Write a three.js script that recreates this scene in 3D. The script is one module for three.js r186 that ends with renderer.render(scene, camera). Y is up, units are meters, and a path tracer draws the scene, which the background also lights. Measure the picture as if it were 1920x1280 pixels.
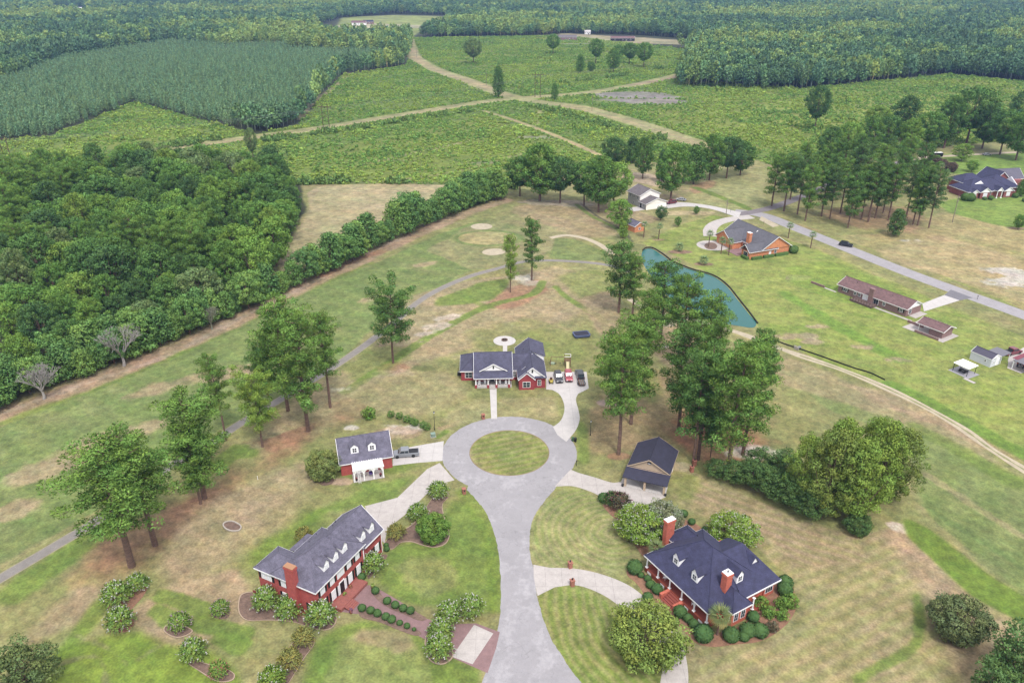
import * as THREE from 'three';
import { mergeGeometries, mergeVertices, toCreasedNormals } from 'three/addons/utils/BufferGeometryUtils.js';
import { RoundedBoxGeometry } from 'three/addons/geometries/RoundedBoxGeometry.js';

// ---------------------------------------------------------------- camera, sky, sun, exposure
// The ground is the plane y = 0, in metres; the drone hovers 100 m above the origin and looks along -z, 26 degrees down.
const scene = new THREE.Scene();
const camera = new THREE.PerspectiveCamera(47.63, 1920 / 1280, 0.5, 12000);
camera.position.set(0, 100, 0);
camera.rotation.set(THREE.MathUtils.degToRad(-26), 0, 0);
const renderer = new THREE.WebGLRenderer({ antialias: true });
renderer.toneMapping = THREE.LinearToneMapping;
renderer.toneMappingExposure = 2.15;
renderer.shadowMap.enabled = true;
const SUN = new THREE.Vector3(0.16, 0.85, 0.5).normalize();
{ // a bright, thinly overcast summer sky
  const w = 256, h = 128, d = new Float32Array(w * h * 4), v = new THREE.Vector3();
  for (let j = 0; j < h; j++) for (let i = 0; i < w; i++) {
    const up = ((j + 0.5) / h - 0.5) * Math.PI, az = ((i + 0.5) / w - 0.5) * 2 * Math.PI;
    v.set(Math.cos(up) * Math.cos(az), Math.sin(up), Math.cos(up) * Math.sin(az));
    const y = Math.max(0, v.y), glow = Math.pow(Math.max(0, v.dot(SUN)), 6);
    const cloud = 0.04 * Math.sin(v.x * 5 + 2 * v.z) * Math.sin(v.z * 6 - v.x);
    const b = 0.45 + 0.15 * y + 0.5 * glow + cloud * y, o = (j * w + i) * 4;
    d[o] = b; d[o + 1] = b; d[o + 2] = b * (1.08 - 0.05 * glow); d[o + 3] = 1;
  }
  const t = new THREE.DataTexture(d, w, h, THREE.RGBAFormat, THREE.FloatType);
  t.mapping = THREE.EquirectangularReflectionMapping; t.magFilter = t.minFilter = THREE.LinearFilter; t.needsUpdate = true;
  scene.background = t; scene.environment = t;
}
const sun = new THREE.DirectionalLight(0xfff8ef, 1.5);
sun.name = 'sun';
sun.position.copy(SUN).multiplyScalar(600).add(new THREE.Vector3(0, 0, -300)); sun.target.position.set(0, 0, -300);
sun.castShadow = true; sun.shadow.radius = 18; sun.shadow.mapSize.set(4096, 4096);
Object.assign(sun.shadow.camera, { left: -500, right: 500, top: 500, bottom: -500, near: 10, far: 1600 });
scene.add(sun, sun.target);
scene.fog = new THREE.FogExp2(0x8cb2f4, 0.000095);

// ---------------------------------------------------------------- helpers
let seed = 7;
const rnd = () => { seed = (seed + 0x6d2b79f5) | 0; let t = Math.imul(seed ^ (seed >>> 15), 1 | seed); t = (t + Math.imul(t ^ (t >>> 7), 61 | t)) ^ t; return ((t ^ (t >>> 14)) >>> 0) / 4294967296; };
const rr = (a, b) => a + (b - a) * rnd();
const clamp = (x, a = 0, b = 1) => Math.min(b, Math.max(a, x));
const sst = (a, b, x) => { const t = clamp((x - a) / (b - a)); return t * t * (3 - 2 * t); };
const deg = THREE.MathUtils.degToRad;
const V = (x, y, z) => new THREE.Vector3(x, y, z);
const names = new Map();
function numbered(n) { const k = names.get(n) ?? 0; names.set(n, k + 1); return k ? n + '_' + String(k).padStart(3, '0') : n; }
function shadowed(o) { o.traverse((m) => { if (m.isMesh) { m.castShadow = true; m.receiveShadow = true; } }); return o; }
function tag(o, label, category, group, kind) {
  if (label) o.userData.label = label;
  if (category) o.userData.category = category;
  if (group) o.userData.group = group;
  if (kind) o.userData.kind = kind;
  return o;
}
function thing(name, label, category, x, z, turn = 0, group, y = 0) {
  const g = new THREE.Group(); g.name = numbered(name); g.position.set(x, y, z); g.rotation.y = turn; scene.add(g);
  return tag(g, label, category, group);
}
function part(name, geo, mat, parent, label) {
  const m = new THREE.Mesh(Array.isArray(geo) ? mergeGeometries(geo.map((g) => (g.index ? g.toNonIndexed() : g)).map(clean)) : geo, mat);
  m.name = name; m.castShadow = m.receiveShadow = true; if (label) m.userData.label = label;
  (parent ?? scene).add(m); return m;
}
function clean(g) { for (const k of Object.keys(g.attributes)) if (!['position', 'normal', 'uv', 'color'].includes(k)) g.deleteAttribute(k); return g; }
function structure(name, geo, mat, label, category) { const m = part(numbered(name), geo, mat); return tag(m, label, category, null, 'structure'); }
// box from min corner to max corner, uv in metres
function bx(x0, y0, z0, x1, y1, z1) {
  const g = new THREE.BoxGeometry(Math.abs(x1 - x0), Math.abs(y1 - y0), Math.abs(z1 - z0)); metreUV(g, Math.abs(x1 - x0), Math.abs(y1 - y0), Math.abs(z1 - z0));
  return g.translate((x0 + x1) / 2, (y0 + y1) / 2, (z0 + z1) / 2);
}
function metreUV(g, w, h, d) {
  const s = [[d, h], [d, h], [w, d], [w, d], [w, h], [w, h]], uv = g.attributes.uv;
  for (let f = 0; f < 6; f++) for (let k = 0; k < 4; k++) uv.setXY(f * 4 + k, uv.getX(f * 4 + k) * s[f][0], uv.getY(f * 4 + k) * s[f][1]);
}
function cyl(r0, r1, h, n, x = 0, y = 0, z = 0) { return new THREE.CylinderGeometry(r1, r0, h, n).translate(x, y + h / 2, z); }
function bar(a, b, r, n = 6, r2 = r) {
  const d = b.clone().sub(a), g = new THREE.CylinderGeometry(r2, r, d.length(), n, 1);
  return g.applyMatrix4(new THREE.Matrix4().compose(a.clone().add(b).multiplyScalar(0.5), new THREE.Quaternion().setFromUnitVectors(V(0, 1, 0), d.normalize()), V(1, 1, 1)));
}
// flat faces from 3D polygons (fan), uv in metres on each face's own plane, u level
function faces(polys, thick = 0) {
  const P = [], U = [], n = V(), e1 = V(), e2 = V(), u = V(), w = V();
  const put = (pts) => {
    e1.subVectors(pts[1], pts[0]); e2.subVectors(pts[2], pts[0]); n.crossVectors(e1, e2).normalize();
    u.crossVectors(V(0, 1, 0), n); if (u.lengthSq() < 1e-6) u.set(1, 0, 0); u.normalize(); w.crossVectors(n, u);
    for (let i = 1; i + 1 < pts.length; i++) for (const p of [pts[0], pts[i], pts[i + 1]]) { P.push(p.x, p.y, p.z); U.push(p.dot(u), p.dot(w)); }
  };
  for (const f of polys) {
    const p = f.map((q) => (q.isVector3 ? q : V(...q))); put(p);
    if (thick) {
      const q = p.map((a) => V(a.x, a.y - thick, a.z)); put([...q].reverse());
      for (let i = 0; i < p.length; i++) { const j = (i + 1) % p.length; put([p[i], q[i], q[j], p[j]]); }
    }
  }
  const g = new THREE.BufferGeometry();
  g.setAttribute('position', new THREE.Float32BufferAttribute(P, 3)); g.setAttribute('uv', new THREE.Float32BufferAttribute(U, 2)); g.computeVertexNormals();
  return g;
}
// flat sheet on the ground from a polygon of [x, z]; uv in metres; h > 0 makes it a slab with sides
function sheet(poly, y, h = 0) {
  const s = new THREE.Shape(poly.map(([x, z]) => new THREE.Vector2(x, -z)));
  const g = h ? new THREE.ExtrudeGeometry(s, { depth: h, bevelEnabled: false }) : new THREE.ShapeGeometry(s);
  return g.rotateX(-Math.PI / 2).translate(0, y, 0);
}
// smooth a polyline or closed polygon of [x, z]
function smooth(pts, n = 6, closed = false) {
  const c = new THREE.CatmullRomCurve3(pts.map(([x, z]) => V(x, 0, z)), closed, 'centripetal'), k = n * pts.length;
  return c.getPoints(k).slice(0, closed ? k : k + 1).map((p) => [p.x, p.z]);
}
// outline of a band of given width along a polyline (width may vary: third value)
function band(pts, width) {
  const L = [], R = [];
  pts.forEach((p, i) => {
    const a = pts[Math.max(0, i - 1)], b = pts[Math.min(pts.length - 1, i + 1)], dx = b[0] - a[0], dz = b[1] - a[1], l = Math.hypot(dx, dz) || 1, w = (typeof width === 'function' ? width(i / (pts.length - 1)) : width) / 2;
    L.push([p[0] - dz / l * w, p[1] + dx / l * w]); R.push([p[0] + dz / l * w, p[1] - dx / l * w]);
  });
  return [...L, ...R.reverse()];
}
function ellipse(x, z, rx, rz, n = 28, turn = 0) { return Array.from({ length: n }, (_, i) => { const a = i / n * Math.PI * 2, p = Math.cos(a) * rx, q = Math.sin(a) * rz; return [x + p * Math.cos(turn) + q * Math.sin(turn), z - p * Math.sin(turn) + q * Math.cos(turn)]; }); }

// ---------------------------------------------------------------- noise and textures
const NS = 512, noiseTable = (() => { // tileable fractal noise, 0..1
  const t = new Float32Array(NS * NS); let amp = 1, tot = 0;
  for (const cells of [8, 16, 32, 64, 128]) {
    const g = Float32Array.from({ length: cells * cells }, rnd), k = cells / NS;
    for (let y = 0; y < NS; y++) { const fy = y * k, y0 = Math.floor(fy), b = sst(0, 1, fy - y0); for (let x = 0; x < NS; x++) { const fx = x * k, x0 = Math.floor(fx), a = sst(0, 1, fx - x0), x1 = (x0 + 1) % cells, y1 = (y0 + 1) % cells;
      t[y * NS + x] += amp * ((g[y0 * cells + x0] * (1 - a) + g[y0 * cells + x1] * a) * (1 - b) + (g[y1 * cells + x0] * (1 - a) + g[y1 * cells + x1] * a) * b); } }
    tot += amp; amp *= 0.6;
  }
  let lo = 9, hi = -9; for (const x of t) { lo = Math.min(lo, x); hi = Math.max(hi, x); }
  return t.map((x) => (x - lo) / (hi - lo));
})();
// size = metres that one tile of the noise spans
function noise(x, z, size) {
  const fx = x / size * NS, fz = z / size * NS, x0 = Math.floor(fx), z0 = Math.floor(fz), a = fx - x0, b = fz - z0, m = NS - 1;
  const i0 = x0 & m, i1 = (x0 + 1) & m, j0 = (z0 & m) * NS, j1 = ((z0 + 1) & m) * NS;
  return (noiseTable[j0 + i0] * (1 - a) + noiseTable[j0 + i1] * a) * (1 - b) + (noiseTable[j1 + i0] * (1 - a) + noiseTable[j1 + i1] * a) * b;
}
// The photograph is exposed bright: what it shows as sRGB [r, g, b] belongs to a surface whose reflectance is that value divided by KEY.
const KEY = 2.05;
const lin = (c) => { c /= 255; return c <= 0.04045 ? c / 12.92 : Math.pow((c + 0.055) / 1.055, 2.4); };
const srgb = (l) => 255 * (l <= 0.0031308 ? 12.92 * l : 1.055 * Math.pow(l, 1 / 2.4) - 0.055);
const toAlbedo = Float32Array.from({ length: 256 }, (_, i) => srgb(lin(i) / KEY));
const col = (r, g, b) => new THREE.Color().setRGB(lin(r) / KEY, lin(g) / KEY, lin(b) / KEY);
function texture(w, h, fn, repeatMetres = 1, color = true) {
  const d = new Uint8Array(w * h * 4);
  for (let y = 0; y < h; y++) for (let x = 0; x < w; x++) { const c = fn(x / w, y / h, x, y), o = (y * w + x) * 4; d[o] = clamp(c[0], 0, 255); d[o + 1] = clamp(c[1], 0, 255); d[o + 2] = clamp(c[2], 0, 255); d[o + 3] = 255; }
  const t = new THREE.DataTexture(d, w, h); t.wrapS = t.wrapT = THREE.RepeatWrapping; t.magFilter = THREE.LinearFilter; t.minFilter = THREE.LinearMipmapLinearFilter; t.generateMipmaps = true; t.repeat.set(1 / repeatMetres, 1 / repeatMetres); if (color) t.colorSpace = THREE.SRGBColorSpace; t.needsUpdate = true; return t;
}
const M = {};
const WALL = 1.3; // upright faces see half the sky, so what the photograph shows of them belongs to a brighter surface than a level one
function mat(name, rgb, o = {}) { const m = new THREE.MeshStandardMaterial({ color: Array.isArray(rgb) ? col(...rgb) : rgb, roughness: 0.85, ...o }); m.name = name; return (M[name] = m); }
// speckled surfaces: colour varied by noise of several sizes
function speckle(name, rgb, amp, metres, { key = KEY, ...o } = {}, fn) {
  const base = rgb.map((c) => srgb(lin(c) / key));
  const t = texture(256, 256, (u, v, x, y) => {
    const n = (noise(u * metres, v * metres, metres) - 0.5) * 0.6 + (noise(u * metres * 5 , v * metres * 5, metres) - 0.5) * 0.5 + (rnd() - 0.5) * 0.55, e = fn ? fn(u * metres, v * metres) : 0, k = 1 + amp * n + e;
    return [base[0] * k, base[1] * k, base[2] * k];
  }, metres);
  const m = new THREE.MeshStandardMaterial({ color: 0xffffff, map: t, roughness: 0.9, ...o }); m.name = name; return (M[name] = m);
}
speckle('asphalt', [198, 194, 198], 0.16, 14, { roughness: 0.95 });
const joints = (x, y) => (x % 3 < 0.09 || y % 3 < 0.09 ? -0.09 : 0);
speckle('concrete', [232, 224, 219], 0.16, 9, { roughness: 0.9 }, joints);
speckle('brightConcrete', [243, 238, 235], 0.11, 9, { roughness: 0.9 }, joints);
speckle('pathAsphalt', [170, 164, 158], 0.2, 11, { roughness: 0.95 });
speckle('sandPath', [226, 212, 184], 0.22, 9, { roughness: 1 });
speckle('paver', [174, 140, 140], 0.22, 6, {}, (x, y) => ((x * 4.5 % 1) < 0.16 || (y * 9 % 1) < 0.2 ? 0.06 : -0.02));
speckle('mulch', [152, 126, 112], 0.5, 5, { roughness: 1 });
speckle('straw', [182, 138, 112], 0.4, 5, { roughness: 1 });
speckle('roofSlate', [134, 131, 152], 0.48, 7, { roughness: 0.9 }, (x, y) => ((y * 7 % 1) < 0.16 ? -0.1 : 0));
speckle('roofBlue', [77, 79, 115], 0.42, 7, { roughness: 0.9 }, (x, y) => ((y * 7 % 1) < 0.16 ? -0.1 : 0));
speckle('roofCenter', [104, 104, 130], 0.42, 7, { roughness: 0.9 }, (x, y) => ((y * 7 % 1) < 0.16 ? -0.1 : 0));
speckle('roofDark', [70, 70, 94], 0.33, 7, { roughness: 0.8 }, (x, y) => ((y * 7 % 1) < 0.16 ? -0.1 : 0));
speckle('roofBrown', [150, 118, 118], 0.37, 7, { roughness: 0.9 }, (x, y) => ((y * 6 % 1) < 0.16 ? -0.1 : 0));
speckle('roofGrey', [142, 134, 138], 0.37, 7, { roughness: 0.9 }, (x, y) => ((y * 6 % 1) < 0.16 ? -0.1 : 0));
const course = (x, y) => ((y * 13.3 % 1) < 0.16 || ((x * 4.4 + (Math.floor(y * 13.3) % 2) * 0.5) % 1) < 0.07 ? 0.16 : -0.03);
speckle('brickRed', [176, 86, 81], 0.3, 3, { key: WALL }, course);
speckle('brickDusty', [168, 112, 96], 0.3, 3, { key: WALL }, course);
speckle('brickCrimson', [160, 70, 76], 0.3, 3, { key: WALL }, course);
speckle('brickOrange', [218, 146, 106], 0.25, 3, { key: WALL }, course);
speckle('brickBrown', [146, 118, 116], 0.3, 3, { key: WALL }, course);
speckle('tanSiding', [206, 184, 158], 0.08, 4, { key: WALL }, (x, y) => ((y * 5 % 1) < 0.12 ? -0.1 : 0));
speckle('greyAndShadeSiding', [186, 184, 184], 0.06, 4, { key: WALL }, (x, y) => ((y * 5 % 1) < 0.12 ? -0.08 : 0));  // true grey on the far house, painted shade on the beige house
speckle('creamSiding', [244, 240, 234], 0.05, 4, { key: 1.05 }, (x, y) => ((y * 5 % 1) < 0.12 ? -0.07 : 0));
speckle('shedSiding', [226, 230, 238], 0.05, 4, { key: WALL }, (x, y) => ((x * 3 % 1) < 0.1 ? -0.07 : 0));
speckle('bark', [150, 122, 108], 0.6, 2.5, { roughness: 1 });
speckle('barkPale', [150, 138, 126], 0.5, 2.5, { roughness: 1 });
mat('white', new THREE.Color(0.86, 0.86, 0.87), { roughness: 0.6 }); mat('trim', new THREE.Color(0.8, 0.8, 0.82), { roughness: 0.6 });
mat('shutter', [44, 44, 50], { roughness: 0.5 }); mat('dark', [52, 52, 56], { roughness: 0.7 }); mat('black', [36, 37, 42], { roughness: 0.5 });
mat('glass', [70, 82, 92], { roughness: 0.08, metalness: 0 }); mat('blind', new THREE.Color(0.7, 0.72, 0.75), { roughness: 0.3 });
mat('chrome', [190, 192, 198], { roughness: 0.25, metalness: 0.8 }); mat('tyre', [38, 38, 40], { roughness: 0.9 });
mat('wood', [160, 128, 100]); mat('woodDark', [110, 82, 66]); mat('steelGrey', [150, 154, 160], { roughness: 0.5 });

// ---------------------------------------------------------------- the ground: one sheet, its grass, bare soil, straw and worn patches laid on in metres
const C = { lawn: [176, 170, 121], green: [148, 173, 96], bright: [142, 170, 82], dry: [196, 175, 140], pink: [198, 170, 141], fair: [162, 178, 134], fairDeep: [154, 170, 124], straw: [190, 148, 118], hay: [200, 183, 147],
  sand: [228, 210, 186], regrow: [134, 160, 80], regrowYellow: [158, 174, 88], row: [180, 176, 124], rowTan: [194, 178, 138], wood: [70, 78, 52], ash: [164, 156, 156], white: [232, 224, 214], olive: [132, 140, 96] };
const ops = [];
// p polygon, c colour, a strength, f width of the ragged edge, n raggedness, s size of the patches that break it up, pat(x, z) 0..1
function fill(p, [r0, g0, b0], a = 1, f = 3, n = 0.5, s = 60, pat) {
  let x0 = 1e9, x1 = -1e9, z0 = 1e9, z1 = -1e9; for (const [x, z] of p) { x0 = Math.min(x0, x); x1 = Math.max(x1, x); z0 = Math.min(z0, z); z1 = Math.max(z1, z); }
  const k = clamp((g0 - r0) / 14), c = [r0 * (1 - 0.1 * k), g0 * (1 - 0.085 * k), b0 * (1 - 0.27 * k)]; // living grass is a little deeper than its listed tone
  ops.push({ p, c, a, f, n, s, pat, b: [x0 - f * 1.5, x1 + f * 1.5, z0 - f * 1.5, z1 + f * 1.5] });
}
const stroke = (pts, w, c, a = 1, f = 1.2, n = 0.5, s = 30) => fill(band(smooth(pts, 5), w), c, a, f, n, s);
const spot = (x, z, rx, rz, c, a = 1, f = 2, n = 0.9, s = 24, turn = 0) => fill(ellipse(x, z, rx, rz, 24, turn), c, a, f, n, s);
const stripes = (w, ang, o = 0) => { const c = Math.cos(deg(ang)), s = Math.sin(deg(ang)); return (x, z) => 0.5 + 0.5 * Math.sin(((x * c + z * s) + o + 1.2 * noise(x, z, 90)) * 2 * Math.PI / w); };
const rings = (cx, cz, w) => (x, z) => 0.5 + 0.5 * Math.sin((Math.hypot(x - cx, z - cz) + 1.5 * noise(x, z, 90)) * 2 * Math.PI / w);

// far country: woodland floor, cleared fields with regrowth, the power line's mown way
fill([[-3500, -430], [3500, -430], [3500, -5000], [-3500, -5000]], C.wood, 1, 8, 0.3, 90);
const cleared = [[-285.7, -403.1], [-334.6, -480.4], [-324.4, -496.4], [-300.4, -508.3], [-304, -623], [-307.1, -649.1], [-188.3, -535.5], [-167.3, -513.5], [-148.7, -551.1], [-171.8, -817.5], [-117.6, -899.9], [-150, -1259], [75.2, -1299], [230.6, -1079], [158.8, -777.6], [258.7, -724.2], [444.6, -825.9], [487.2, -770], [533.7, -741.2], [248.9, -319.6], [77.6, -319.6], [-15.63, -371.4], [-117.3, -381.4], [-145.4, -440], [-205.6, -453.7]];
fill([[-268.9, -403.1], [-324.4, -496.4], [-300.4, -508.3], [-304, -623], [-307.1, -649.1], [-188.3, -535.5], [-167.3, -513.5], [-148.7, -551.1], [-171.8, -817.5], [-117.6, -899.9], [-150, -1259], [75.2, -1299], [230.6, -1079], [158.8, -777.6], [258.7, -724.2], [444.6, -825.9], [487.2, -770], [558.2, -741.2], [260.3, -319.6], [77.6, -319.6], [-15.63, -371.4], [-117.3, -381.4], [-145.4, -440], [-205.6, -453.7]], C.regrow, 1, 5, 0.5, 70);
fill([[-108, -386.7], [-133.3, -440], [-87.9, -496.4], [-23.65, -587.2], [14.25, -526.1], [51.51, -440], [5.4, -386.7], [-15.92, -379.4]], C.regrowYellow, 0.7, 10, 1.1, 120);
fill([[176.3, -741.2], [251.2, -701.6], [429.9, -797], [474.3, -748.2], [321.5, -491.5], [229.8, -496.4], [152.6, -453.7], [125, -496.4], [100.4, -551.1], [89.9, -610.6]], C.regrowYellow, 0.95, 12, 1.0, 150);
fill([[183.2, -623], [282.3, -662.9], [394, -707.9], [391.4, -623], [309.2, -545.2], [228.1, -526.1], [177.5, -535.5]], [176, 188, 104], 0.7, 16, 1.2, 90);
fill([[-106.5, -1025], [-7.17, -1108], [130.3, -1058], [193.8, -994], [146.7, -861.4], [64.4, -817.5], [0, -817.5], [-52.1, -885.1]], C.regrowYellow, 0.7, 14, 1.0, 160);
fill([[-292.8, -453.7], [-273.7, -496.4], [-274.1, -565.5], [-201.5, -531.7], [-212.9, -496.4], [-246.4, -460.8]], C.regrowYellow, 0.75, 10, 0.9, 110);
fill([[-133.2, -623], [-133.2, -777.6], [-82, -777.6], [-36.3, -683.2], [-81.7, -610.6]], C.regrow, 0.5, 10, 1.0, 100);
for (const [x, z, rx, rz] of [[104.4, -683.2, 34, 22], [114.6, -649.1, 30, 16], [87.2, -654.5, 20, 9], [131.7, -671.5, 18, 9]]) spot(x, z, rx, rz, C.ash, 0.9, 8, 1.3, 50);
for (const [x, z, rx, rz] of [[0, -1079, 30, 6], [96.9, -1154, 40, 9], [-61.1, -936, 18, 4], [147.1, -649.1, 16, 5], [297, -635.8, 10, 5], [13.68, -503.2, 14, 5], [-17.93, -433.5, 10, 3], [-60.6, -440, 12, 3]]) spot(x, z, rx, rz, C.ash, 0.6, 5, 1.3, 30);
stroke([[-241.5, -432.2], [-204.2, -474.2], [-165.2, -506.6], [-130.4, -535.5], [-79.1, -589.5], [-17.37, -651.8], [17.86, -671.5], [64.6, -695.4], [119.1, -751.8], [188, -843.3]], 14, C.row, 1, 3, 0.5, 40);
stroke([[-210.3, -465.2], [-164.2, -503.2], [-123.9, -539.3], [-71.7, -594.1], [-17.3, -649.1]], 4, C.rowTan, 0.8, 2, 1, 30);
stroke([[107.7, -741.2], [156.5, -793.1], [203.1, -861.4]], 8, [190, 166, 140], 0.8, 3, 0.9, 30);
stroke([[-173.2, -1362], [-140.3, -1130], [-115.6, -976], [-78.2, -852.2], [-40.6, -770], [-9.15, -689.2], [17.3, -649.1], [49.96, -623], [83.5, -563.4], [108.8, -499.8], [122.5, -471.2]], 18, C.row, 1, 4, 0.5, 40);
stroke([[-136.2, -1108], [-108.6, -953], [-71.2, -834.5], [-35.05, -759], [-4.54, -683.2]], 9, C.rowTan, 0.9, 3, 0.8, 30);
stroke([[33.82, -633.2], [67.3, -589.5], [94.2, -535.5], [120.3, -475.7]], 4, C.rowTan, 0.7, 2, 1, 30);
stroke([[-22.32, -605.8], [0, -567.6], [17.99, -531.7], [36.73, -489.9], [53.61, -445.4]], 4.5, [204, 184, 140], 0.95, 2, 0.7, 20);
stroke([[22.48, -610.6], [17.13, -565.5], [14.49, -535.5]], 6, C.row, 0.8, 3, 0.8, 20);
stroke([[-92.4, -417.2], [-62.3, -453.7], [-33.19, -486.7], [-10.52, -517.1]], 4, C.row, 0.8, 2, 1, 30);
stroke([[-70.2, -386.7], [-28.73, -414.8], [-9.09, -440], [9.48, -460.8]], 4, C.row, 0.6, 3, 1.2, 30);
stroke([[-167.8, -838.9], [-160.5, -724.2], [-161.2, -635.8], [-152.3, -565.5]], 7, C.rowTan, 0.8, 3, 0.8, 30);
fill([[-275.7, -1259], [-358.9, -1760], [-257.1, -1836], [-148.8, -1798], [-121.3, -1457], [-148.7, -1362], [-156.3, -1279]], [176, 186, 122], 1, 6, 0.3, 80);
fill([[-373.3, -1457], [-260.1, -1565], [-125.5, -1509], [-122.2, -1444], [-242.7, -1457], [-351, -1385]], [208, 198, 168], 0.9, 5, 0.5, 60);
fill([[-349.8, -1362], [-238.7, -1432], [-166.2, -1362], [-159.8, -1241], [-255.7, -1241]], [142, 174, 98], 0.9, 5, 0.5, 60);
fill([[-400.6, -2437], [-360.9, -2622], [-297.8, -2217], [-296.8, -2108], [-358.2, -2217]], [196, 170, 146], 1, 5, 0.5, 60);
fill([[37.58, -1299], [86.1, -1340], [194.6, -1259], [264.1, -1205], [242.8, -1138], [107.3, -1187], [39.39, -1222]], [200, 188, 150], 0.85, 6, 0.8, 60);
fill([[-1005, -1836], [-1137, -2108], [-1038, -2058], [-935, -1836]], [206, 206, 170], 1, 6, 0.4, 60);

// the near country: lawns of mixed green and dry grass
const near = [[-84, -38.06], [-264.9, -319.6], [-129.6, -386.7], [-108, -386.7], [-96.9, -385.6], [-54.11, -387.7], [-26.8, -383.5], [0, -379.4], [28.01, -403.1], [71.7, -433.5], [139.4, -440], [151.3, -403.1], [237.1, -468.2], [324.4, -496.4], [402.2, -496.4], [88.3, -38.06]];
fill(near, C.lawn, 1, 4, 0.4, 60);
fill(near, C.dry, 0.8, 1, 1.6, 190);
fill(near, [190, 172, 132], 0.4, 1, 3.0, 46);
fill(near, C.green, 0.3, 1, 3.2, 110);
fill(near, [156, 168, 106], 0.25, 1, 3.6, 34);
// wood floor on the left, tree line
fill([[-182.5, -205], [-324.9, -403.1], [-279.5, -420.8], [-208.5, -460.8], [-145.4, -440], [-109.3, -392], [-93.7, -343.8], [-90.3, -298.3], [-89.5, -279.2], [-84.3, -246.8], [-96.7, -220.2], [-113.2, -198.1], [-132.3, -173.6]], C.wood, 1, 3, 0.6, 40);
fill([[-96.7, -384.6], [-70.2, -386.7], [-54.11, -387.7], [-32.23, -384.6], [-15.77, -375.3], [-20.27, -359.9], [-42.68, -333.8], [-59.23, -305.1], [-71.9, -273.4], [-81.5, -256.9], [-89.5, -279.2], [-89.5, -312.2], [-92.5, -343.8], [-99.8, -369.4]], C.hay, 1, 2.5, 0.4, 50);
fill([[-96.7, -384.6], [-70.2, -386.7], [-54.11, -387.7], [-32.23, -384.6], [-15.77, -375.3], [-20.27, -359.9], [-42.68, -333.8], [-59.23, -305.1], [-73.5, -280.4], [-89.5, -285.3], [-89.5, -312.2], [-92.5, -343.8]], [186, 180, 128], 0.4, 1, 1.8, 110);
stroke([[-108, -386.7], [-70.7, -389.9], [-32.39, -386.7], [0, -379.4]], 5, C.olive, 0.8, 2, 0.8, 20);
// left fairway
const fairL = [[-104.9, -103.7], [-134.6, -146.9], [-123.2, -158.2], [-108, -180.4], [-88.9, -207.2], [-66.5, -249.3], [-51.54, -271.1], [-34.42, -298.3], [-18.34, -321.2], [-2.31, -323.5], [10.97, -305.1], [12.43, -285.3], [0, -274.5], [-15.47, -263.3], [-31.68, -235.1], [-42.4, -214.3], [-48.16, -194], [-55.48, -175], [-69.3, -158.2], [-78.6, -137.8], [-86.5, -123.4], [-94.8, -110.5]];
fill(fairL, C.fair, 0.95, 3, 0.35, 40); fill(fairL, C.dry, 0.3, 2, 2.1, 120); fill(fairL, [146, 170, 114], 0.6, 2, 2.0, 60);
fill(fairL, [146, 168, 114], 0.45, 2, 0.3, 40, stripes(8, 118));
stroke([[-125.7, -158.2], [-108, -180.4], [-89.1, -207.9], [-66.8, -250.8], [-51.91, -273.4]], 3.2, C.green, 0.7, 2.5, 1.1, 30);
stroke([[-130.9, -158.2], [-124.3, -166.9], [-116.5, -175], [-105.8, -188.3], [-90.4, -211.7], [-75.5, -241.1], [-62.2, -264.9], [-49.89, -286.6], [-35.8, -312.2], [-19.13, -337.1], [0, -359.9]], 8, C.pink, 0.95, 4, 0.9, 40);
stroke([[-126.8, -164.3], [-118.8, -174.1], [-105.5, -187.6], [-96.4, -198.1], [-90.4, -211.7], [-75.5, -241.1], [-62.5, -266.6], [-53.85, -285.3], [-39.88, -308.6]], 2.6, [208, 186, 164], 0.75, 2, 1.4, 18);
stroke([[-70.1, -256.9], [-62.8, -267.7], [-56.72, -278], [-49.71, -285.3]], 4, C.straw, 0.8, 2, 0.9, 20);
for (const [x, z, rx, rz] of [[-104.6, -138.7, 7, 4], [-101.3, -126, 6, 4], [-94.6, -146.9, 9, 5], [-89, -179.2, 12, 4], [-76.9, -185.2, 10, 3], [-91.3, -155.8, 10, 4], [-46.12, -237.4, 7, 2.5], [-31.66, -270.5, 6, 2], [-56.67, -212.4, 7, 2.5], [-63.6, -201.5, 10, 3]]) spot(x, z, rx, rz, C.dry, 0.85, 3, 1.6, 30, 0.6);
// the green, its collar, the bunkers, the bank beyond
const fringe = [[-33.14, -285.3], [-22.38, -312.2], [-7.07, -331.3], [11.91, -335.4], [23.31, -327.4], [30.71, -305.1], [16.57, -285.3], [0, -267.7], [-15.56, -264.9]];
fill(fringe, C.fairDeep, 0.7, 3, 0.5, 40); fill(fringe, C.dry, 0.5, 2, 2.0, 70);
spot(-9.54, -301, 14.5, 10.5, C.fairDeep, 0.9, 2, 0.3, 20); spot(-9.97, -301, 12, 8.6, [192, 180, 128], 1, 1.2, 0.4, 24);
fill([[0, -348.1], [25.16, -357.1], [44.78, -352.6], [54.77, -335.4], [43.87, -305.1], [30.41, -301.7], [18.08, -315.9], [0, -335.4]], C.pink, 0.6, 5, 1.3, 60);
fill([[0, -354.4], [10.09, -358], [30.12, -356.2], [39.45, -349], [29.33, -345.5], [9.86, -349]], [206, 190, 172], 0.75, 2, 1.3, 20);
fill([[17.38, -301.7], [25.91, -299.6], [35.21, -285.3], [37.94, -273.4], [24.05, -274.5], [14.13, -276.9]], C.fairDeep, 0.9, 2, 0.5, 40);
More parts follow.
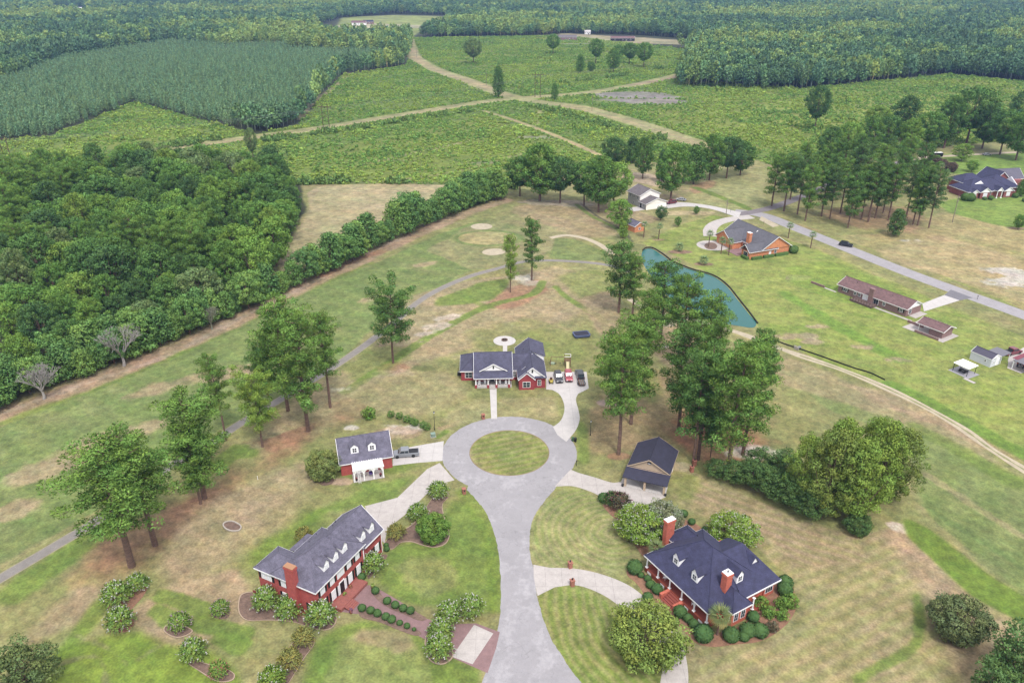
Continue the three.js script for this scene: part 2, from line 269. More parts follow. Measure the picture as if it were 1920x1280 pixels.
stroke([[29.72, -350.8], [35.34, -331.3], [42.95, -315.9], [46.5, -305.1], [47.66, -293]], 2.2, C.green, 0.8, 1.2, 0.8, 14); stroke([[32.2, -350.8], [37.7, -331.3], [45.87, -312.2], [48.58, -294.9]], 1.2, [104, 104, 82], 0.8, 0.8, 0.9, 10);
// the lots in the middle
fill([[-35.48, -237.4], [-18.69, -252.8], [3.82, -259.5], [15.69, -267.7], [34.1, -256.9], [35.48, -237.4], [16.68, -220.2], [-6.29, -205], [-23.82, -191.4], [-36.75, -179.2], [-43.04, -168.2], [-51.32, -158.2], [-59.44, -146.9], [-63.6, -144.8], [-55.13, -173.6], [-47.02, -188.3], [-37.76, -205]], C.dry, 0.8, 5, 1.0, 90);
fill([[-24.83, -237.4], [-11.18, -251.8], [0, -256.9], [-3.55, -237.4], [-13.97, -232.9], [-25.99, -230.7]], C.green, 0.85, 3, 0.8, 40);
fill([[-9.53, -230.7], [-1.83, -246.8], [9.47, -256.9], [12.72, -244.4], [5.24, -232.9], [-1.72, -228.6]], C.straw, 0.9, 3, 0.7, 30); spot(2.84, -256.9, 5, 2.5, C.white, 0.75, 2, 1.8, 12); spot(7.45, -251.8, 5, 2, C.white, 0.6, 2, 1.8, 12);
stroke([[-44.11, -173.6], [-30.6, -198.1], [-19.71, -216.3], [-6.96, -232], [7.21, -242], [11.27, -254.3]], 3.2, C.green, 0.85, 1.5, 0.8, 24);
stroke([[-16.09, -239.7], [-10.48, -232.9], [-5.17, -229.4]], 2.4, C.green, 0.6, 1.5, 0.9, 20);
stroke([[14.78, -249.3], [17.88, -239.7], [24.07, -228.6], [28.35, -220.2], [28.93, -210.5]], 2.6, C.green, 0.85, 1.4, 0.8, 20); stroke([[28.35, -220.2], [33.93, -218.2], [36.14, -216.3]], 1.6, C.green, 0.7, 1.2, 0.8, 20);
for (const [x, z, rx, rz] of [[-23.26, -215.5, 5, 3], [-20.5, -222.3, 5, 2.5], [-25.72, -210.5, 4, 2.2], [-26.74, -205, 2.5, 1.5]]) spot(x, z, rx, rz, [226, 208, 192], 0.9, 2, 1.7, 14, 0.5);
fill([[17.05, -256.9], [29.17, -264.9], [37.89, -256.9], [33.7, -237.4], [23.06, -237.4]], C.green, 0.5, 4, 1.2, 50);
fill([[-16.19, -212.4], [6.77, -224.3], [28.32, -205], [20.85, -191.4], [-9.18, -198.1]], C.green, 0.35, 6, 1.8, 60);
fill([[23.06, -237.4], [34.81, -246.8], [35.02, -220.2], [29.89, -205], [25.9, -212.4]], C.pink, 0.75, 3, 1.1, 40);
spot(-32.62, -188.3, 5, 3, C.straw, 0.75, 2, 1.2, 16); spot(-32.63, -185.2, 7, 2, [214, 194, 176], 0.5, 2, 1.6, 12);
fill([[-47.02, -188.3], [-40.33, -201.5], [-31.03, -201.5], [-31.9, -185.2], [-42.4, -179.2]], C.green, 0.5, 5, 1.4, 40);
fill([[-45.23, -179.2], [-29.39, -188.3], [-13.05, -185.2], [-12.11, -168.2], [-23.64, -163.1], [-41.53, -160.6], [-49.6, -151.3], [-58.8, -144.8], [-53.16, -165.6]], [190, 178, 134], 0.7, 6, 1.2, 60);
spot(-23.95, -188.3, 4, 1.6, C.olive, 0.7, 1.5, 1.2, 12);
// pine straw under the left pines and along the path
fill([[-83.6, -101.2], [-80.6, -117.9], [-72.2, -127.7], [-64.4, -136.8], [-58.8, -144.8], [-51.32, -158.2], [-45.73, -168.2], [-42.53, -165.6], [-45.66, -155.8], [-50.95, -146.9], [-58.67, -136.8], [-62.2, -124.3], [-63.3, -113.3], [-68.3, -106.3], [-74, -102.4]], C.straw, 0.9, 9, 1.0, 40);
fill([[-59.52, -151.3], [-51.32, -158.2], [-46.73, -160.6], [-49.6, -151.3], [-54.59, -146.9]], C.straw, 0.9, 2, 0.8, 20); spot(-61.3, -146.9, 4, 2, C.green, 0.8, 2, 0.9, 20);
fill([[-68.9, -142.7], [-64.5, -151.3], [-60.4, -150.2], [-63.4, -140.7]], C.green, 0.9, 2, 0.8, 20);
stroke([[-89.2, -101.2], [-84.9, -110.5], [-80, -121], [-73.6, -131.2]], 6, C.green, 0.85, 3, 0.9, 30);
fill([[-81.7, -88.5], [-82.3, -98.7], [-77.6, -107.7], [-68.6, -105], [-70.7, -97.5], [-76.4, -92.9]], C.pink, 0.8, 4, 1.0, 40);
fill([[-75.4, -83.5], [-73.8, -92.9], [-73.1, -102.4], [-71.1, -106.3], [-69, -103.7], [-70.5, -95.1], [-71.3, -83.5]], [156, 184, 92], 0.8, 3, 0.8, 40);
fill([[-77.3, -73.6], [-78.7, -83.5], [-72.3, -91.8], [-62.4, -95.1], [-46.32, -89.6], [-40.99, -83.5], [-37.92, -73.6]], C.bright, 0.95, 4, 0.6, 30); fill([[-77.3, -73.6], [-78.7, -83.5], [-72.3, -91.8], [-62.4, -95.1], [-46.32, -89.6], [-40.99, -83.5], [-37.92, -73.6]], [178, 196, 104], 0.6, 2, 1.8, 40);
for (const l of [[[-72.6, -94], [-65.9, -91.2], [-60.8, -87.5]], [[-73.5, -87.5], [-66.9, -89.6], [-62.3, -83.5]], [[-60.4, -88.5], [-58.14, -91.2], [-56.85, -92.3]]]) stroke(l, 0.9, [168, 160, 124], 0.6, 0.8, 1.3, 10);
fill([[-66.7, -98.7], [-60.6, -106.3], [-50.34, -110.5], [-45.92, -102.4], [-46.02, -94], [-54.45, -90.7], [-61.9, -94]], C.pink, 0.8, 3, 1.1, 30);
for (const l of [[[-63.2, -103.4], [-57.71, -101.4], [-51.73, -98.9]], [[-62.8, -100.2], [-59.17, -98.1], [-54.42, -95.1]], [[-54.18, -96.9], [-48.17, -95.1], [-43.19, -93.4]], [[-49.56, -94], [-46.35, -92.3], [-42.95, -91.2]]]) stroke(l, 3.4, C.green, 0.85, 1.2, 0.9, 14);
stroke([[-46.39, -110.5], [-43.79, -119.4], [-40.47, -127.7], [-36.81, -136.8], [-30.54, -140.7], [-21.6, -144.8]], 7, C.green, 0.85, 4, 0.9, 40); fill([[-42.91, -124.3], [-36.62, -135.9], [-26.46, -136.8], [-18.79, -140.7], [-24.42, -130.3], [-32.65, -126.8]], [142, 172, 92], 0.7, 3, 1.0, 30);
fill([[-56.32, -126], [-48.31, -136.8], [-39.94, -140.7], [-29.75, -135.9], [-38.99, -126], [-47.51, -117.9], [-50.79, -111.9]], C.dry, 0.55, 5, 1.4, 50);
fill([[-47.08, -168.2], [-41.35, -173.6], [-34.55, -165.6], [-39.77, -158.2]], C.straw, 0.4, 3, 1.4, 20);
fill([[-67.5, -109.1], [-67.4, -121], [-61.1, -130.3], [-51.41, -139.7], [-42.46, -146.9], [-38.4, -144.8], [-43.73, -132.1], [-49.23, -120.2], [-52.31, -110.5], [-59.29, -103.1]], C.dry, 0.85, 7, 0.9, 40);
fill([[-33.05, -117.9], [-40.19, -113.3], [-47.52, -107.7], [-51.33, -110.5], [-46.75, -122.6], [-40.17, -131.2]], [140, 164, 84], 0.5, 6, 1.0, 40);
spot(-38.78, -157.7, 2.2, 1.2, C.white, 0.9, 0.8, 1.4, 8); spot(-26.15, -157, 4.2, 2.4, C.white, 0.85, 1.2, 1.6, 9); spot(-27.21, -155.4, 6, 3, [206, 176, 150], 0.6, 1.5, 1.3, 12); spot(-44.66, -176.4, 3, 1.2, C.white, 0.6, 1.5, 1.6, 9);
stroke([[-17.86, -157], [-14.19, -159.4], [-12.75, -161.1]], 1.8, [206, 180, 140], 0.8, 1, 1.2, 10); stroke([[-18.14, -153.1], [-16.65, -154.7], [-15.29, -156.8]], 1.6, C.green, 0.9, 0.8, 0.5, 10);
spot(-36.7, -136.2, 2.6, 1.4, [214, 184, 162], 0.8, 1, 1.2, 10);
// lawns beside the street
fill([[-24.12, -113.3], [-20.66, -117.9], [-16.53, -117.9], [-12.27, -131.2], [-8.84, -129.4], [-3.07, -116.3], [-2.1, -105], [-1.99, -97.5], [-10.14, -99.9], [-18.59, -101.2], [-25, -106.3]], C.green, 0.85, 3, 0.8, 40); fill([[-21.71, -110.5], [-16.22, -114.8], [-10.95, -111.9], [-9.53, -105], [-14.87, -101.2]], C.dry, 0.35, 3, 1.6, 26);
stroke([[-11.1, -134], [-7.07, -126.8], [-3.92, -117.9], [-2.76, -110.5], [-2.36, -103.7], [-2.19, -98.7]], 4, C.bright, 0.6, 2, 0.7, 30);
fill([[-32.79, -83.5], [-31.86, -94], [-25.39, -97.5], [-14.05, -92.9], [-8.51, -88.5], [-4.65, -87.5], [-4.55, -73.6], [-30.33, -73.6]], C.green, 0.9, 3, 0.7, 40); fill([[-29.51, -83.5], [-28.1, -92.9], [-21.41, -95.1], [-13.72, -89.6], [-11.39, -82.5]], [170, 176, 118], 0.7, 2, 1.6, 40); fill([[-28.32, -94], [-19.63, -95.1], [-13.94, -91.8], [-18.94, -90.1]], C.pink, 0.6, 2, 1.4, 24);
const oval = [[3.49, -111.9], [3.42, -118.6], [4.53, -125.1], [7.77, -130.3], [11.57, -134.2], [16.31, -132.7], [19.24, -128.6], [22.21, -121.8], [23.32, -114.8], [22.7, -110.5], [18.46, -108], [9.8, -109.3], [3.96, -110.7]];
fill(oval, [178, 178, 122], 0.9, 2, 0.5, 40); fill(oval, C.green, 0.4, 2, 1.8, 30); fill(oval, [200, 186, 142], 0.55, 2, 0.7, 20, rings(19.81, -119.4, 1.5));
const lower = [[4.52, -103.1], [7.63, -105], [12.34, -104.4], [16.73, -101.2], [19.86, -96.9], [22.83, -92.9], [24.35, -89.1], [22.95, -83.5], [20.85, -73.6], [12.13, -73.6], [10.66, -83.5], [7.75, -90.1], [5.42, -96.9]];
fill(lower, [168, 180, 110], 0.9, 2, 0.6, 40); fill(lower, C.green, 0.55, 2, 1.7, 36); fill(lower, [198, 186, 136], 0.55, 2, 0.7, 20, rings(40.89, -101.2, 1.6));
// the broad dry lawn on the right, mown in lanes
const dryR = [[28.11, -102.4], [32.74, -94], [29.16, -89.6], [25.02, -73.6], [78.9, -73.6], [87, -97.5], [83.4, -107.7], [80.6, -117.9], [78.2, -121.8], [66.1, -117.9], [54.16, -126], [42.56, -136.8], [37.59, -140.7], [33.14, -129.4], [45.87, -119.4], [50.43, -107.7], [46.39, -95.1], [36.59, -91.8], [30.33, -95.1]];
fill(dryR, [204, 182, 144], 0.95, 3, 0.4, 40); fill(dryR, C.pink, 0.6, 2, 2.0, 50); fill(dryR, [174, 176, 116], 0.4, 2, 2.0, 60); fill(dryR, [166, 164, 106], 0.75, 2, 0.9, 30, stripes(2.4, 62));
const dryT = [[34.51, -136.8], [42.56, -136.8], [55.51, -123.4], [65.8, -117.1], [67.7, -111.9], [52.83, -109.1], [49.58, -117.9], [45.49, -126], [36.09, -127.7]]; fill(dryT, [198, 172, 140], 0.8, 3, 0.5, 30); fill(dryT, [168, 162, 108], 0.65, 2, 0.8, 20, stripes(2.2, 120));
stroke([[72, -103.7], [68.2, -95.1], [65.1, -91.2], [59.35, -88], [52.85, -84.5]], 1.8, C.green, 0.8, 1.2, 0.9, 16);
fill([[71.6, -121], [78.2, -121.8], [80.4, -113.3], [81.3, -103.7], [85.6, -95.1], [78.7, -83.5], [68.9, -83.5], [71.4, -95.1], [71.8, -107.7]], C.pink, 0.7, 4, 1.1, 40);
spot(77.5, -120.8, 3.6, 1.8, [232, 214, 196], 0.95, 1.2, 1.1, 10, -0.5);
// right fairway and its green edge
const fairR = [[71.5, -191.4], [76.4, -188.3], [84.8, -179.2], [99.5, -168.2], [111.6, -138.7], [118.1, -126], [95.7, -92.9], [90.1, -102.7], [87.2, -114.8], [84.1, -125.1], [87.4, -136.8], [92.8, -153.5], [79.7, -165.6]];
fill(fairR, C.fair, 0.95, 3, 0.35, 40); fill(fairR, C.dry, 0.28, 2, 2.1, 120); fill(fairR, C.fairDeep, 0.6, 2, 2.1, 60); fill(fairR, [146, 166, 112], 0.45, 2, 0.3, 40, stripes(9, 40));
stroke([[83.8, -130.3], [86.2, -125.1], [91.1, -116.3], [96.1, -106.3]], 1.5, [134, 158, 112], 0.5, 1.2, 1.1, 16); stroke([[89.9, -140.7], [93.7, -131.2], [97.1, -123.4], [101.4, -114.8]], 2, C.dry, 0.5, 1.5, 1.2, 16);
fill([[78.7, -125.1], [82.1, -121], [84.8, -114.1], [87.3, -107.7], [91.2, -101.4], [93.7, -95.1], [90.4, -92.9], [85.2, -97.5], [80.9, -103.1], [78.7, -111.9], [76.8, -118.6]], C.bright, 0.95, 2, 0.5, 30);
fill([[73.4, -198.1], [78.7, -195.4], [87, -185.2], [98, -170.9], [105.9, -154.7], [114.4, -135.9], [112.1, -132.1], [102.5, -148], [91.9, -163.1], [79.9, -173.6], [70.7, -179.2]], C.dry, 0.7, 4, 1.2, 50);
stroke([[96, -160.6], [102.5, -148], [108.7, -134]], 5, C.green, 0.7, 3, 1.0, 40);
// straw under the right-hand pines
fill([[36.32, -168.2], [43.34, -163.1], [57.11, -160.6], [61.4, -153.5], [57.6, -144.8], [51.68, -140.7], [43.46, -140.7], [39.6, -144.8], [35.92, -158.2]], [192, 136, 108], 0.9, 9, 1.1, 30); spot(55.8, -146.9, 8, 3, C.white, 0.75, 2, 1.7, 12); spot(53.96, -149.1, 6, 2, C.white, 0.6, 2, 1.7, 12);
fill([[18.83, -168.2], [31.9, -185.2], [44.08, -188.3], [44.39, -168.2], [36.37, -153.5], [24.26, -146.9], [18.2, -146.9]], [188, 162, 124], 0.8, 5, 1.2, 50); fill([[31.9, -185.2], [39.67, -188.3], [39.97, -173.6], [32.83, -163.1]], C.green, 0.45, 4, 1.4, 40);
spot(24.13, -145.9, 2.8, 1.6, C.straw, 0.95, 1, 0.6, 10); stroke([[16.48, -160.6], [16.37, -151.3], [15.91, -142.7]], 3, C.green, 0.7, 2, 0.8, 20); fill([[53.22, -237.4], [59.78, -205], [52.29, -179.2], [43.51, -185.2], [38.86, -212.4]], [196, 168, 138], 0.7, 4, 1.2, 40);
spot(46.34, -218.2, 6, 3, C.white, 0.6, 2, 1.7, 14); spot(43.13, -201.5, 3, 1.6, C.white, 0.7, 1.5, 1.4, 10); spot(24.36, -169.5, 3.4, 1.8, [214, 190, 176], 0.9, 1.2, 0.7, 9); spot(37.55, -141.7, 3, 2, [220, 204, 176], 0.7, 1.5, 1.2, 10);
fill([[34.28, -136.8], [38.76, -140.7], [41.2, -135.9], [36.09, -127.7], [33.69, -131.2]], C.green, 0.5, 3, 1.3, 30);
// the right-hand lots
const lots = [[51.13, -294.9], [73.1, -319.6], [90.1, -333.8], [102.9, -312.2], [122, -279.2], [137.4, -243], [155.1, -201.5], [117.5, -140.7], [106.4, -160.6], [96.7, -180.7], [83.2, -199.8], [75.6, -216.3], [75.1, -254.3], [63, -279.2]];
fill(lots, [172, 184, 108], 0.95, 4, 0.6, 50); fill(lots, [196, 184, 128], 0.75, 2, 2.4, 110); fill(lots, [156, 182, 96], 0.75, 2, 2.2, 80); fill(lots, [186, 186, 112], 0.5, 2, 3.0, 30); fill(lots, [150, 180, 94], 0.25, 2, 0.4, 40, stripes(6, 100));
stroke([[91.8, -244.4], [96.3, -228.6], [105.5, -201.5], [110.2, -191.4]], 5, [146, 186, 92], 0.8, 3, 0.8, 40);
for (const [x, z, rx, rz] of [[102.3, -256.9, 5, 3], [88.1, -205, 4, 2], [102.1, -201.5, 4, 1.6], [109.4, -193.1, 5, 2.4], [84.6, -208.7, 8, 3], [94.2, -215.5, 5, 2]]) spot(x, z, rx, rz, [200, 178, 150], 0.8, 2, 1.6, 18);
fill([[85.3, -180.7], [99.9, -175], [109, -160.6], [116.5, -146.9], [112.8, -140.7], [105.3, -153.5], [94.2, -168.2]], C.pink, 0.7, 4, 1.3, 50); stroke([[99.6, -180.7], [107, -166.9], [112.9, -153.5], [118.7, -142.7]], 5, [132, 172, 82], 0.8, 3, 0.7, 40);
const lotsT = [[111.9, -327.4], [131.6, -305.1], [149.2, -305.1], [190.5, -335.4], [244.8, -371.4], [254.5, -361.8], [166.8, -220.2], [156.5, -251.8], [140.8, -285.3], [126.6, -315.9]]; fill(lotsT, [176, 186, 116], 0.95, 4, 0.6, 50); fill(lotsT, [200, 178, 134], 0.75, 2, 1.9, 90);
fill([[140.8, -285.3], [175.5, -305.1], [191.1, -279.2], [183.2, -246.8], [171.9, -228.6], [155.4, -256.9], [143.8, -273.4]], [200, 182, 136], 0.8, 5, 1.2, 60); for (const [x, z, rx, rz] of [[179.3, -262.2, 7, 5], [178.5, -254.3, 8, 4], [169.5, -251.8, 6, 4], [160.3, -298.3, 5, 1.5], [181.5, -261.1, 4, 6]]) spot(x, z, rx, rz, C.white, 0.9, 3, 1.8, 14);
fill([[199, -352.6], [262.3, -392], [260.4, -371.4], [219.4, -305.1], [205.5, -319.6], [195.3, -335.4]], [150, 186, 92], 0.8, 4, 0.8, 40); fill([[134.8, -339.6], [167.3, -348.1], [189.8, -343.8], [168.4, -308.6], [144.7, -315.9]], [176, 142, 112], 0.75, 9, 1.2, 30);
fill([[221.2, -440], [256.8, -456.5], [303.3, -460.8], [303, -440], [276.6, -397.5], [246.5, -403.1], [223, -412.4]], [150, 186, 94], 0.9, 4, 0.7, 40);
fill([[82.1, -352.6], [91.8, -386.7], [113.5, -408.9], [135, -414.8], [131.1, -392], [113.1, -339.6], [102.8, -337.1]], [184, 182, 126], 0.95, 4, 0.6, 40); fill([[88, -381.4], [105.1, -397.5], [101.3, -381.4], [87.5, -366.5]], C.straw, 0.7, 3, 0.9, 30);
stroke([[90.7, -381.4], [97.8, -366.5], [105.8, -348.1], [109.5, -335.4]], 4, [140, 168, 84], 0.8, 2, 0.8, 20);
fill([[56.71, -397.5], [63.2, -414.8], [78.4, -403.1], [81, -386.7], [72, -381.4]], [214, 190, 166], 0.9, 4, 1.0, 30); fill([[65.8, -337.1], [77, -339.6], [92.1, -337.1], [85, -332.1], [68.5, -332.1]], [216, 196, 152], 0.9, 2, 1.2, 20); fill([[48.14, -339.6], [57.77, -339.6], [65.3, -327.4], [54.25, -315.9], [47.79, -327.4]], C.pink, 0.7, 3, 1.0, 20);
spot(65, -284.1, 5, 2.2, [176, 140, 124], 0.9, 1, 0.6, 10); spot(71.2, -270.5, 4, 1.8, [176, 140, 124], 0.9, 1, 0.6, 10); spot(59.27, -298.9, 3, 1.4, [196, 160, 140], 0.8, 1, 0.8, 10);
spot(213.4, -313.7, 4, 2, [176, 140, 118], 0.8, 1, 0.8, 10);
fill([[100, -267.7], [119.8, -273.4], [128.8, -256.9], [134.8, -237.4], [123.4, -220.2], [106.4, -237.4], [96.9, -251.8]], [160, 188, 98], 0.6, 4, 1.0, 50);
// lawn inside the turning circle
spot(-0.6, -147.5, 9.4, 9.4, [182, 176, 124], 1, 0.8, 0.4, 20); fill(ellipse(-0.6, -147.5, 9.2, 9.2), [160, 176, 104], 0.8, 1.2, 1.5, 34); fill(ellipse(-0.6, -147.5, 9.2, 9.2), [196, 180, 140], 0.5, 1, 0.4, 20, stripes(1.9, 70));
fill([[-3.66, -161.8], [-3.42, -172.2], [10.96, -172.2], [11.68, -160.6], [5.22, -161.8]], [188, 178, 130], 0.8, 2, 0.6, 30); fill([[-18.17, -160.6], [-13.45, -168.2], [-6.06, -173.6], [-5.48, -161.8], [-10.32, -159.4], [-14.11, -158.2]], [194, 184, 138], 0.7, 3, 0.9, 30);

function paintTile(x0, x1, z0, z1, W, H, fine) {
  const R = new Float32Array(W * H), Gc = new Float32Array(W * H), B = new Float32Array(W * H), mx = (x1 - x0) / W, mz = (z1 - z0) / H;
  R.fill(120); Gc.fill(140); B.fill(84);
  for (const o of ops) {
    const ia = Math.max(0, Math.floor((o.b[0] - x0) / mx)), ib = Math.min(W, Math.ceil((o.b[1] - x0) / mx)), ja = Math.max(0, Math.floor((o.b[2] - z0) / mz)), jb = Math.min(H, Math.ceil((o.b[3] - z0) / mz));
    const w = ib - ia, h = jb - ja; if (w < 1 || h < 1) continue;
    let m = new Float32Array(w * h); const P = o.p, n = P.length;
    for (let j = 0; j < h; j++) {
      const z = z0 + (ja + j + 0.5) * mz, xs = [];
      for (let k = 0, l = n - 1; k < n; l = k++) { const a = P[k], b = P[l]; if ((a[1] > z) !== (b[1] > z)) xs.push(a[0] + (z - a[1]) / (b[1] - a[1]) * (b[0] - a[0])); }
      xs.sort((p, q) => p - q);
      for (let k = 0; k + 1 < xs.length; k += 2) { const i0 = Math.max(0, Math.ceil((xs[k] - x0) / mx - ia - 0.5)), i1 = Math.min(w - 1, Math.floor((xs[k + 1] - x0) / mx - ia - 0.5)); for (let i = i0; i <= i1; i++) m[j * w + i] = 1; }
    }
    const bxr = Math.round(o.f / mx * 0.5), bzr = Math.round(o.f / mz * 0.5), tmp = new Float32Array(w * h);
    // outside the tile the polygon goes on, so the blur repeats the edge value
    for (let pass = 0; pass < 2; pass++) {
      if (bxr > 0) { for (let j = 0; j < h; j++) { let s = 0; const q = j * w; for (let i = -bxr; i <= bxr; i++) s += m[q + clamp(i, 0, w - 1)]; for (let i = 0; i < w; i++) { tmp[q + i] = s / (2 * bxr + 1); s += m[q + Math.min(w - 1, i + bxr + 1)] - m[q + Math.max(0, i - bxr)]; } } m.set(tmp); }
      if (bzr > 0) { for (let i = 0; i < w; i++) { let s = 0; for (let j = -bzr; j <= bzr; j++) s += m[clamp(j, 0, h - 1) * w + i]; for (let j = 0; j < h; j++) { tmp[j * w + i] = s / (2 * bzr + 1); s += m[Math.min(h - 1, j + bzr + 1) * w + i] - m[Math.max(0, j - bzr) * w + i]; } } m.set(tmp); }
    }
    const [cr, cg, cb] = o.c;
    for (let j = 0; j < h; j++) for (let i = 0; i < w; i++) {
      let t = m[j * w + i]; if (t <= 0.002) continue;
      const x = x0 + (ia + i + 0.5) * mx, z = z0 + (ja + j + 0.5) * mz;
      t += o.n * (noise(x + o.s, z - o.s, o.s * 4) * 0.65 + noise(z, x, o.s * 0.9) * 0.35 - 0.5);
      let a = o.a * sst(0.22, 0.78, t); if (o.pat) a *= o.pat(x, z); if (a <= 0) continue;
      const q = (ja + j) * W + ia + i; R[q] += (cr - R[q]) * a; Gc[q] += (cg - Gc[q]) * a; B[q] += (cb - B[q]) * a;
    }
  }
  const d = new Uint8Array(W * H * 4);
  for (let j = 0; j < H; j++) for (let i = 0; i < W; i++) {
    const x = x0 + (i + 0.5) * mx, z = z0 + (j + 0.5) * mz, q = j * W + i, o = ((H - 1 - j) * W + i) * 4;
    const g = 1 + 0.2 * (noise(x, z, fine * 30) - 0.5) + 0.3 * (noise(z, x, fine * 10) - 0.5) + 0.22 * (rnd() - 0.5) + 0.06 * (noise(x + 40, z, 260) - 0.5), hue = 0.04 * (noise(x - 90, z + 50, fine * 60) - 0.5) + 0.05 * (noise(x, z + 30, fine * 9) - 0.5);
    const st = (noise(x * 0.84 - z * 0.54, (x * 0.54 + z * 0.84) * 0.3, fine * 44) - 0.5) + 0.9 * (noise((x * 0.9 + z * 0.44) * 0.4, z * 0.9 - x * 0.44, fine * 16) - 0.5); // blades lean and dry in streaks
    d[o] = toAlbedo[clamp(R[q] * g * (1 + hue + 0.12 * st), 0, 255) | 0]; d[o + 1] = toAlbedo[clamp(Gc[q] * g * (1 + 0.05 * st), 0, 255) | 0]; d[o + 2] = toAlbedo[clamp(B[q] * 0.98 * g * (1 - hue * 0.8 + 0.12 * st), 0, 255) | 0]; d[o + 3] = 255;
  }
  const t = new THREE.DataTexture(d, W, H); t.colorSpace = THREE.SRGBColorSpace; t.magFilter = THREE.LinearFilter; t.minFilter = THREE.LinearMipmapLinearFilter; t.generateMipmaps = true; t.needsUpdate = true;
  const m = new THREE.MeshStandardMaterial({ map: t, roughness: 1 }); m.name = 'grass_and_soil'; return m;
}
{
  const T = [[-230, 230, -265, -50, 2048, 1024, 1], [-410, 410, -540, -265, 2048, 1024, 1.6], [-760, 760, -1200, -540, 2048, 1024, 4], [-2600, 2600, -3400, -1200, 1024, 512, 14]];
  const P = [], U = [], I = [], mats = [], g = new THREE.BufferGeometry();
  const quad = (x0, x1, z0, z1, m) => { const k = P.length / 3; P.push(x0, 0, z1, x1, 0, z1, x1, 0, z0, x0, 0, z0); U.push(0, 0, 1, 0, 1, 1, 0, 1); g.addGroup(I.length, 6, m); I.push(k, k + 1, k + 2, k, k + 2, k + 3); };
  T.forEach(([x0, x1, z0, z1, W, H, f], i) => { mats.push(paintTile(x0, x1, z0, z1, W, H, f)); quad(x0, x1, z0, z1, i); });
  const rest = new THREE.MeshStandardMaterial({ map: texture(256, 256, (u, v) => { const k = 0.8 + 0.4 * noise(u * 50, v * 50, 50); return [toAlbedo[104] * k, toAlbedo[120] * k, toAlbedo[76] * k]; }, 1), roughness: 1 }); rest.name = 'woodland_floor'; rest.map.repeat.set(9, 9); mats.push(rest);
  const E = 6000;
  for (const [a, b, c, d] of [[-E, E, -50, E], [-E, -230, -265, -50], [230, E, -265, -50], [-E, -410, -540, -265], [410, E, -540, -265], [-E, -760, -1200, -540], [760, E, -1200, -540], [-E, -2600, -3400, -1200], [2600, E, -3400, -1200], [-E, E, -E, -3400]]) quad(a, b, c, d, 4);
  g.setAttribute('position', new THREE.Float32BufferAttribute(P, 3)); g.setAttribute('uv', new THREE.Float32BufferAttribute(U, 2)); g.setIndex(I); g.computeVertexNormals();
  const m = new THREE.Mesh(g, mats); m.name = 'ground'; m.receiveShadow = true; scene.add(m); tag(m, 'grass, dry lawn, pine straw and cleared land all round', 'ground', null, 'structure');
}

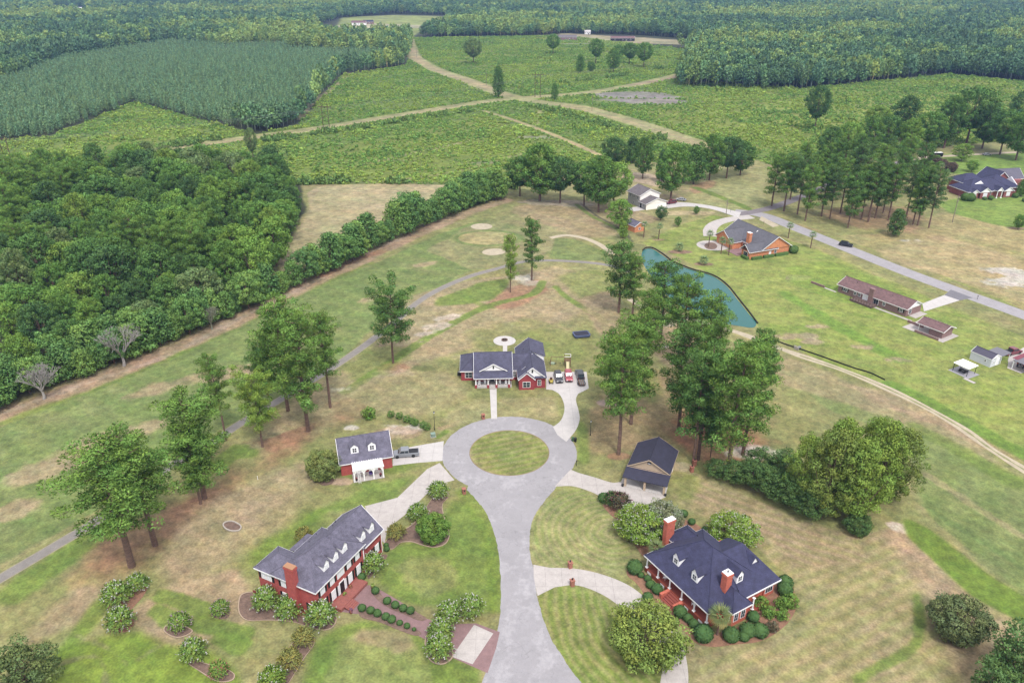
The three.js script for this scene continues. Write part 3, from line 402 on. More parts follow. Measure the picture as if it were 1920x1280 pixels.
// ---------------------------------------------------------------- roads, drives and paths: sheets a few millimetres above one another
{
  const out = [], L = [[-11.62, -61.5], [-8.6, -71.9], [-6.33, -78.8], [-4.71, -84.5], [-3.04, -91.2], [-2.09, -97.5], [-1.98, -103.7], [-2.27, -110.5], [-3.1, -117.9], [-4.48, -123.4], [-6.6, -128.6], [-9.49, -133.4]], Rr = [[10.3, -135.9], [6.86, -129.8], [4.51, -124.6], [3.42, -118.6], [3.5, -112.6], [4.01, -109.1], [4.35, -103.7], [5.03, -98.7], [6.58, -92.9], [8.51, -88.5], [10.74, -84.5], [13.44, -78.8], [16.83, -71.9], [22.56, -61.5]];
  const c = [-0.6, -147.5], r = 15.35, a0 = Math.atan2(L[L.length - 1][1] - c[1], L[L.length - 1][0] - c[0]), a1 = Math.atan2(Rr[0][1] - c[1], Rr[0][0] - c[0]);
  out.push(...smooth(L, 9));
  for (let k = 1; k < 130; k++) { const a = a0 + (a1 + Math.PI * 2 - a0 - Math.PI * 0) % (Math.PI * 2) * k / 130; out.push([c[0] + r * Math.cos(a), c[1] + r * Math.sin(a)]); }
  out.push(...smooth(Rr, 9));
  for (const p of out) { p[0] += 0.28 * (noise(p[0] * 3, p[1] * 3, 60) - 0.5) + rr(-0.06, 0.06); p[1] += 0.28 * (noise(p[1] * 3, p[0] * 3, 60) - 0.5) + rr(-0.06, 0.06); } // turf creeps over the edge
  const s = new THREE.Shape(out.map(([x, z]) => new THREE.Vector2(x, -z))); s.holes.push(new THREE.Path(ellipse(c[0], c[1], 9.05, 9.05, 64).map(([x, z]) => new THREE.Vector2(x, -z))));
  // the road's asphalt is worn pale along the crown and where tyres turn
  const x0 = -24, z0 = -166, w = 48, h = 112, map = texture(512, 1024, (u, v) => {
    const x = x0 + u * w, z = z0 + h - v * h, n = noise(x, z, 30), f = noise(x * 3, z * 3, 20), worn = sst(0.55, 0.8, noise(x + 9, z * 0.4, 22) * 0.7 + f * 0.4) * 14 - sst(0.55, 0.75, noise(x * 0.5 + 70, z, 34)) * 5, crack = Math.abs(noise(x, z + 5, 60) - 0.5) < 0.005 || Math.abs(noise(z + 30, x, 75) - 0.48) < 0.004 ? -16 : 0, k = 12 * (n - 0.5) + 9 * (f - 0.5) + 10 * (rnd() - 0.5) + worn + crack;
    return [toAlbedo[clamp(198 + k, 0, 255) | 0], toAlbedo[clamp(195 + k, 0, 255) | 0], toAlbedo[clamp(199 + k, 0, 255) | 0]];
  }, 1);
  map.repeat.set(1 / w, 1 / h); map.offset.set(-x0 / w, (z0 + h) / h); map.wrapS = map.wrapT = THREE.ClampToEdgeWrapping;
  const m = new THREE.MeshStandardMaterial({ map, roughness: 0.95 }); m.name = 'worn_asphalt';
  structure('street', new THREE.ShapeGeometry(s).rotateX(-Math.PI / 2).translate(0, 0.012, 0), m, 'pale asphalt cul-de-sac with a grass turning circle', 'street');
  // thin raised lip where turf meets the asphalt of the island
  structure('island_lip', new THREE.TorusGeometry(9.05, 0.09, 5, 80).rotateX(Math.PI / 2).translate(c[0], 0.0, c[1]), mat('lipSoil', [186, 164, 132], { roughness: 1 }), 'soil edge round the grass island', 'edge');
}
const drive = (name, poly, m, label, y = 0.016) => structure(name, sheet(poly, y), m, label, 'driveway');
drive('driveway', [...[[9.32, -186.1], [20.38, -186.1], [20.15, -176.9], [17.13, -174.1]], ...smooth([[17.13, -174.1], [16.38, -171.4], [16.61, -165.6], [16.58, -161.8], [15.29, -156.8], [12.68, -151.7]], 4), ...[[10.72, -154.7]], ...smooth([[9.88, -158.2], [11.68, -160.6], [12.99, -165.1], [13.13, -169.5], [12.16, -174.1], [10.59, -176.1]], 4), ...[[8.93, -176.4]]], M.brightConcrete, 'white concrete driveway with a parking pad right of the crimson house', 0.02);
drive('driveway', [[-27.32, -148], [-22.17, -150], [-15.93, -152], [-15.65, -144], [-21.41, -143.2], [-26.51, -142.1]], M.brightConcrete, 'short white concrete driveway under the silver pickup', 0.02);
drive('driveway', [[-30.22, -127.9], [-23.92, -130.7], [-18.7, -140.9], [-16.18, -143.2], [-12.42, -136.8], [-14.86, -135.7], [-18.02, -131.8], [-21.38, -125.5], [-24.6, -120.8], [-24.5, -116.6], [-27.11, -119.4]], M.concrete, 'pinkish concrete driveway above the large brick house', 0.02);
drive('driveway', [...smooth([[9.09, -134.5], [12.74, -134.7], [16.23, -133], [18.41, -131.2], [21.77, -126.8]], 4), ...[[24.37, -126], [32.07, -130.9], [33.18, -134.5], [24.03, -137.6]], ...smooth([[23.39, -136.2], [21.74, -135.9], [17.59, -138], [14.59, -139.5], [12.92, -140.7]], 4)], M.concrete, 'concrete driveway in front of the two bay garage', 0.02);
drive('driveway', [...[[3.96, -110.7], [3.96, -107.1], [4.51, -102.8]], ...smooth([[7.62, -104.9], [11.47, -105.4], [15.57, -103.4], [18.51, -100.5], [21.13, -96.3], [23.18, -92.3], [23.92, -88.5], [22.63, -83.5], [19.88, -77]], 4), ...smooth([[24.01, -77], [27.05, -83.5], [27.92, -88.5], [27.74, -92.9], [26.29, -97.5], [23.8, -101.8], [21.01, -105.3], [16.53, -108.1], [11.78, -109.6], [6.88, -109.9]], 4)], M.concrete, 'curved concrete driveway in front of the brick house with a porch', 0.02);
structure('walkway', sheet([[-5.91, -178.1], [-4.08, -178.1], [-3.66, -161.8], [-5.09, -161.8]], 0.02), M.brightConcrete, 'straight white concrete walk to the crimson house porch', 'walkway');
const A640 = (x, y) => [x, y];
structure('walkway', sheet([[-29.32, -99.1], [-28.97, -103.4], [-27.14, -105.4], [-25.23, -105.4], [-23.1, -104], [-19.56, -101.5], [-14.51, -97.5], [-10.79, -96.3], [-6.03, -96.5], [-2.04, -94.6], [-2.6, -91.2], [-3.85, -86.3], [-9.76, -89.4], [-14.05, -92.9], [-16.88, -94.6], [-22.07, -97.1], [-24.64, -98.4], [-27.42, -98.7]], 0.018), M.paver, 'purplish brick paving running from the large brick house to the street', 'walkway');
structure('parking_pad', sheet([[-6.38, -96.2], [-3.1, -94.3], [-6.27, -88], [-9.68, -89.5]], 0.024), M.concrete, 'cream concrete pad set in the brick paving by the street', 'pad');
structure('cart_path', sheet(band(smooth([[-99.9, -95.1], [-92.8, -107.1], [-87.6, -115.6], [-82.6, -124.3], [-78.2, -136.8], [-73.6, -145.9], [-69.6, -151.7], [-66.7, -158.2], [-57.89, -173.6], [-47.78, -192.1], [-38.86, -212.4], [-28.61, -239.7], [-15.21, -257.9], [-5.84, -265.5], [4.99, -273.4], [20, -273.9], [35.5, -269.4], [42.41, -262.2]], 5), 2.2), 0.008), M.pathAsphalt, 'narrow grey golf cart path along the fairway', 'path');
structure('cart_path_edge', sheet(band(smooth([[-99.9, -95.1], [-92.8, -107.1], [-87.6, -115.6], [-82.6, -124.3], [-78.2, -136.8], [-73.6, -145.9], [-69.6, -151.7], [-66.7, -158.2], [-57.89, -173.6], [-47.78, -192.1], [-38.86, -212.4], [-28.61, -239.7], [-15.21, -257.9], [-5.84, -265.5]], 5), 2.8), 0.004), speckle('pathEdge', [184, 176, 150], 0.3, 6, { roughness: 1 }), 'worn sandy edge of the cart path', 'path');
structure('sand_path', sheet(band(smooth([[15.61, -301], [21.89, -304.4], [28.24, -301.7], [34.02, -294.3], [38.92, -281.7]], 5), 2.6), 0.008), M.sandPath, 'pale sandy path curving past the golf green', 'path');
structure('dirt_track', sheet(band(smooth([[39.03, -237.4], [46.06, -226.4], [56.7, -220.2], [67.8, -211.7], [76.8, -201.5], [81.9, -196], [91.7, -186.1], [101.4, -172.2], [107.8, -158.2], [110.1, -148.6], [113.7, -138.4]], 5), (u) => 2.4 + 0.4 * Math.sin(u * 40)), 0.008), M.sandPath, 'pale dirt track running down beside the pond', 'track');
structure('dirt_track_grass', sheet(band(smooth([[81.9, -196], [91.7, -186.1], [101.4, -172.2], [107.8, -158.2], [110.1, -148.6], [113.7, -138.4]], 5), (u) => 0.5 + 0.3 * Math.sin(u * 60)), 0.012), speckle('midGrass', [172, 172, 122], 0.35, 5, { roughness: 1 }), 'strip of grass between the wheel ruts of the dirt track', 'grass');
structure('street', sheet(band(smooth([[100.4, -338.7], [110.3, -333.8], [120.8, -312.2], [130.3, -290.4], [142.6, -262.2], [152.2, -243.5], [162.5, -224.3], [172.6, -204.3]], 6), 7), 0.012), M.asphalt, 'straight asphalt road past the houses on the right', 'street');
structure('street', sheet(band(smooth([[100.8, -333.8], [116.6, -343], [137.4, -361.8], [179.3, -403.1], [218.8, -434.8], [235.9, -445.4]], 6), 5), 0.016), speckle('oldAsphalt', [156, 148, 152], 0.2, 11, { roughness: 1 }), 'side road slipping behind the roadside pines', 'street');
structure('street', sheet(band(smooth([[216.5, -429.6], [235.9, -445.4], [254, -450.9], [278.8, -456.5], [310.5, -462.3]], 6), 4.4), 0.02), M.sandPath, 'gravel lane at the edge of the far lawn', 'street');
drive('driveway', [...[[64.5, -348.1]], ...smooth([[72.5, -354.4], [82.1, -352.6], [91, -348.1], [102.8, -337.1]], 4), ...smooth([[99.5, -328.9], [89.8, -343], [80.8, -346.4], [70.4, -343], [67.4, -339.6]], 4)], M.brightConcrete, 'bright concrete driveway of the beige house', 0.024);
drive('driveway', band(smooth([[105.8, -330.5], [96.8, -327.4], [88.3, -321.2], [83.2, -312.2], [81.1, -303]], 5), 5.5), M.concrete, 'curved concrete driveway of the orange brick house', 0.022);
structure('walkway', sheet([...ellipse(79.6, -291.7, 6.4, 6.2, 30)], 0.026), M.concrete, 'concrete loop round the palm bed of the orange brick house', 'walkway');
structure('walkway', sheet([[110.3, -331.3], [113.9, -317.4], [110.5, -315.2], [107.7, -325.8]], 0.024), M.sandPath, 'sandy patch beside the road mailboxes', 'path');
drive('driveway', [[134.7, -233.4], [145.5, -240.6], [148.3, -236], [132.1, -226.9]], M.brightConcrete, 'concrete driveway beside the long ranch house', 0.022);
drive('driveway', [[145.5, -240.6], [150.2, -245.4], [153.9, -238.3], [148.3, -236]], speckle('driveApron', [150, 148, 156], 0.2, 6, { roughness: 1 }), 'grey asphalt apron of the ranch house driveway', 0.022);
drive('driveway', [[141.2, -195.4], [151.5, -203.2], [155.1, -201.5], [146.9, -188.3], [138.5, -185.2], [136.6, -188.3]], M.concrete, 'concrete drive between the carports at the right edge', 0.022);
for (const [p, l] of [[ellipse(-12.9, -316.3, 4.6, 4.2, 26), 'small sand bunker above the golf green'], [ellipse(-7.02, -284.1, 4.6, 3.8, 26, 0.3), 'small sand bunker below the golf green']]) structure('sand_bunker', sheet(p, 0.012), M.sandPath, l, 'bunker');

// ---------------------------------------------------------------- plants: leaf faces spread through crowns, branches as tapered tubes
const leafMats = new Map();
function leafMat(r, g, b) { const k = [r, g, b].join(); if (!leafMats.has(k)) { const m = new THREE.MeshLambertMaterial({ color: new THREE.Color().setRGB(r, g, b), vertexColors: true, side: THREE.DoubleSide }); m.name = 'leaves'; leafMats.set(k, m); } return leafMats.get(k); }
class Leaves {
  constructor() { this.P = []; this.N = []; this.C = []; this.I = []; }
  // a kite-shaped leaf spray: centre c, long axis d, outward o, length l, width w, tint
  leaf(cx, cy, cz, dx, dy, dz, ox, oy, oz, l, w, t) {
    let sx = dy * oz - dz * oy, sy = dz * ox - dx * oz, sz = dx * oy - dy * ox; const s = Math.hypot(sx, sy, sz) || 1; sx /= s; sy /= s; sz /= s;
    let nx = sy * dz - sz * dy, ny = sz * dx - sx * dz, nz = sx * dy - sy * dx; const f = nx * ox + ny * oy + nz * oz < 0 ? -1 : 1; nx *= f; ny *= f; nz *= f;
    const k = this.P.length / 3, h = l / 2, b = w / 2, q = -l * 0.08, lift = w * 0.18;
    this.P.push(cx - dx * h, cy - dy * h, cz - dz * h, cx + dx * q + sx * b - nx * lift, cy + dy * q + sy * b - ny * lift, cz + dz * q + sz * b - nz * lift, cx + dx * h, cy + dy * h, cz + dz * h, cx + dx * q - sx * b - nx * lift, cy + dy * q - sy * b - ny * lift, cz + dz * q - sz * b - nz * lift);
    const mx = nx * 0.6 + ox * 0.4, my = ny * 0.6 + oy * 0.4, mz = nz * 0.6 + oz * 0.4, m = Math.hypot(mx, my, mz) || 1;
    for (let i = 0; i < 4; i++) { this.N.push(mx / m, my / m, mz / m); this.C.push(t[0], t[1], t[2]); }
    if (f < 0) this.I.push(k, k + 3, k + 2, k, k + 2, k + 1); else this.I.push(k, k + 1, k + 2, k, k + 2, k + 3);
  }
  // a rounded clump of n leaves
  clump(c, rx, ry, rz, n, size, tint, slim = 0.55, out = 0.5, up = 0) {
    for (let i = 0; i < n; i++) {
      const y = rr(-0.75, 1), a = rr(0, 6.2832), q = Math.sqrt(1 - y * y), r = Math.cbrt(rr(0.3, 1)), ox = q * Math.cos(a), oy = y, oz = q * Math.sin(a);
      let dx = rr(-1, 1) + ox * out, dy = rr(-1, 1) + oy * out + up, dz = rr(-1, 1) + oz * out; const l = Math.hypot(dx, dy, dz) || 1, v = rr(0.8, 1.22), s = size * rr(0.7, 1.3);
      this.leaf(c.x + ox * r * rx, c.y + oy * r * ry, c.z + oz * r * rz, dx / l, dy / l, dz / l, ox, oy, oz, s, s * slim, [tint[0] * v, tint[1] * v * rr(0.94, 1.06), tint[2] * v]);
    }
  }
  build() { const g = new THREE.BufferGeometry(); g.setAttribute('position', new THREE.Float32BufferAttribute(this.P, 3)); g.setAttribute('normal', new THREE.Float32BufferAttribute(this.N, 3)); g.setAttribute('color', new THREE.Float32BufferAttribute(this.C, 3)); g.setIndex(this.I); return g; }
}
const tintOf = (v = 0.16, warm = 0.12) => { const k = rr(1 - v, 1 + v), w = rr(-warm, warm); return [k * (1 + w), k, k * (1 - w * 0.7)]; };
// a tapered, slightly bent branch through points, one ring per point
function limb(pts, r0, r1, n = 6) {
  const P = [], U = [], I = [], q = new THREE.Quaternion(), d = V(), v = V();
  pts.forEach((p, i) => {
    d.subVectors(pts[Math.min(pts.length - 1, i + 1)], pts[Math.max(0, i - 1)]).normalize(); q.setFromUnitVectors(V(0, 1, 0), d); const t = i / (pts.length - 1), r = r0 + (r1 - r0) * t;
    for (let k = 0; k <= n; k++) { const a = k / n * Math.PI * 2; v.set(Math.cos(a) * r, 0, Math.sin(a) * r).applyQuaternion(q).add(p); P.push(v.x, v.y, v.z); U.push(k / n * 1.2, p.y); }
  });
  for (let i = 0; i + 1 < pts.length; i++) for (let k = 0; k < n; k++) { const a = i * (n + 1) + k, b = a + n + 1; I.push(a, b, a + 1, a + 1, b, b + 1); }
  const g = new THREE.BufferGeometry(); g.setAttribute('position', new THREE.Float32BufferAttribute(P, 3)); g.setAttribute('uv', new THREE.Float32BufferAttribute(U, 2)); g.setIndex(I); g.computeVertexNormals(); return g.toNonIndexed();
}
function stem(h, lean, r0, r1, n = 7, steps = 6) { const b = rr(0, 6.28), w = rr(0, lean), pts = []; for (let i = 0; i <= steps; i++) { const t = i / steps; pts.push(V(Math.cos(b) * w * t * t + Math.sin(t * 5 + b) * 0.012 * h * t, h * t, Math.sin(b) * w * t * t + Math.cos(t * 4 + b) * 0.012 * h * t)); } return { pts, geo: limb(pts, r0, r1, n), at: (t) => { const f = clamp(t) * steps, i = Math.min(steps - 1, Math.floor(f)); return pts[i].clone().lerp(pts[i + 1], f - i); } }; }

// tall pine: bare lower trunk, whorls of limbs that carry flattened needle tufts
function pineModel(h, crown, spread, dens = 1, top = 1, leafSize = 0.45) {
  const s = stem(h, h * 0.04, h * 0.0165, h * 0.004), wood = [s.geo], L = new Leaves(), n = Math.round(34 * dens);
  for (let i = 0; i < n; i++) {
    const t = crown + (0.99 - crown) * Math.pow((i + rr(0, 1)) / n, 0.9), p = s.at(t), a = i * 2.4 + rr(-0.5, 0.5), k = (t - crown) / (1 - crown);
    const len = spread * (0.5 + 0.72 * Math.sin(Math.PI * (0.2 + 0.72 * k))) * rr(0.5, 1.12) * (k > 0.85 ? top : 1), rise = rr(-0.05, 0.35) + k * 0.35, dir = V(Math.cos(a), 0, Math.sin(a));
    const tip = p.clone().addScaledVector(dir, len).add(V(0, len * rise, 0)), mid = p.clone().lerp(tip, 0.5).add(V(0, -0.06 * len, 0));
    wood.push(limb([p, mid, tip], h * 0.0045, h * 0.0014, 4));
    const m = Math.max(2, Math.round(len * 1.25));
    for (let j = 0; j < m; j++) {
      const u = 1 - j / m * 0.78, c = p.clone().lerp(tip, u).add(V(rr(-0.6, 0.6), rr(-0.15, 0.45), rr(-0.6, 0.6))), r = rr(0.85, 1.4) * (0.75 + 0.25 * spread / 4);
      L.clump(c, r, r * 0.78, r, Math.round(74 * dens), leafSize, tintOf(0.34, 0.13), 0.36, 0.8, 0.25);
    }
  }
  L.clump(s.at(1), 1, 1.1, 1, 40, leafSize, tintOf(), 0.4, 0.8, 0.5);
  return { crown: L.build(), trunk: mergeGeometries(wood), h };
}
// broadleaf: clumps over and through an ellipsoid or egg, limbs inside
function broadModel(h, rx, base, clumps, per, size, opt = {}) {
  const { cone = 0, flowers = 0, lump = 1.5, stems = 1, gap = 0.55, r0 = h * 0.022, wild = 0.45 } = opt, lobes = Array.from({ length: 9 }, () => V(rr(-1, 1), rr(-0.6, 1), rr(-1, 1)).normalize().toArray()), wood = [], L = new Leaves(), F = new Leaves(), cy = base + (h - base) * 0.5, ry = (h - base) * 0.5;
  for (let k = 0; k < stems; k++) { const s = stem(h * 0.72, stems > 1 ? rx * 0.6 : 0.5, r0 / Math.sqrt(stems), r0 * 0.3); wood.push(s.geo); }
  for (let i = 0; i < clumps; i++) {
    const y = 1 - 2 * (i + 0.5) / clumps, a = i * 2.39996 + rr(-0.35, 0.35), q = Math.sqrt(1 - y * y), k = rr(gap, 1), narrow = cone ? 1 - cone * (y * 0.5 + 0.5) : 1;
    const lb = Math.max(...lobes.map(([lx, ly, lz]) => q * Math.cos(a) * lx + y * ly + q * Math.sin(a) * lz)), f = 1 - wild + wild * 1.5 * Math.max(0, lb), c = V(q * Math.cos(a) * rx * k * narrow * f, cy + y * ry * (0.9 + 0.1 * k) * (0.5 + 0.5 * f) + rr(-0.4, 0.4), q * Math.sin(a) * rx * k * narrow * f), r = lump * rr(0.7, 1.3);
    if (c.y < base * 0.6) c.y = base * 0.6;
    if (i % 4 === 0) wood.push(limb([V(0, base + (c.y - base) * 0.25, 0), c.clone().multiplyScalar(0.55).setY((base + c.y) * 0.5), c], r0 * 0.35, r0 * 0.1, 4));
    L.clump(c, r, r * 0.8, r, per, size, tintOf(0.2, 0.1), 0.6, 0.25);
    for (let j = 0; j < flowers; j++) { const o = V(rr(-1, 1), rr(-0.2, 1), rr(-1, 1)).normalize(); F.clump(c.clone().addScaledVector(o, r * 1.02), 0.13, 0.13, 0.13, 6, 0.16, [1, 1, 1], 0.8, 0.2); }
  }
  return { crown: L.build(), blossom: flowers ? F.build() : null, trunk: mergeGeometries(wood), h };
}
// fountain-shaped flowering shrub: arching sprays from the base, blossoms at their ends
function crapeModel(h, r, sprays, flowers) {
  const L = new Leaves(), F = new Leaves(), wood = [];
  for (let k = 0; k < 6; k++) { const a = k * 1.05 + rr(-0.3, 0.3), t = V(Math.cos(a) * r * 0.45, h * 0.6, Math.sin(a) * r * 0.45); wood.push(limb([V(Math.cos(a) * 0.12, 0, Math.sin(a) * 0.12), t.clone().multiplyScalar(0.5).setY(h * 0.34), t], 0.06, 0.03, 5)); }
  for (let i = 0; i < sprays; i++) {
    const y = Math.pow((i + 0.5) / sprays, 0.8), a = i * 2.39996, el = Math.acos(y * 0.98) , q = Math.sin(el), ty = h * (0.34 + 0.66 * Math.cos(el)) * rr(0.9, 1.05) + (q > 0.8 ? -h * 0.22 * rr(0, 1) : 0), ext = rr(0.72, 1.12), tip = V(Math.cos(a) * q * r * ext, ty, Math.sin(a) * q * r * ext), root = V(tip.x * 0.25, h * 0.3, tip.z * 0.25), tint = tintOf(0.22, 0.16);
    const d = tip.clone().sub(root).normalize();
    for (let j = 0; j < 18; j++) {
      const u = 0.42 + 0.58 * j / 17, p = root.clone().lerp(tip, u); p.y += Math.sin(u * Math.PI) * h * 0.1; const o = p.clone().sub(V(0, h * 0.35, 0)).normalize(), e = V(d.x + rr(-0.6, 0.6), d.y + rr(-0.5, 0.6), d.z + rr(-0.6, 0.6)).normalize(), s = rr(0.26, 0.44);
      L.leaf(p.x + rr(-0.14, 0.14), p.y + rr(-0.1, 0.12), p.z + rr(-0.14, 0.14), e.x, e.y, e.z, o.x, o.y, o.z, s, s * 0.42, tint);
    }
    if (rnd() < flowers) { const o = tip.clone().sub(V(0, h * 0.3, 0)).normalize(); F.clump(tip.clone().addScaledVector(o, 0.12), 0.14, 0.17, 0.14, 8, 0.17, [1, 1, 1], 0.8, 0.2); }
  }
  return { crown: L.build(), blossom: F.P.length ? F.build() : null, trunk: mergeGeometries(wood), h };
}
// clipped evergreen ball
function ballModel(r, flat = 0.9) { const L = new Leaves(), lob = Array.from({ length: 6 }, () => V(rr(-1, 1), rr(-0.5, 1), rr(-1, 1)).normalize()); for (let i = 0; i < 620; i++) { const y = rr(-0.8, 1), a = rr(0, 6.283), q = Math.sqrt(1 - y * y), o = V(q * Math.cos(a), y, q * Math.sin(a)), k = r * rr(0.92, 1.04) * (0.93 + 0.12 * Math.max(0, ...lob.map((v) => v.dot(o)))); const d = V(rr(-1, 1), rr(-1, 1), rr(-1, 1)).normalize(), t = tintOf(0.2, 0.1), s = rr(0.16, 0.27); L.leaf(o.x * k, r * flat * 0.85 + y * k * flat, o.z * k, d.x, d.y, d.z, o.x, o.y, o.z, s, s * 0.7, t); }
  const core = new THREE.IcosahedronGeometry(r * 0.93, 3); core.scale(1, flat, 1).translate(0, r * flat * 0.85, 0); return { crown: L.build(), core, h: r * 1.8 }; }
// sabal palm: ringed trunk, fan fronds
function palmModel(h, r, n = 34) {
  const L = new Leaves(), s = stem(h, 0.25, 0.2, 0.17, 8, 5), t = s.at(1);
  for (let i = 0; i < n; i++) {
    const a = i * 2.4, el = 1.25 - 1.95 * (i / n), dead = i > n - 6, p = t.clone().add(V(Math.cos(a) * Math.cos(el) * r * 0.42, Math.sin(el) * r * 0.42, Math.sin(a) * Math.cos(el) * r * 0.42)), f = V(Math.cos(a) * Math.cos(el), Math.sin(el), Math.sin(a) * Math.cos(el)), side = V(-Math.sin(a), 0, Math.cos(a)), o = V(f.x * 0.3, 1, f.z * 0.3).normalize(), tint = dead ? [2.2, 1.5, 1.4] : tintOf(0.15, 0.1);
    for (let k = -4; k <= 4; k++) { const d = f.clone().multiplyScalar(Math.cos(k * 0.3)).addScaledVector(side, Math.sin(k * 0.3)); d.y -= 0.12 * Math.abs(k) * 0.3 + 0.15; d.normalize(); L.leaf(p.x + d.x * r * 0.3, p.y + d.y * r * 0.3, p.z + d.z * r * 0.3, d.x, d.y, d.z, o.x, o.y, o.z, r * rr(0.68, 0.86), r * 0.075, tint); }
  }
  return { crown: L.build(), trunk: s.geo, h };
}
// leafless grey tree
function bareModel(h, r) {
  const g = [], grow = (p, d, len, rad, lvl) => {
    const q = p.clone().addScaledVector(d, len), m = p.clone().lerp(q, 0.5).add(V(rr(-0.05, 0.05) * len, 0, rr(-0.05, 0.05) * len)); g.push(limb([p, m, q], rad, rad * 0.6, lvl > 2 ? 3 : 5));
    if (lvl >= 5) return; const n = lvl === 0 ? 7 : 3;
    for (let i = 0; i < n; i++) { const a = i / n * 6.283 + rr(-0.4, 0.4), s = lvl === 0 ? rr(0.35, 0.8) : rr(0.25, 0.5), x = V(1, 0, 0).cross(d).normalize(), y = d.clone().cross(x); const e = d.clone().multiplyScalar(Math.cos(s)).addScaledVector(x, Math.sin(s) * Math.cos(a)).addScaledVector(y, Math.sin(s) * Math.sin(a)); e.y += 0.12; grow(q, e.normalize(), len * (lvl === 0 ? 0.95 : rr(0.62, 0.8)), rad * 0.62, lvl + 1); }
  };
  grow(V(0, 0, 0), V(0, 1, 0), h * 0.27, 0.3, 0); return { trunk: mergeGeometries(g), h };
}
// place a plant: a thing with trunk and crown; the model's geometry is shared by all its copies
function plant(name, model, label, category, x, z, o = {}) {
  const { s = 1, sx = 1, turn = rr(0, 6.28), leaf = [0.07, 0.12, 0.045], bark = M.bark, group, blossom = [246, 244, 240], part: crownName = 'crown' } = o;
  const t = thing(name, label, category, x, z, turn, group); t.scale.set(s * sx, s, s * sx);
  if (model.trunk) part('trunk', model.trunk, bark, t);
  if (model.core) part('inner_foliage', model.core, coreMat(leaf), t);
  if (model.crown) part(crownName, model.crown, leafMat(...leaf), t);
  if (model.blossom) part('blossoms', model.blossom, blossomMat(blossom), t);
  return t;
}
const plainMats = new Map();
function coreMat(l) { const k = 'c' + l.join(); if (!plainMats.has(k)) plainMats.set(k, new THREE.MeshLambertMaterial({ color: new THREE.Color().setRGB(...l) })); return plainMats.get(k); }
function blossomMat(c) { const k = 'b' + c.join(); if (!plainMats.has(k)) plainMats.set(k, new THREE.MeshStandardMaterial({ color: col(...c), roughness: 0.8, side: THREE.DoubleSide })); return plainMats.get(k); }
const G1 = { pine: [0.138, 0.24, 0.054], pineDark: [0.105, 0.195, 0.052], pineLight: [0.2, 0.3, 0.06], broad: [0.14, 0.24, 0.05], broadDark: [0.09, 0.155, 0.05], broadLight: [0.185, 0.275, 0.056], yellow: [0.24, 0.3, 0.07], box: [0.07, 0.13, 0.044], crape: [0.2, 0.3, 0.075], tawny: [0.25, 0.25, 0.08], cypress: [0.13, 0.22, 0.06], grey: [0.2, 0.235, 0.13], palm: [0.15, 0.185, 0.075], maroon: [0.125, 0.115, 0.07] };
const PINE = [pineModel(28, 0.34, 4.8, 1.15), pineModel(25, 0.24, 3.9, 1.15), pineModel(27, 0.38, 4.3, 1.1), pineModel(22, 0.2, 3.7, 1.15), pineModel(20, 0.3, 5, 1.15, 1.4)];
const BROAD = [broadModel(16, 6.2, 4, 115, 84, 0.5, { lump: 1.35 }), broadModel(18, 6, 3.4, 120, 84, 0.5, { gap: 0.35, lump: 1.35 }), broadModel(13, 5.4, 2.2, 100, 84, 0.46, { gap: 0.4, lump: 1.25 }), broadModel(15, 5.2, 2, 95, 44, 0.7, { cone: 0.55 }), broadModel(12, 4, 1.2, 70, 42, 0.62, { cone: 0.75, lump: 1.25 }), broadModel(22, 6, 1.6, 120, 120, 0.46, { stems: 3, gap: 0.3, lump: 1.5, wild: 0.62, cone: 0.15 })];
const CRAPE = [crapeModel(4.2, 2.5, 230, 0.26), crapeModel(3.8, 2.6, 230, 0.18), crapeModel(3.6, 2.4, 210, 0.34), crapeModel(4, 2.5, 190, 0)];
const BALL = [ballModel(1), ballModel(1, 0.8)], PALM = [palmModel(5.2, 1.7, 26), palmModel(1.5, 1.9, 30), palmModel(4.2, 2.0, 30)], BARE = [bareModel(8, 4), bareModel(7, 4)];
const ROUND = [broadModel(6.2, 4.2, 0.5, 130, 130, 0.3, { stems: 3, lump: 0.9, gap: 0.66, r0: 0.16, wild: 0.22 }), broadModel(2.4, 1.6, 0.1, 34, 46, 0.3, { stems: 2, lump: 0.55, gap: 0.55, r0: 0.05 }), broadModel(6, 4.2, 0.4, 130, 120, 0.3, { stems: 3, lump: 0.9, gap: 0.66, r0: 0.16, wild: 0.25, flowers: 3 })];
const pine = (x, z, h, k, label, o = {}) => plant('pine_tree', PINE[k], label, 'tree', x, z, { s: h / PINE[k].h, leaf: G1.pine, group: 'pines round the lots', ...o });
const broad = (x, z, h, k, label, o = {}) => plant('broadleaf_tree', BROAD[k], label, 'tree', x, z, { s: h / BROAD[k].h, leaf: G1.broad, ...o });

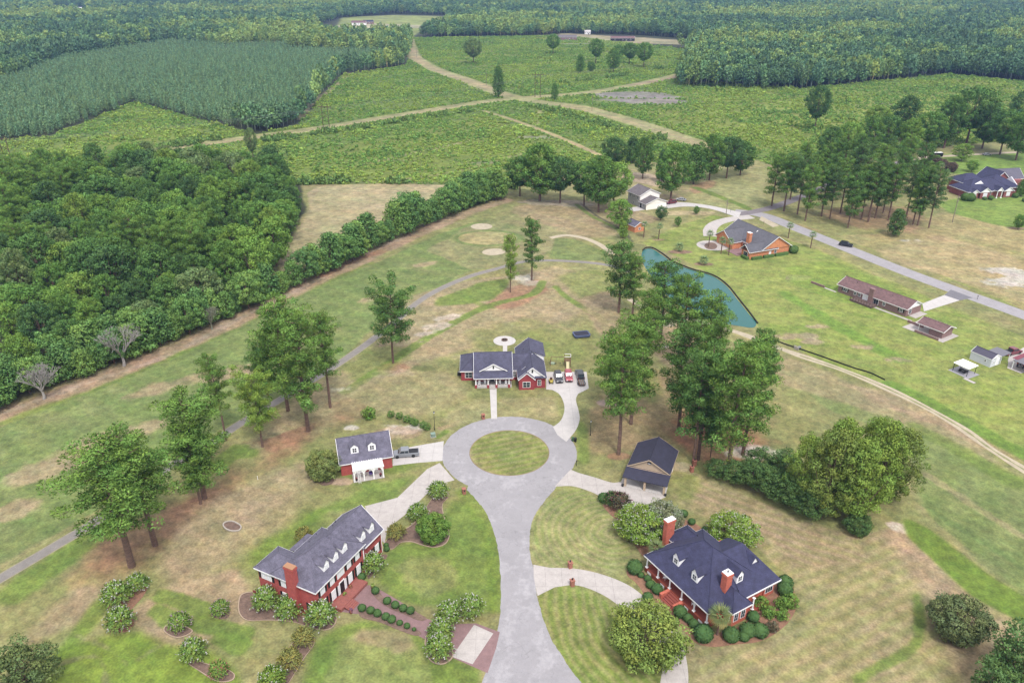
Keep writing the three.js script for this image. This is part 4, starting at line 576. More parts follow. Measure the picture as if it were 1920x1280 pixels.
// ---------------------------------------------------------------- buildings. In each house's frame x runs along its front, -z is its depth (given as b), y up
const solid = (t, name, a0, a1, b0, b1, y0, y1, m, label) => part(name, bx(a0, y0, -b1, a1, y1, -b0), m, t, label);
function hip(t, a0, a1, b0, b1, eave, top, m, ov = 0.45, label) {
  const A0 = a0 - ov, A1 = a1 + ov, B0 = b0 - ov, B1 = b1 + ov, w = A1 - A0, d = B1 - B0, k = Math.min(w, d) / 2, bm = (B0 + B1) / 2, am = (A0 + A1) / 2;
  const p = [V(A0, eave, -B0), V(A1, eave, -B0), V(A1, eave, -B1), V(A0, eave, -B1)], r = w >= d ? [V(A0 + k, top, -bm), V(A1 - k, top, -bm)] : [V(am, top, -B0 - k), V(am, top, -B1 + k)];
  const polys = w >= d ? [[p[0], p[1], r[1], r[0]], [p[2], p[3], r[0], r[1]], [p[1], p[2], r[1]], [p[3], p[0], r[0]]] : [[p[1], p[2], r[1], r[0]], [p[3], p[0], r[0], r[1]], [p[0], p[1], r[0]], [p[2], p[3], r[1]]];
  const R = part('roof', faces(polys.map((q) => q.map((v) => v.clone()))), m, t, label); ring(R, A0, A1, B0, B1, eave);
  const cap = (u, v) => bar(u.clone().add(V(0, 0.02, 0)), v.clone().add(V(0, 0.02, 0)), 0.09, 4); part('ridge_cap', [cap(r[0], r[1].clone().add(V(0.01, 0, 0))), ...(w >= d ? [cap(p[0], r[0]), cap(p[3], r[0]), cap(p[1], r[1]), cap(p[2], r[1])] : [cap(p[0], r[0]), cap(p[1], r[0]), cap(p[2], r[1]), cap(p[3], r[1])])], m, R);
  return R;
}
function ring(t, A0, A1, B0, B1, y, m = M.trim) { const g = 0.12; part('eave_trim', [bx(A0 - 0.02, y - 0.26, -B0 - g, A1 + 0.02, y - 0.01, -B0 + 0.03), bx(A0 - 0.02, y - 0.26, -B1 - 0.03, A1 + 0.02, y - 0.01, -B1 + g), bx(A0 - 0.04, y - 0.262, -B1 + g, A0 + g, y - 0.012, -B0 - g), bx(A1 - g, y - 0.262, -B1 + g, A1 + 0.04, y - 0.012, -B0 - g)], m, t); }
// gable roof; axis 'a': ridge runs along the front, 'b': ridge runs in depth. e0/e1: eave heights on the low and high side; at: where the ridge lies
function gable(t, a0, a1, b0, b1, axis, eave, top, m, wallM, { ov = 0.4, at = 0.5, e1 = eave, ends = 'both', trim = M.trim } = {}) {
  const A0 = a0 - ov, A1 = a1 + ov, B0 = b0 - ov, B1 = b1 + ov, th = 0.16; let polys, rk, tri = [], rake = [];
  if (axis === 'a') { const r = b0 + (b1 - b0) * at; polys = [[V(A0, eave, -B0), V(A1, eave, -B0), V(A1, top, -r), V(A0, top, -r)], [V(A1, e1, -B1), V(A0, e1, -B1), V(A0, top, -r), V(A1, top, -r)]]; rk = [V(A0, top + 0.03, -r), V(A1, top + 0.03, -r)];
    for (const [a, s] of [[a0, -1], [a1, 1]]) { tri.push(prismTri([V(a, eave - 0.2, -b0), V(a, top - 0.18, -r), V(a, e1 - 0.2, -b1)], V(-s * 0.2, 0, 0))); const x = s < 0 ? A0 : A1; rake.push(slat(V(x, eave, -B0), V(x, top, -r)), slat(V(x, e1, -B1), V(x, top, -r))); } rake.push(bx(A0, eave - 0.2, -B0 - 0.05, A1, eave - 0.005, -B0 + 0.03), bx(A0, e1 - 0.2, -B1 - 0.03, A1, e1 - 0.005, -B1 + 0.05)); }
  else { const r = a0 + (a1 - a0) * at; polys = [[V(A0, eave, -B1), V(A0, eave, -B0), V(r, top, -B0), V(r, top, -B1)], [V(A1, e1, -B0), V(A1, e1, -B1), V(r, top, -B1), V(r, top, -B0)]]; rk = [V(r, top + 0.03, -B0), V(r, top + 0.03, -B1)];
    for (const [b, s] of [[b0, -1], [b1, 1]]) { tri.push(prismTri([V(a0, eave - 0.2, -b), V(r, top - 0.18, -b), V(a1, e1 - 0.2, -b)], V(0, 0, s * 0.2))); const z = s < 0 ? -B0 : -B1; rake.push(slat(V(A0, eave, z), V(r, top, z)), slat(V(A1, e1, z), V(r, top, z))); } rake.push(bx(A0 - 0.03, eave - 0.2, -B1, A0 + 0.05, eave - 0.005, -B0), bx(A1 - 0.05, e1 - 0.2, -B1, A1 + 0.03, e1 - 0.005, -B0)); }
  const R = part('roof', faces(polys, th), m, t); part('ridge_cap', bar(rk[0], rk[1], 0.09, 4), m, R); part('eave_trim', rake, trim, R);
  if (wallM) { if (ends !== 'back') part('gable_wall', tri[0], wallM, t); if (ends !== 'front') part('gable_wall', tri[1], wallM, t); }
  return R;
}
function slat(a, b) { const d = b.clone().sub(a), l = d.length(), g = new THREE.BoxGeometry(0.07, 0.2, l); const q = new THREE.Matrix4().lookAt(b, a, V(0, 1, 0)); return g.applyMatrix4(q).translate((a.x + b.x) / 2, (a.y + b.y) / 2 - 0.1, (a.z + b.z) / 2); }
function prismTri(p, d) { const q = p.map((v) => v.clone().add(d)); return faces([[p[0], p[2], p[1]], [q[0], q[1], q[2]], [p[0], p[1], q[1], q[0]], [p[1], p[2], q[2], q[1]], [p[2], p[0], q[0], q[2]]]); }
// opening on a wall face: side 'f' front, 'k' back, 'l' left, 'r' right; u along the wall, at wall coordinate c
function onWall(side, u, c, y, w, h, d0, d1) { const o = { f: [u - w / 2, -c + d0, u + w / 2, -c + d1], k: [u - w / 2, -c - d1, u + w / 2, -c - d0], l: [c - d1, -u - w / 2, c - d0, -u + w / 2], r: [c + d0, -u - w / 2, c + d1, -u + w / 2] }[side]; return bx(o[0], y, o[1], o[2], y + h, o[3]); }
function win(t, side, u, c, y, w, h, { pane = M.glass, shut = false, cols = 2, frame = M.white, rows = 2 } = {}) {
  const W = part('window', onWall(side, u, c, y, w, h, -0.05, 0.06), frame, t), pw = (w - 0.16) / cols, ph = (h - 0.16) / rows;
  for (let i = 0; i < cols; i++) for (let j = 0; j < rows; j++) part('pane', onWall(side, u - w / 2 + 0.08 + pw * (i + 0.5), c, y + 0.08 + ph * j + 0.03, pw - 0.06, ph - 0.06, 0.05, 0.075), pane, W);
  if (shut) for (const s of [-1, 1]) part('shutter', onWall(side, u + s * (w / 2 + 0.27), c, y, 0.46, h, -0.02, 0.07), M.shutter, t);
  return W;
}
function door(t, side, u, c, y, w, h, m = M.shutter) { const F = part('door_frame', onWall(side, u, c, y, w + 0.4, h + 0.3, -0.05, 0.05), M.white, t), D = part('door', onWall(side, u, c, y + 0.02, w, h, 0.04, 0.08), m, t); part('handle', onWall(side, u + w * 0.36, c, y + 1, 0.08, 0.14, 0.07, 0.13), M.chrome, D); return F; }
// a small gabled dormer standing on a roof slope that rises away from its face
function dormer(t, side, u, c, y, w, h, gab, depth, roofM, pane = M.glass) {
  const box = { f: [u - w / 2, -c - depth, u + w / 2, -c], r: [c - depth, -u - w / 2, c, -u + w / 2], k: [u - w / 2, -c, u + w / 2, -c + depth] }[side], D = part('dormer', bx(box[0], y, box[1], box[2], y + h, box[3]), M.white, t), o = 0.18, top = y + h + gab, e = y + h - 0.03;
  if (side === 'f') { part('dormer_gable', prismTri([V(u - w / 2, y + h, -c), V(u, top - 0.06, -c), V(u + w / 2, y + h, -c)], V(0, 0, -0.2)), M.white, D); part('dormer_roof', faces([[V(u - w / 2 - o, e, -c - depth - 0.6), V(u - w / 2 - o, e, -c + o), V(u, top, -c + o), V(u, top, -c - depth - 0.6)], [V(u + w / 2 + o, e, -c + o), V(u + w / 2 + o, e, -c - depth - 0.6), V(u, top, -c - depth - 0.6), V(u, top, -c + o)]], 0.1), roofM, D); }
  else { part('dormer_gable', prismTri([V(c, y + h, -u + w / 2), V(c, top - 0.06, -u), V(c, y + h, -u - w / 2)], V(-0.2, 0, 0)), M.white, D); part('dormer_roof', faces([[V(c + o, e, -u + w / 2 + o), V(c + o, top, -u), V(c - depth - 0.6, top, -u), V(c - depth - 0.6, e, -u + w / 2 + o)].reverse(), [V(c + o, e, -u - w / 2 - o), V(c - depth - 0.6, e, -u - w / 2 - o), V(c - depth - 0.6, top, -u), V(c + o, top, -u)].reverse()], 0.1), roofM, D); }
  const P = part('window', onWall(side, u, c, y + h * 0.22, w * 0.62, h * 0.68, 0.0, 0.05), M.trim, D); void P;
  for (const i of [-1, 1]) for (const j of [0, 1]) part('pane', onWall(side, u + i * w * 0.14, c, y + h * (0.27 + 0.31 * j), w * 0.22, h * 0.26, 0.04, 0.06), pane, D);
  return D;
}
function chimney(t, a, b, w, d, y0, y1, m, cap = M.trim) { const c = part('chimney', [bx(a - w / 2, y0, -b - d / 2, a + w / 2, y1, -b + d / 2), bx(a - w / 2 - 0.1, y1 - 0.5, -b - d / 2 - 0.1, a + w / 2 + 0.1, y1 - 0.15, -b + d / 2 + 0.1)], m, t); part('chimney_cap', bx(a - w / 2 - 0.06, y1, -b - d / 2 - 0.06, a + w / 2 + 0.06, y1 + 0.1, -b + d / 2 + 0.06), cap, c); return c; }
function column(t, a, b, y0, y1, r = 0.14, m = M.white) { const c = part('column', cyl(r, r * 0.85, y1 - y0, 12, a, y0, -b), m, t); part('column_base', bx(a - r * 1.5, y0, -b - r * 1.5, a + r * 1.5, y0 + 0.2, -b + r * 1.5), m, c); part('column_capital', bx(a - r * 1.4, y1 - 0.16, -b - r * 1.4, a + r * 1.4, y1, -b + r * 1.4), m, c); return c; }
function steps(t, a0, a1, b, out, y, n, m) { for (let i = 0; i < n; i++) part('step', bx(a0, 0, -b, a1, y * (n - i) / (n + 1), -b + out * (i + 1) / n), m, t); }
function vents(t, list) { for (const [a, b, y] of list) part('roof_vent', cyl(0.07, 0.07, 0.5, 8, a, y, -b), M.dark, t); }

{ // large two storey brick house, lower left
  const t = thing('brick_house', 'large two storey red brick house with five dormers and slate grey roof', 'house', -32.57, -96.71, deg(63.1)), B = M.brickRed, R = M.roofSlate;
  solid(t, 'wall', 0.4, 13.3, 0.4, 9.5, 0, 6.45, B); solid(t, 'wall', 0.405, 5.7, 9.5, 13.1, 0, 6.44, B); solid(t, 'wall', 13.3, 19.1, 0.7, 9.3, 0, 5.4, B);
  hip(t, 0.4, 13.3, 0.4, 9.5, 6.5, 9.8, R); hip(t, 0.4, 5.7, 4, 13.1, 6.48, 8.6, R); part('roof', faces([[V(13.2, 5.4, -0.2), V(19.5, 5.4, -0.2), V(19.5, 9.35, -5), V(9.3, 9.35, -5)], [V(19.5, 5.4, -9.8), V(13.2, 5.4, -9.8), V(9.3, 9.35, -5), V(19.5, 9.35, -5)]], 0.16), R, t); part('gable_wall', prismTri([V(19.1, 5.3, -0.7), V(19.1, 9.1, -5), V(19.1, 5.3, -9.3)], V(-0.2, 0, 0)), B, t); part('ridge_cap', bar(V(9.4, 9.37, -5), V(19.5, 9.37, -5), 0.09, 4), R, t); part('eave_trim', [slat(V(19.5, 5.4, -0.2), V(19.5, 9.35, -5)), slat(V(19.5, 5.4, -9.8), V(19.5, 9.35, -5)), bx(13.75, 5.15, -0.26, 19.5, 5.38, -0.14), bx(13.75, 5.15, -9.86, 19.5, 5.38, -9.74)], M.trim, t);
  for (const a of [4.6, 7.1, 9.6]) dormer(t, 'f', a, 1.25, 7.3, 1.4, 1.3, 1.0, 2.7, R, M.blind); for (const a of [14.6, 17.2]) dormer(t, 'f', a, 1.15, 6.2, 1.4, 1.35, 1.0, 2.4, R, M.blind);
  for (const a of [2.1, 4.6, 9.2, 11.6]) { win(t, 'f', a, 0.4, 4.35, 1.15, 1.75, { pane: M.blind, shut: true }); win(t, 'f', a, 0.4, 1.0, 1.15, 2.1, { pane: M.blind, shut: true }); }
  win(t, 'f', 6.9, 0.4, 4.3, 1.9, 1.85, { pane: M.blind, cols: 3 }); door(t, 'f', 6.9, 0.4, 0.75, 1.1, 2.3); for (const s of [-1, 1]) part('sidelight', onWall('f', 6.9 + s * 0.95, 0.4, 0.8, 0.5, 2.2, 0.03, 0.07), M.blind, t);
  for (const a of [15.2, 17.6]) win(t, 'f', a, 0.7, 1.1, 1.2, 2, { pane: M.blind, shut: true });
  for (const [u, y, h, sh] of [[1.7, 0.9, 2.1, true], [7.4, 4.35, 1.75, true], [7.4, 1, 2.1, true], [10.6, 4.35, 1.75, false], [11.8, 4.35, 1.75, false], [11.2, 0.9, 2.2, false]]) win(t, 'l', u, 0.4, y, 1.1, h, { pane: M.blind, shut: sh });
  for (const u of [9.7, 12.7]) part('shutter', onWall('l', u, 0.4, 4.35, 0.46, 1.75, -0.02, 0.07), M.shutter, t);
  chimney(t, 0.05, 4.9, 1.0, 1.9, 0, 10.2, B, mat('copper', [214, 160, 120], { roughness: 0.5 }));
  part('terrace', bx(3.4, 0, -0.4, 11, 0.6, 1.9), speckle('terraceBrick', [188, 116, 106], 0.25, 3, {}, course), t); steps(t, 4.3, 6.6, -1.9, 1.4, 0.6, 4, M.terraceBrick);
  part('porch_roof', faces([[V(9, 3.3, -14), V(9, 3.5, -9.5), V(14, 3.5, -9.5), V(14, 3.3, -14)].reverse()], 0.2), R, t); part('porch_trim', bx(9, 2.95, -14.05, 14, 3.14, -13.9), M.trim, t); for (const a of [9.2, 13.8]) column(t, a, 13.8, 0, 2.95, 0.12);
  part('deck', bx(-1.2, 0, -13.4, 0.4, 1.5, -10), mat('redDeck', [164, 74, 70]), t); part('deck_rail', [bx(-1.2, 1.5, -13.4, -1.1, 2.4, -10), bx(-1.1, 1.5, -10.1, 0.4, 2.4, -10)], M.redDeck, t);
  part('downspout', bx(13.25, 0, -0.5, 13.4, 6.3, -0.28), M.white, t); part('downspout', bx(19.1, 0, -0.9, 19.25, 5.2, -0.7), M.white, t); vents(t, [[6.5, 8.6, 6.8], [8.6, 8.4, 7.2], [11, 8.8, 7], [14.6, 8, 6.6], [16, 8.6, 6.4]]);
}
{ // brick house with the long porch, lower right
  const t = thing('porch_house', 'one storey brick house with white columned porch, dormers and dark blue roof', 'house', 24.06, -109.21, deg(-59.3)), B = speckle('brickPorch', [200, 110, 90], 0.3, 3, { key: WALL }, course), R = M.roofBlue;
  solid(t, 'wall', 0.8, 15.9, 2.7, 13.6, 0, 3.55, B); solid(t, 'wall', 8, 16.2, 13.6, 16.1, 0, 3.54, B); solid(t, 'wall', 12, 18.1, 3.9, 7.5, 0, 3.53, B); solid(t, 'wall', -2.1, 0.8, 7.2, 12.2, 0, 3.4, B); solid(t, 'wall', 4, 8, 13.6, 15, 0, 3.5, B);
  hip(t, 0.4, 16, 0.4, 13.8, 3.6, 9.2, R); { // wing to the rear right: ridge in depth, hipped end
    const e = 3.58, p = [V(17, e, -7.4), V(17, e, -16.6), V(4.2, e, -16.6), V(10.2, 8.1, -8), V(10.2, 8.1, -13.4)]; const W = part('roof', faces([[p[0], p[1], p[4], p[3]], [p[1], p[2], p[4]], [p[2], V(4.2, e, -9), p[3], p[4]]]), R, t); part('eave_trim', [bx(16.95, 3.3, -16.6, 17.08, 3.57, -7.4), bx(4.2, 3.3, -16.66, 17, 3.57, -16.55)], M.trim, W); }
  hip(t, 10.5, 18.2, 3.8, 7.6, 3.61, 6.1, R, 0.4); hip(t, -2.2, 5, 7.2, 12.4, 3.4, 5.9, R, 0.35);
  part('porch_floor', bx(0.3, 0, -2.7, 16.3, 1, -0.1), mat('porchFloor', [192, 98, 78], { roughness: 0.7 }), t); for (const a of [1.6, 5.2, 11.4, 14.9]) part('foundation_vent', onWall('f', a, 0.1, 0.2, 1, 0.5, 0.0, 0.04), M.white, t);
  for (const a of [0.6, 3.65, 6.75, 9.85, 12.95, 16]) column(t, a, 0.35, 1, 3.36, 0.16); part('porch_beam', bx(0.4, 3.05, -0.52, 16.2, 3.33, -0.2), M.white, t);
  steps(t, 7.3, 10.1, 0.1, 2.1, 1, 5, mat('stepBrick', [176, 92, 78])); for (const a of [7.0, 10.35]) part('stair_cheek', bx(a - 0.28, 0, -0.1, a + 0.28, 1.05, 1.9), B, t);
  for (const a of [2.6, 5.2, 11.3, 14]) win(t, 'f', a, 2.7, 1.3, 1.3, 1.9, { shut: true }); door(t, 'f', 8.6, 2.7, 1, 1.1, 2.2, M.dark);
  dormer(t, 'f', 6.0, 1.95, 5.1, 1.5, 1.6, 1.2, 2.6, R); dormer(t, 'f', 10.7, 1.95, 5.1, 1.5, 1.6, 1.2, 2.6, R); dormer(t, 'r', 8.5, 14.8, 5.0, 1.5, 1.6, 1.2, 2.6, R); part('gablet', prismTri([V(13.4, 5.9, -12.4), V(13.4, 7.3, -13.3), V(13.4, 5.9, -14.2)], V(-0.5, 0, 0)), M.white, t); part('gablet_roof', faces([[V(13.6, 5.8, -12.2), V(13.6, 7.4, -13.3), V(11.2, 7.4, -13.3), V(12.9, 6.1, -12.2)].reverse(), [V(13.6, 5.8, -14.4), V(12.9, 6.1, -14.4), V(11.2, 7.4, -13.3), V(13.6, 7.4, -13.3)].reverse()], 0.08), R, t);
  chimney(t, 14.8, 5.2, 1.2, 1.3, 4.2, 8.7, B); chimney(t, -1.6, 7.0, 1.0, 1.9, 0, 7.7, B);
  for (const b of [4.9, 6.5]) win(t, 'r', b, 18.1, 0.9, 1.1, 2.3, { rows: 3 }); win(t, 'r', 14.8, 16.2, 0.9, 1.9, 2, { cols: 3 }); win(t, 'f', 17.2, 3.9, 0.9, 1, 2.2, { rows: 3 });
  part('side_porch', bx(15.9, 0, -13.4, 18, 0.7, -8), M.porchFloor, t); column(t, 17.6, 9.4, 0.7, 3.4, 0.15); vents(t, [[3.2, 9.5, 6], [5.5, 10.6, 6], [8.6, 15, 4.6]]); part('dish', new THREE.SphereGeometry(0.45, 14, 8, 0, 6.283, 0, 1).rotateX(0.6).translate(17.2, 0.9, -17.6), M.trim, t); part('chimney_stack_flue', cyl(0.12, 0.12, 0.4, 8, 14.8, 8.8, -5.2), M.dark, t);
}
{ // crimson brick house behind the turning circle
  const t = thing('crimson_house', 'crimson brick house with white gables and blue grey roof behind the turning circle', 'house', 1.69, -176.1, deg(2.4)), B = M.brickCrimson, R = M.roofCenter;
  solid(t, 'wall', -15, -11.2, 5.7, 14.5, 0, 3, B); solid(t, 'wall', -11.2, -1.6, 4.2, 14.4, 0, 3.1, B); solid(t, 'wall', -1.6, 0.2, 5.5, 13, 0, 3, B); solid(t, 'wall', 0.1, 7.1, 0.9, 18.2, 0, 3, B); solid(t, 'wall', 0.15, 4.2, 0, 0.9, 0, 3.05, B);
  gable(t, -11.4, -1.6, 1.3, 15.2, 'a', 3.0, 7.1, R, B, { ov: 0.25 }); hip(t, -15, -6, 5.6, 14.6, 3.02, 6.2, R, 0.35); gable(t, -3, 4, 5.4, 13, 'a', 3.01, 6.0, R, null, { ov: 0.1 });
  gable(t, 0.1, 7.2, 0.9, 18.4, 'b', 3, 6.2, R, M.white, { ov: 0.3 }); gable(t, 0.15, 4.2, 0.05, 3.5, 'b', 3.02, 5.0, R, B, { ov: 0.22, ends: 'front' });
  { const z0 = -10.6, z1 = -18.6; part('upper_roof', faces([[V(7.8, 4.5, z0 + 0.3), V(7.8, 4.5, z1), V(3.65, 6.28, z1), V(3.65, 6.28, z0 + 0.3)]], 0.14), R, t); part('upper_wall', prismTri([V(3.7, 6.1, z0), V(7.5, 4.5, z0), V(7.4, 3.05, z0)], V(0, 0, -0.2)), M.white, t); part('upper_wall', bx(7.3, 2.9, z1, 7.5, 4.5, z0), M.white, t); }
  { const y = 4.35, b = 3.1; part('pediment', prismTri([V(-9.7, y - 0.1, -b), V(-6.45, 6.1, -b), V(-3.2, y - 0.1, -b)], V(0, 0, -0.2)), M.white, t); part('pediment_roof', faces([[V(-10.1, y - 0.15, -b + 0.3), V(-6.45, 6.3, -b + 0.3), V(-6.45, 6.3, -b - 5), V(-10.1, y - 0.15, -b - 2)].reverse(), [V(-2.8, y - 0.15, -b + 0.3), V(-2.8, y - 0.15, -b - 2), V(-6.45, 6.3, -b - 5), V(-6.45, 6.3, -b + 0.3)].reverse()], 0.1), R, t); part('pediment_trim', [slat(V(-10.1, y - 0.1, -b + 0.3), V(-6.45, 6.32, -b + 0.3)), slat(V(-2.8, y - 0.1, -b + 0.3), V(-6.45, 6.32, -b + 0.3))], M.white, t); part('louvre', onWall('f', -6.45, b, 4.75, 0.35, 0.8, 0, 0.05), M.dark, t); }
  part('louvre', onWall('f', 3.65, 0.9, 4.5, 0.4, 0.85, 0, 0.05), M.dark, t); part('shed_roof', faces([[V(4.3, 3.25, -0.3), V(7.4, 3.25, -0.3), V(7.4, 3.6, -1), V(4.3, 3.6, -1)]], 0.1), R, t);
  part('porch_floor', bx(-11.3, 0, -4.2, -1.7, 0.5, -1.3), M.brightConcrete, t); for (const a of [-11.1, -7.9, -5.7, -2.4]) { part('pier', bx(a - 0.3, 0, -1.85, a + 0.3, 0.9, -1.25), B, t); part('column', cyl(0.24, 0.16, 1.9, 4, 0, 0, 0).rotateY(Math.PI / 4).translate(a, 0.9, -1.55), M.white, t); } part('porch_beam', bx(-11.4, 2.72, -1.8, -1.6, 2.98, -1.42), M.white, t);
  for (const a of [-9.5, -3.9]) { win(t, 'f', a, 4.2, 0.9, 1.7, 1.7); } door(t, 'f', -6.8, 4.2, 0.5, 1.1, 2.1); part('porch_steps', bx(-7.6, 0, -1.25, -6, 0.25, -0.6), M.concrete, t);
  win(t, 'f', -13, 5.7, 0.8, 2.0, 1.7); win(t, 'f', -0.8, 5.5, 0.9, 0.9, 1.7); win(t, 'f', 2.1, 0, 0.7, 2.0, 1.7); win(t, 'f', 5.5, 0.9, 0.7, 1.0, 1.7); vents(t, [[-8, 11, 5], [2, 14, 4.6]]);
  for (const [a, b] of [[-10.2, 2.2], [-8.7, 2.5], [-4.8, 2.4], [-3.2, 2.2]]) { const c = thing('porch_chair', a < -9 ? 'white chair at the left end of the crimson house porch' : a < -8 ? 'white chair left of the crimson house door' : a < -4 ? 'white chair right of the crimson house door' : 'white chair at the right end of the crimson house porch', 'chair', 0, 0, 0, 'chairs on the crimson house porch'); const p = V(a, 0.5, -b).applyAxisAngle(V(0, 1, 0), deg(2.4)).add(V(1.69, 0, -176.1)); c.position.copy(p); chairParts(c); }
}
function chairParts(c) { part('seat', bx(-0.28, 0.4, -0.28, 0.28, 0.46, 0.28), M.white, c); part('backrest', bx(-0.28, 0.46, -0.3, 0.28, 1.15, -0.24), M.white, c); for (const x of [-1, 1]) { part('armrest', bx(x * 0.3 - 0.04, 0.66, -0.28, x * 0.3 + 0.04, 0.7, 0.28), M.white, c); for (const z of [-1, 1]) part('leg', bx(x * 0.24 - 0.03, 0, z * 0.24 - 0.03, x * 0.24 + 0.03, 0.4, z * 0.24 + 0.03), M.white, c); } }
{ // cottage garage with a pergola
  const t = thing('cottage_garage', 'small brick garage with two white dormers and grey roof', 'garage', -37.14, -138.25, deg(16.8)), B = M.brickRed, R = M.roofSlate;
  solid(t, 'wall', 0.1, 11.2, 0, 8.2, 0, 3, B); gable(t, 0.1, 11.2, 0, 8.2, 'a', 3.05, 7.1, R, B, { ov: 0.3 }); for (const a of [3.45, 7.2]) dormer(t, 'f', a, 1.25, 4.3, 1.65, 1.75, 0.8, 2.4, R, M.dark);
  for (const a of [4, 7]) door(t, 'f', a, 0, 0.1, 1.6, 2.2, M.white); win(t, 'r', 3, 11.2, 0.2, 2.6, 2.2, { pane: M.blind });
  const q = thing('pergola', 'white arched pergola against the small brick garage', 'pergola', -37.14, -138.25, deg(16.8));
  for (const a of [2.6, 4.65, 6.7, 8.75]) { part('post', bx(a - 0.12, 0, 2.95, a + 0.12, 2.85, 3.2), M.white, q); part('post', bx(a - 0.1, 0, 0.25, a + 0.1, 2.85, 0.45), M.white, q); part('beam', bx(a - 0.07, 2.85, 0.1, a + 0.07, 3.05, 3.5), M.white, q); }
  for (let k = 0; k < 3; k++) { const s = new THREE.Shape(), w = 1.78, a = 2.75 + 2.05 * k; s.moveTo(0, 1.9); s.lineTo(0, 2.85); s.lineTo(w, 2.85); s.lineTo(w, 1.9); s.absarc(w / 2, 1.9, w / 2 - 0.06, 0, Math.PI, false); s.lineTo(0, 1.9); part('arch', new THREE.ExtrudeGeometry(s, { depth: 0.12, bevelEnabled: false }).translate(a, 0, 3.02), M.white, q); }
  part('beam', bx(2.3, 2.86, 2.98, 9.05, 3.08, 3.2), M.white, q); part('beam', bx(2.3, 2.87, 0.2, 9.05, 3.09, 0.4), M.white, q); for (let k = 0; k < 11; k++) part('slat', bx(2.4, 3.09, 0.5 + k * 0.26, 9.0, 3.15, 0.62 + k * 0.26), M.white, q); for (let k = 0; k < 13; k++) part('slat', bx(2.55 + k * 0.5, 3.15, 0.1, 2.67 + k * 0.5, 3.22, 3.5), M.white, q);
  part('floor', bx(2.3, 0, 0.05, 9, 0.08, 3.3), M.concrete, q);
  const put = (name, label, cat, a, b, y = 0) => { const o = thing(name, label, cat, 0, 0, deg(16.8)); o.position.copy(V(a, y, -b).applyAxisAngle(V(0, 1, 0), deg(16.8)).add(V(-37.14, 0, -138.25))); return o; };
  const L = put('ladder', 'white ladder leaning on the pergola', 'ladder', 3.6, -3.9); for (const x of [-0.22, 0.22]) part('rail', bar(V(x, 0, 0), V(x, 2.7, -0.75), 0.035), M.white, L); for (let k = 1; k < 8; k++) part('rung', bar(V(-0.22, k * 0.33, -k * 0.092), V(0.22, k * 0.33, -k * 0.092), 0.02), M.white, L);
  const S = put('hanging_chair', 'purple hanging chair in the middle arch of the pergola', 'chair', 6.2, -2.2, 0.6); part('seat', new THREE.SphereGeometry(0.42, 14, 10, 0, 6.283, 1.2, 1.9).translate(0, 0.5, 0), mat('purple', [128, 100, 190]), S); part('back', new THREE.SphereGeometry(0.43, 14, 10, 0, Math.PI, 0.2, 1.4).rotateY(Math.PI).translate(0, 0.55, 0), M.purple, S); part('rope', bar(V(0, 0.9, 0), V(0, 2.3, 0), 0.02), M.trim, S);
  for (const [a, b, l] of [[3.0, -2.7, 'left'], [8.2, -2.6, 'right']]) { const p = put('flower_pot', 'dark pot with red flowers at the ' + l + ' end of the pergola', 'pot', a, b, 0.08); part('pot', cyl(0.18, 0.26, 0.4, 12), M.dark, p); const F = new Leaves(); F.clump(V(0, 0.6, 0), 0.3, 0.28, 0.3, 50, 0.18, [1, 1, 1], 0.7, 0.2); part('flowers', F.build(), blossomMat([176, 70, 76]), p); }
}
{ // two bay garage
  const t = thing('two_bay_garage', 'tan two bay garage with near black gable roof', 'garage', 23.94, -134.86, deg(-21.6)), W = M.tanSiding, R = M.roofDark;
  solid(t, 'wall', 0.1, 8.6, 3, 12.4, 0, 3, W); gable(t, 0, 8.7, 3.32, 12.5, 'b', 3.05, 5.7, R, W, { ov: 0.3, trim: W });
  part('porch_roof', faces([[V(-0.45, 2.5, 0.45), V(9.15, 2.5, 0.45), V(9.15, 3.02, -3.3), V(-0.45, 3.02, -3.3)]], 0.14), R, t); part('porch_beam', bx(-0.1, 2.15, -0.12, 8.8, 2.36, 0.12), W, t);
  for (const a of [0.2, 4.35, 8.5]) part('post', bx(a - 0.22, 0, -0.22, a + 0.22, 2.16, 0.22), W, t); part('floor', bx(-0.1, 0, -3, 8.8, 0.06, 0.3), M.brightConcrete, t);
  for (const a of [2.3, 6.4]) { const d = part('garage_door', onWall('f', a, 3, 0.07, 3.1, 2.2, 0, 0.06), mat('doorGrey', new THREE.Color(0.75, 0.76, 0.8), { roughness: 0.5 }), t); for (let k = 0; k < 4; k++) part('door_panel', onWall('f', a, 3, 0.12 + k * 0.54, 2.95, 0.46, 0.05, 0.075), M.trim, d); }
  part('vent', onWall('f', 4.35, 3.32, 4.4, 0.8, 0.6, 0, 0.05), M.dark, t); part('vent_slats', onWall('f', 4.35, 3.32, 4.55, 0.6, 0.12, 0.045, 0.06), M.trim, t); win(t, 'r', 9, 8.6, 0.1, 1, 2.1, { pane: M.blind });
  for (const [a, l] of [[-0.25, 'left'], [8.9, 'right']]) { const p = thing('planter_pot', 'small dark pot at the ' + l + ' post of the two bay garage', 'pot', 0, 0); p.position.copy(V(a, 0, 0.35).applyAxisAngle(V(0, 1, 0), deg(-21.6)).add(V(23.94, 0, -134.86))); part('pot', cyl(0.2, 0.28, 0.45, 12), M.dark, p); part('rim', new THREE.TorusGeometry(0.27, 0.03, 6, 16).rotateX(Math.PI / 2).translate(0, 0.45, 0), M.dark, p); }
}
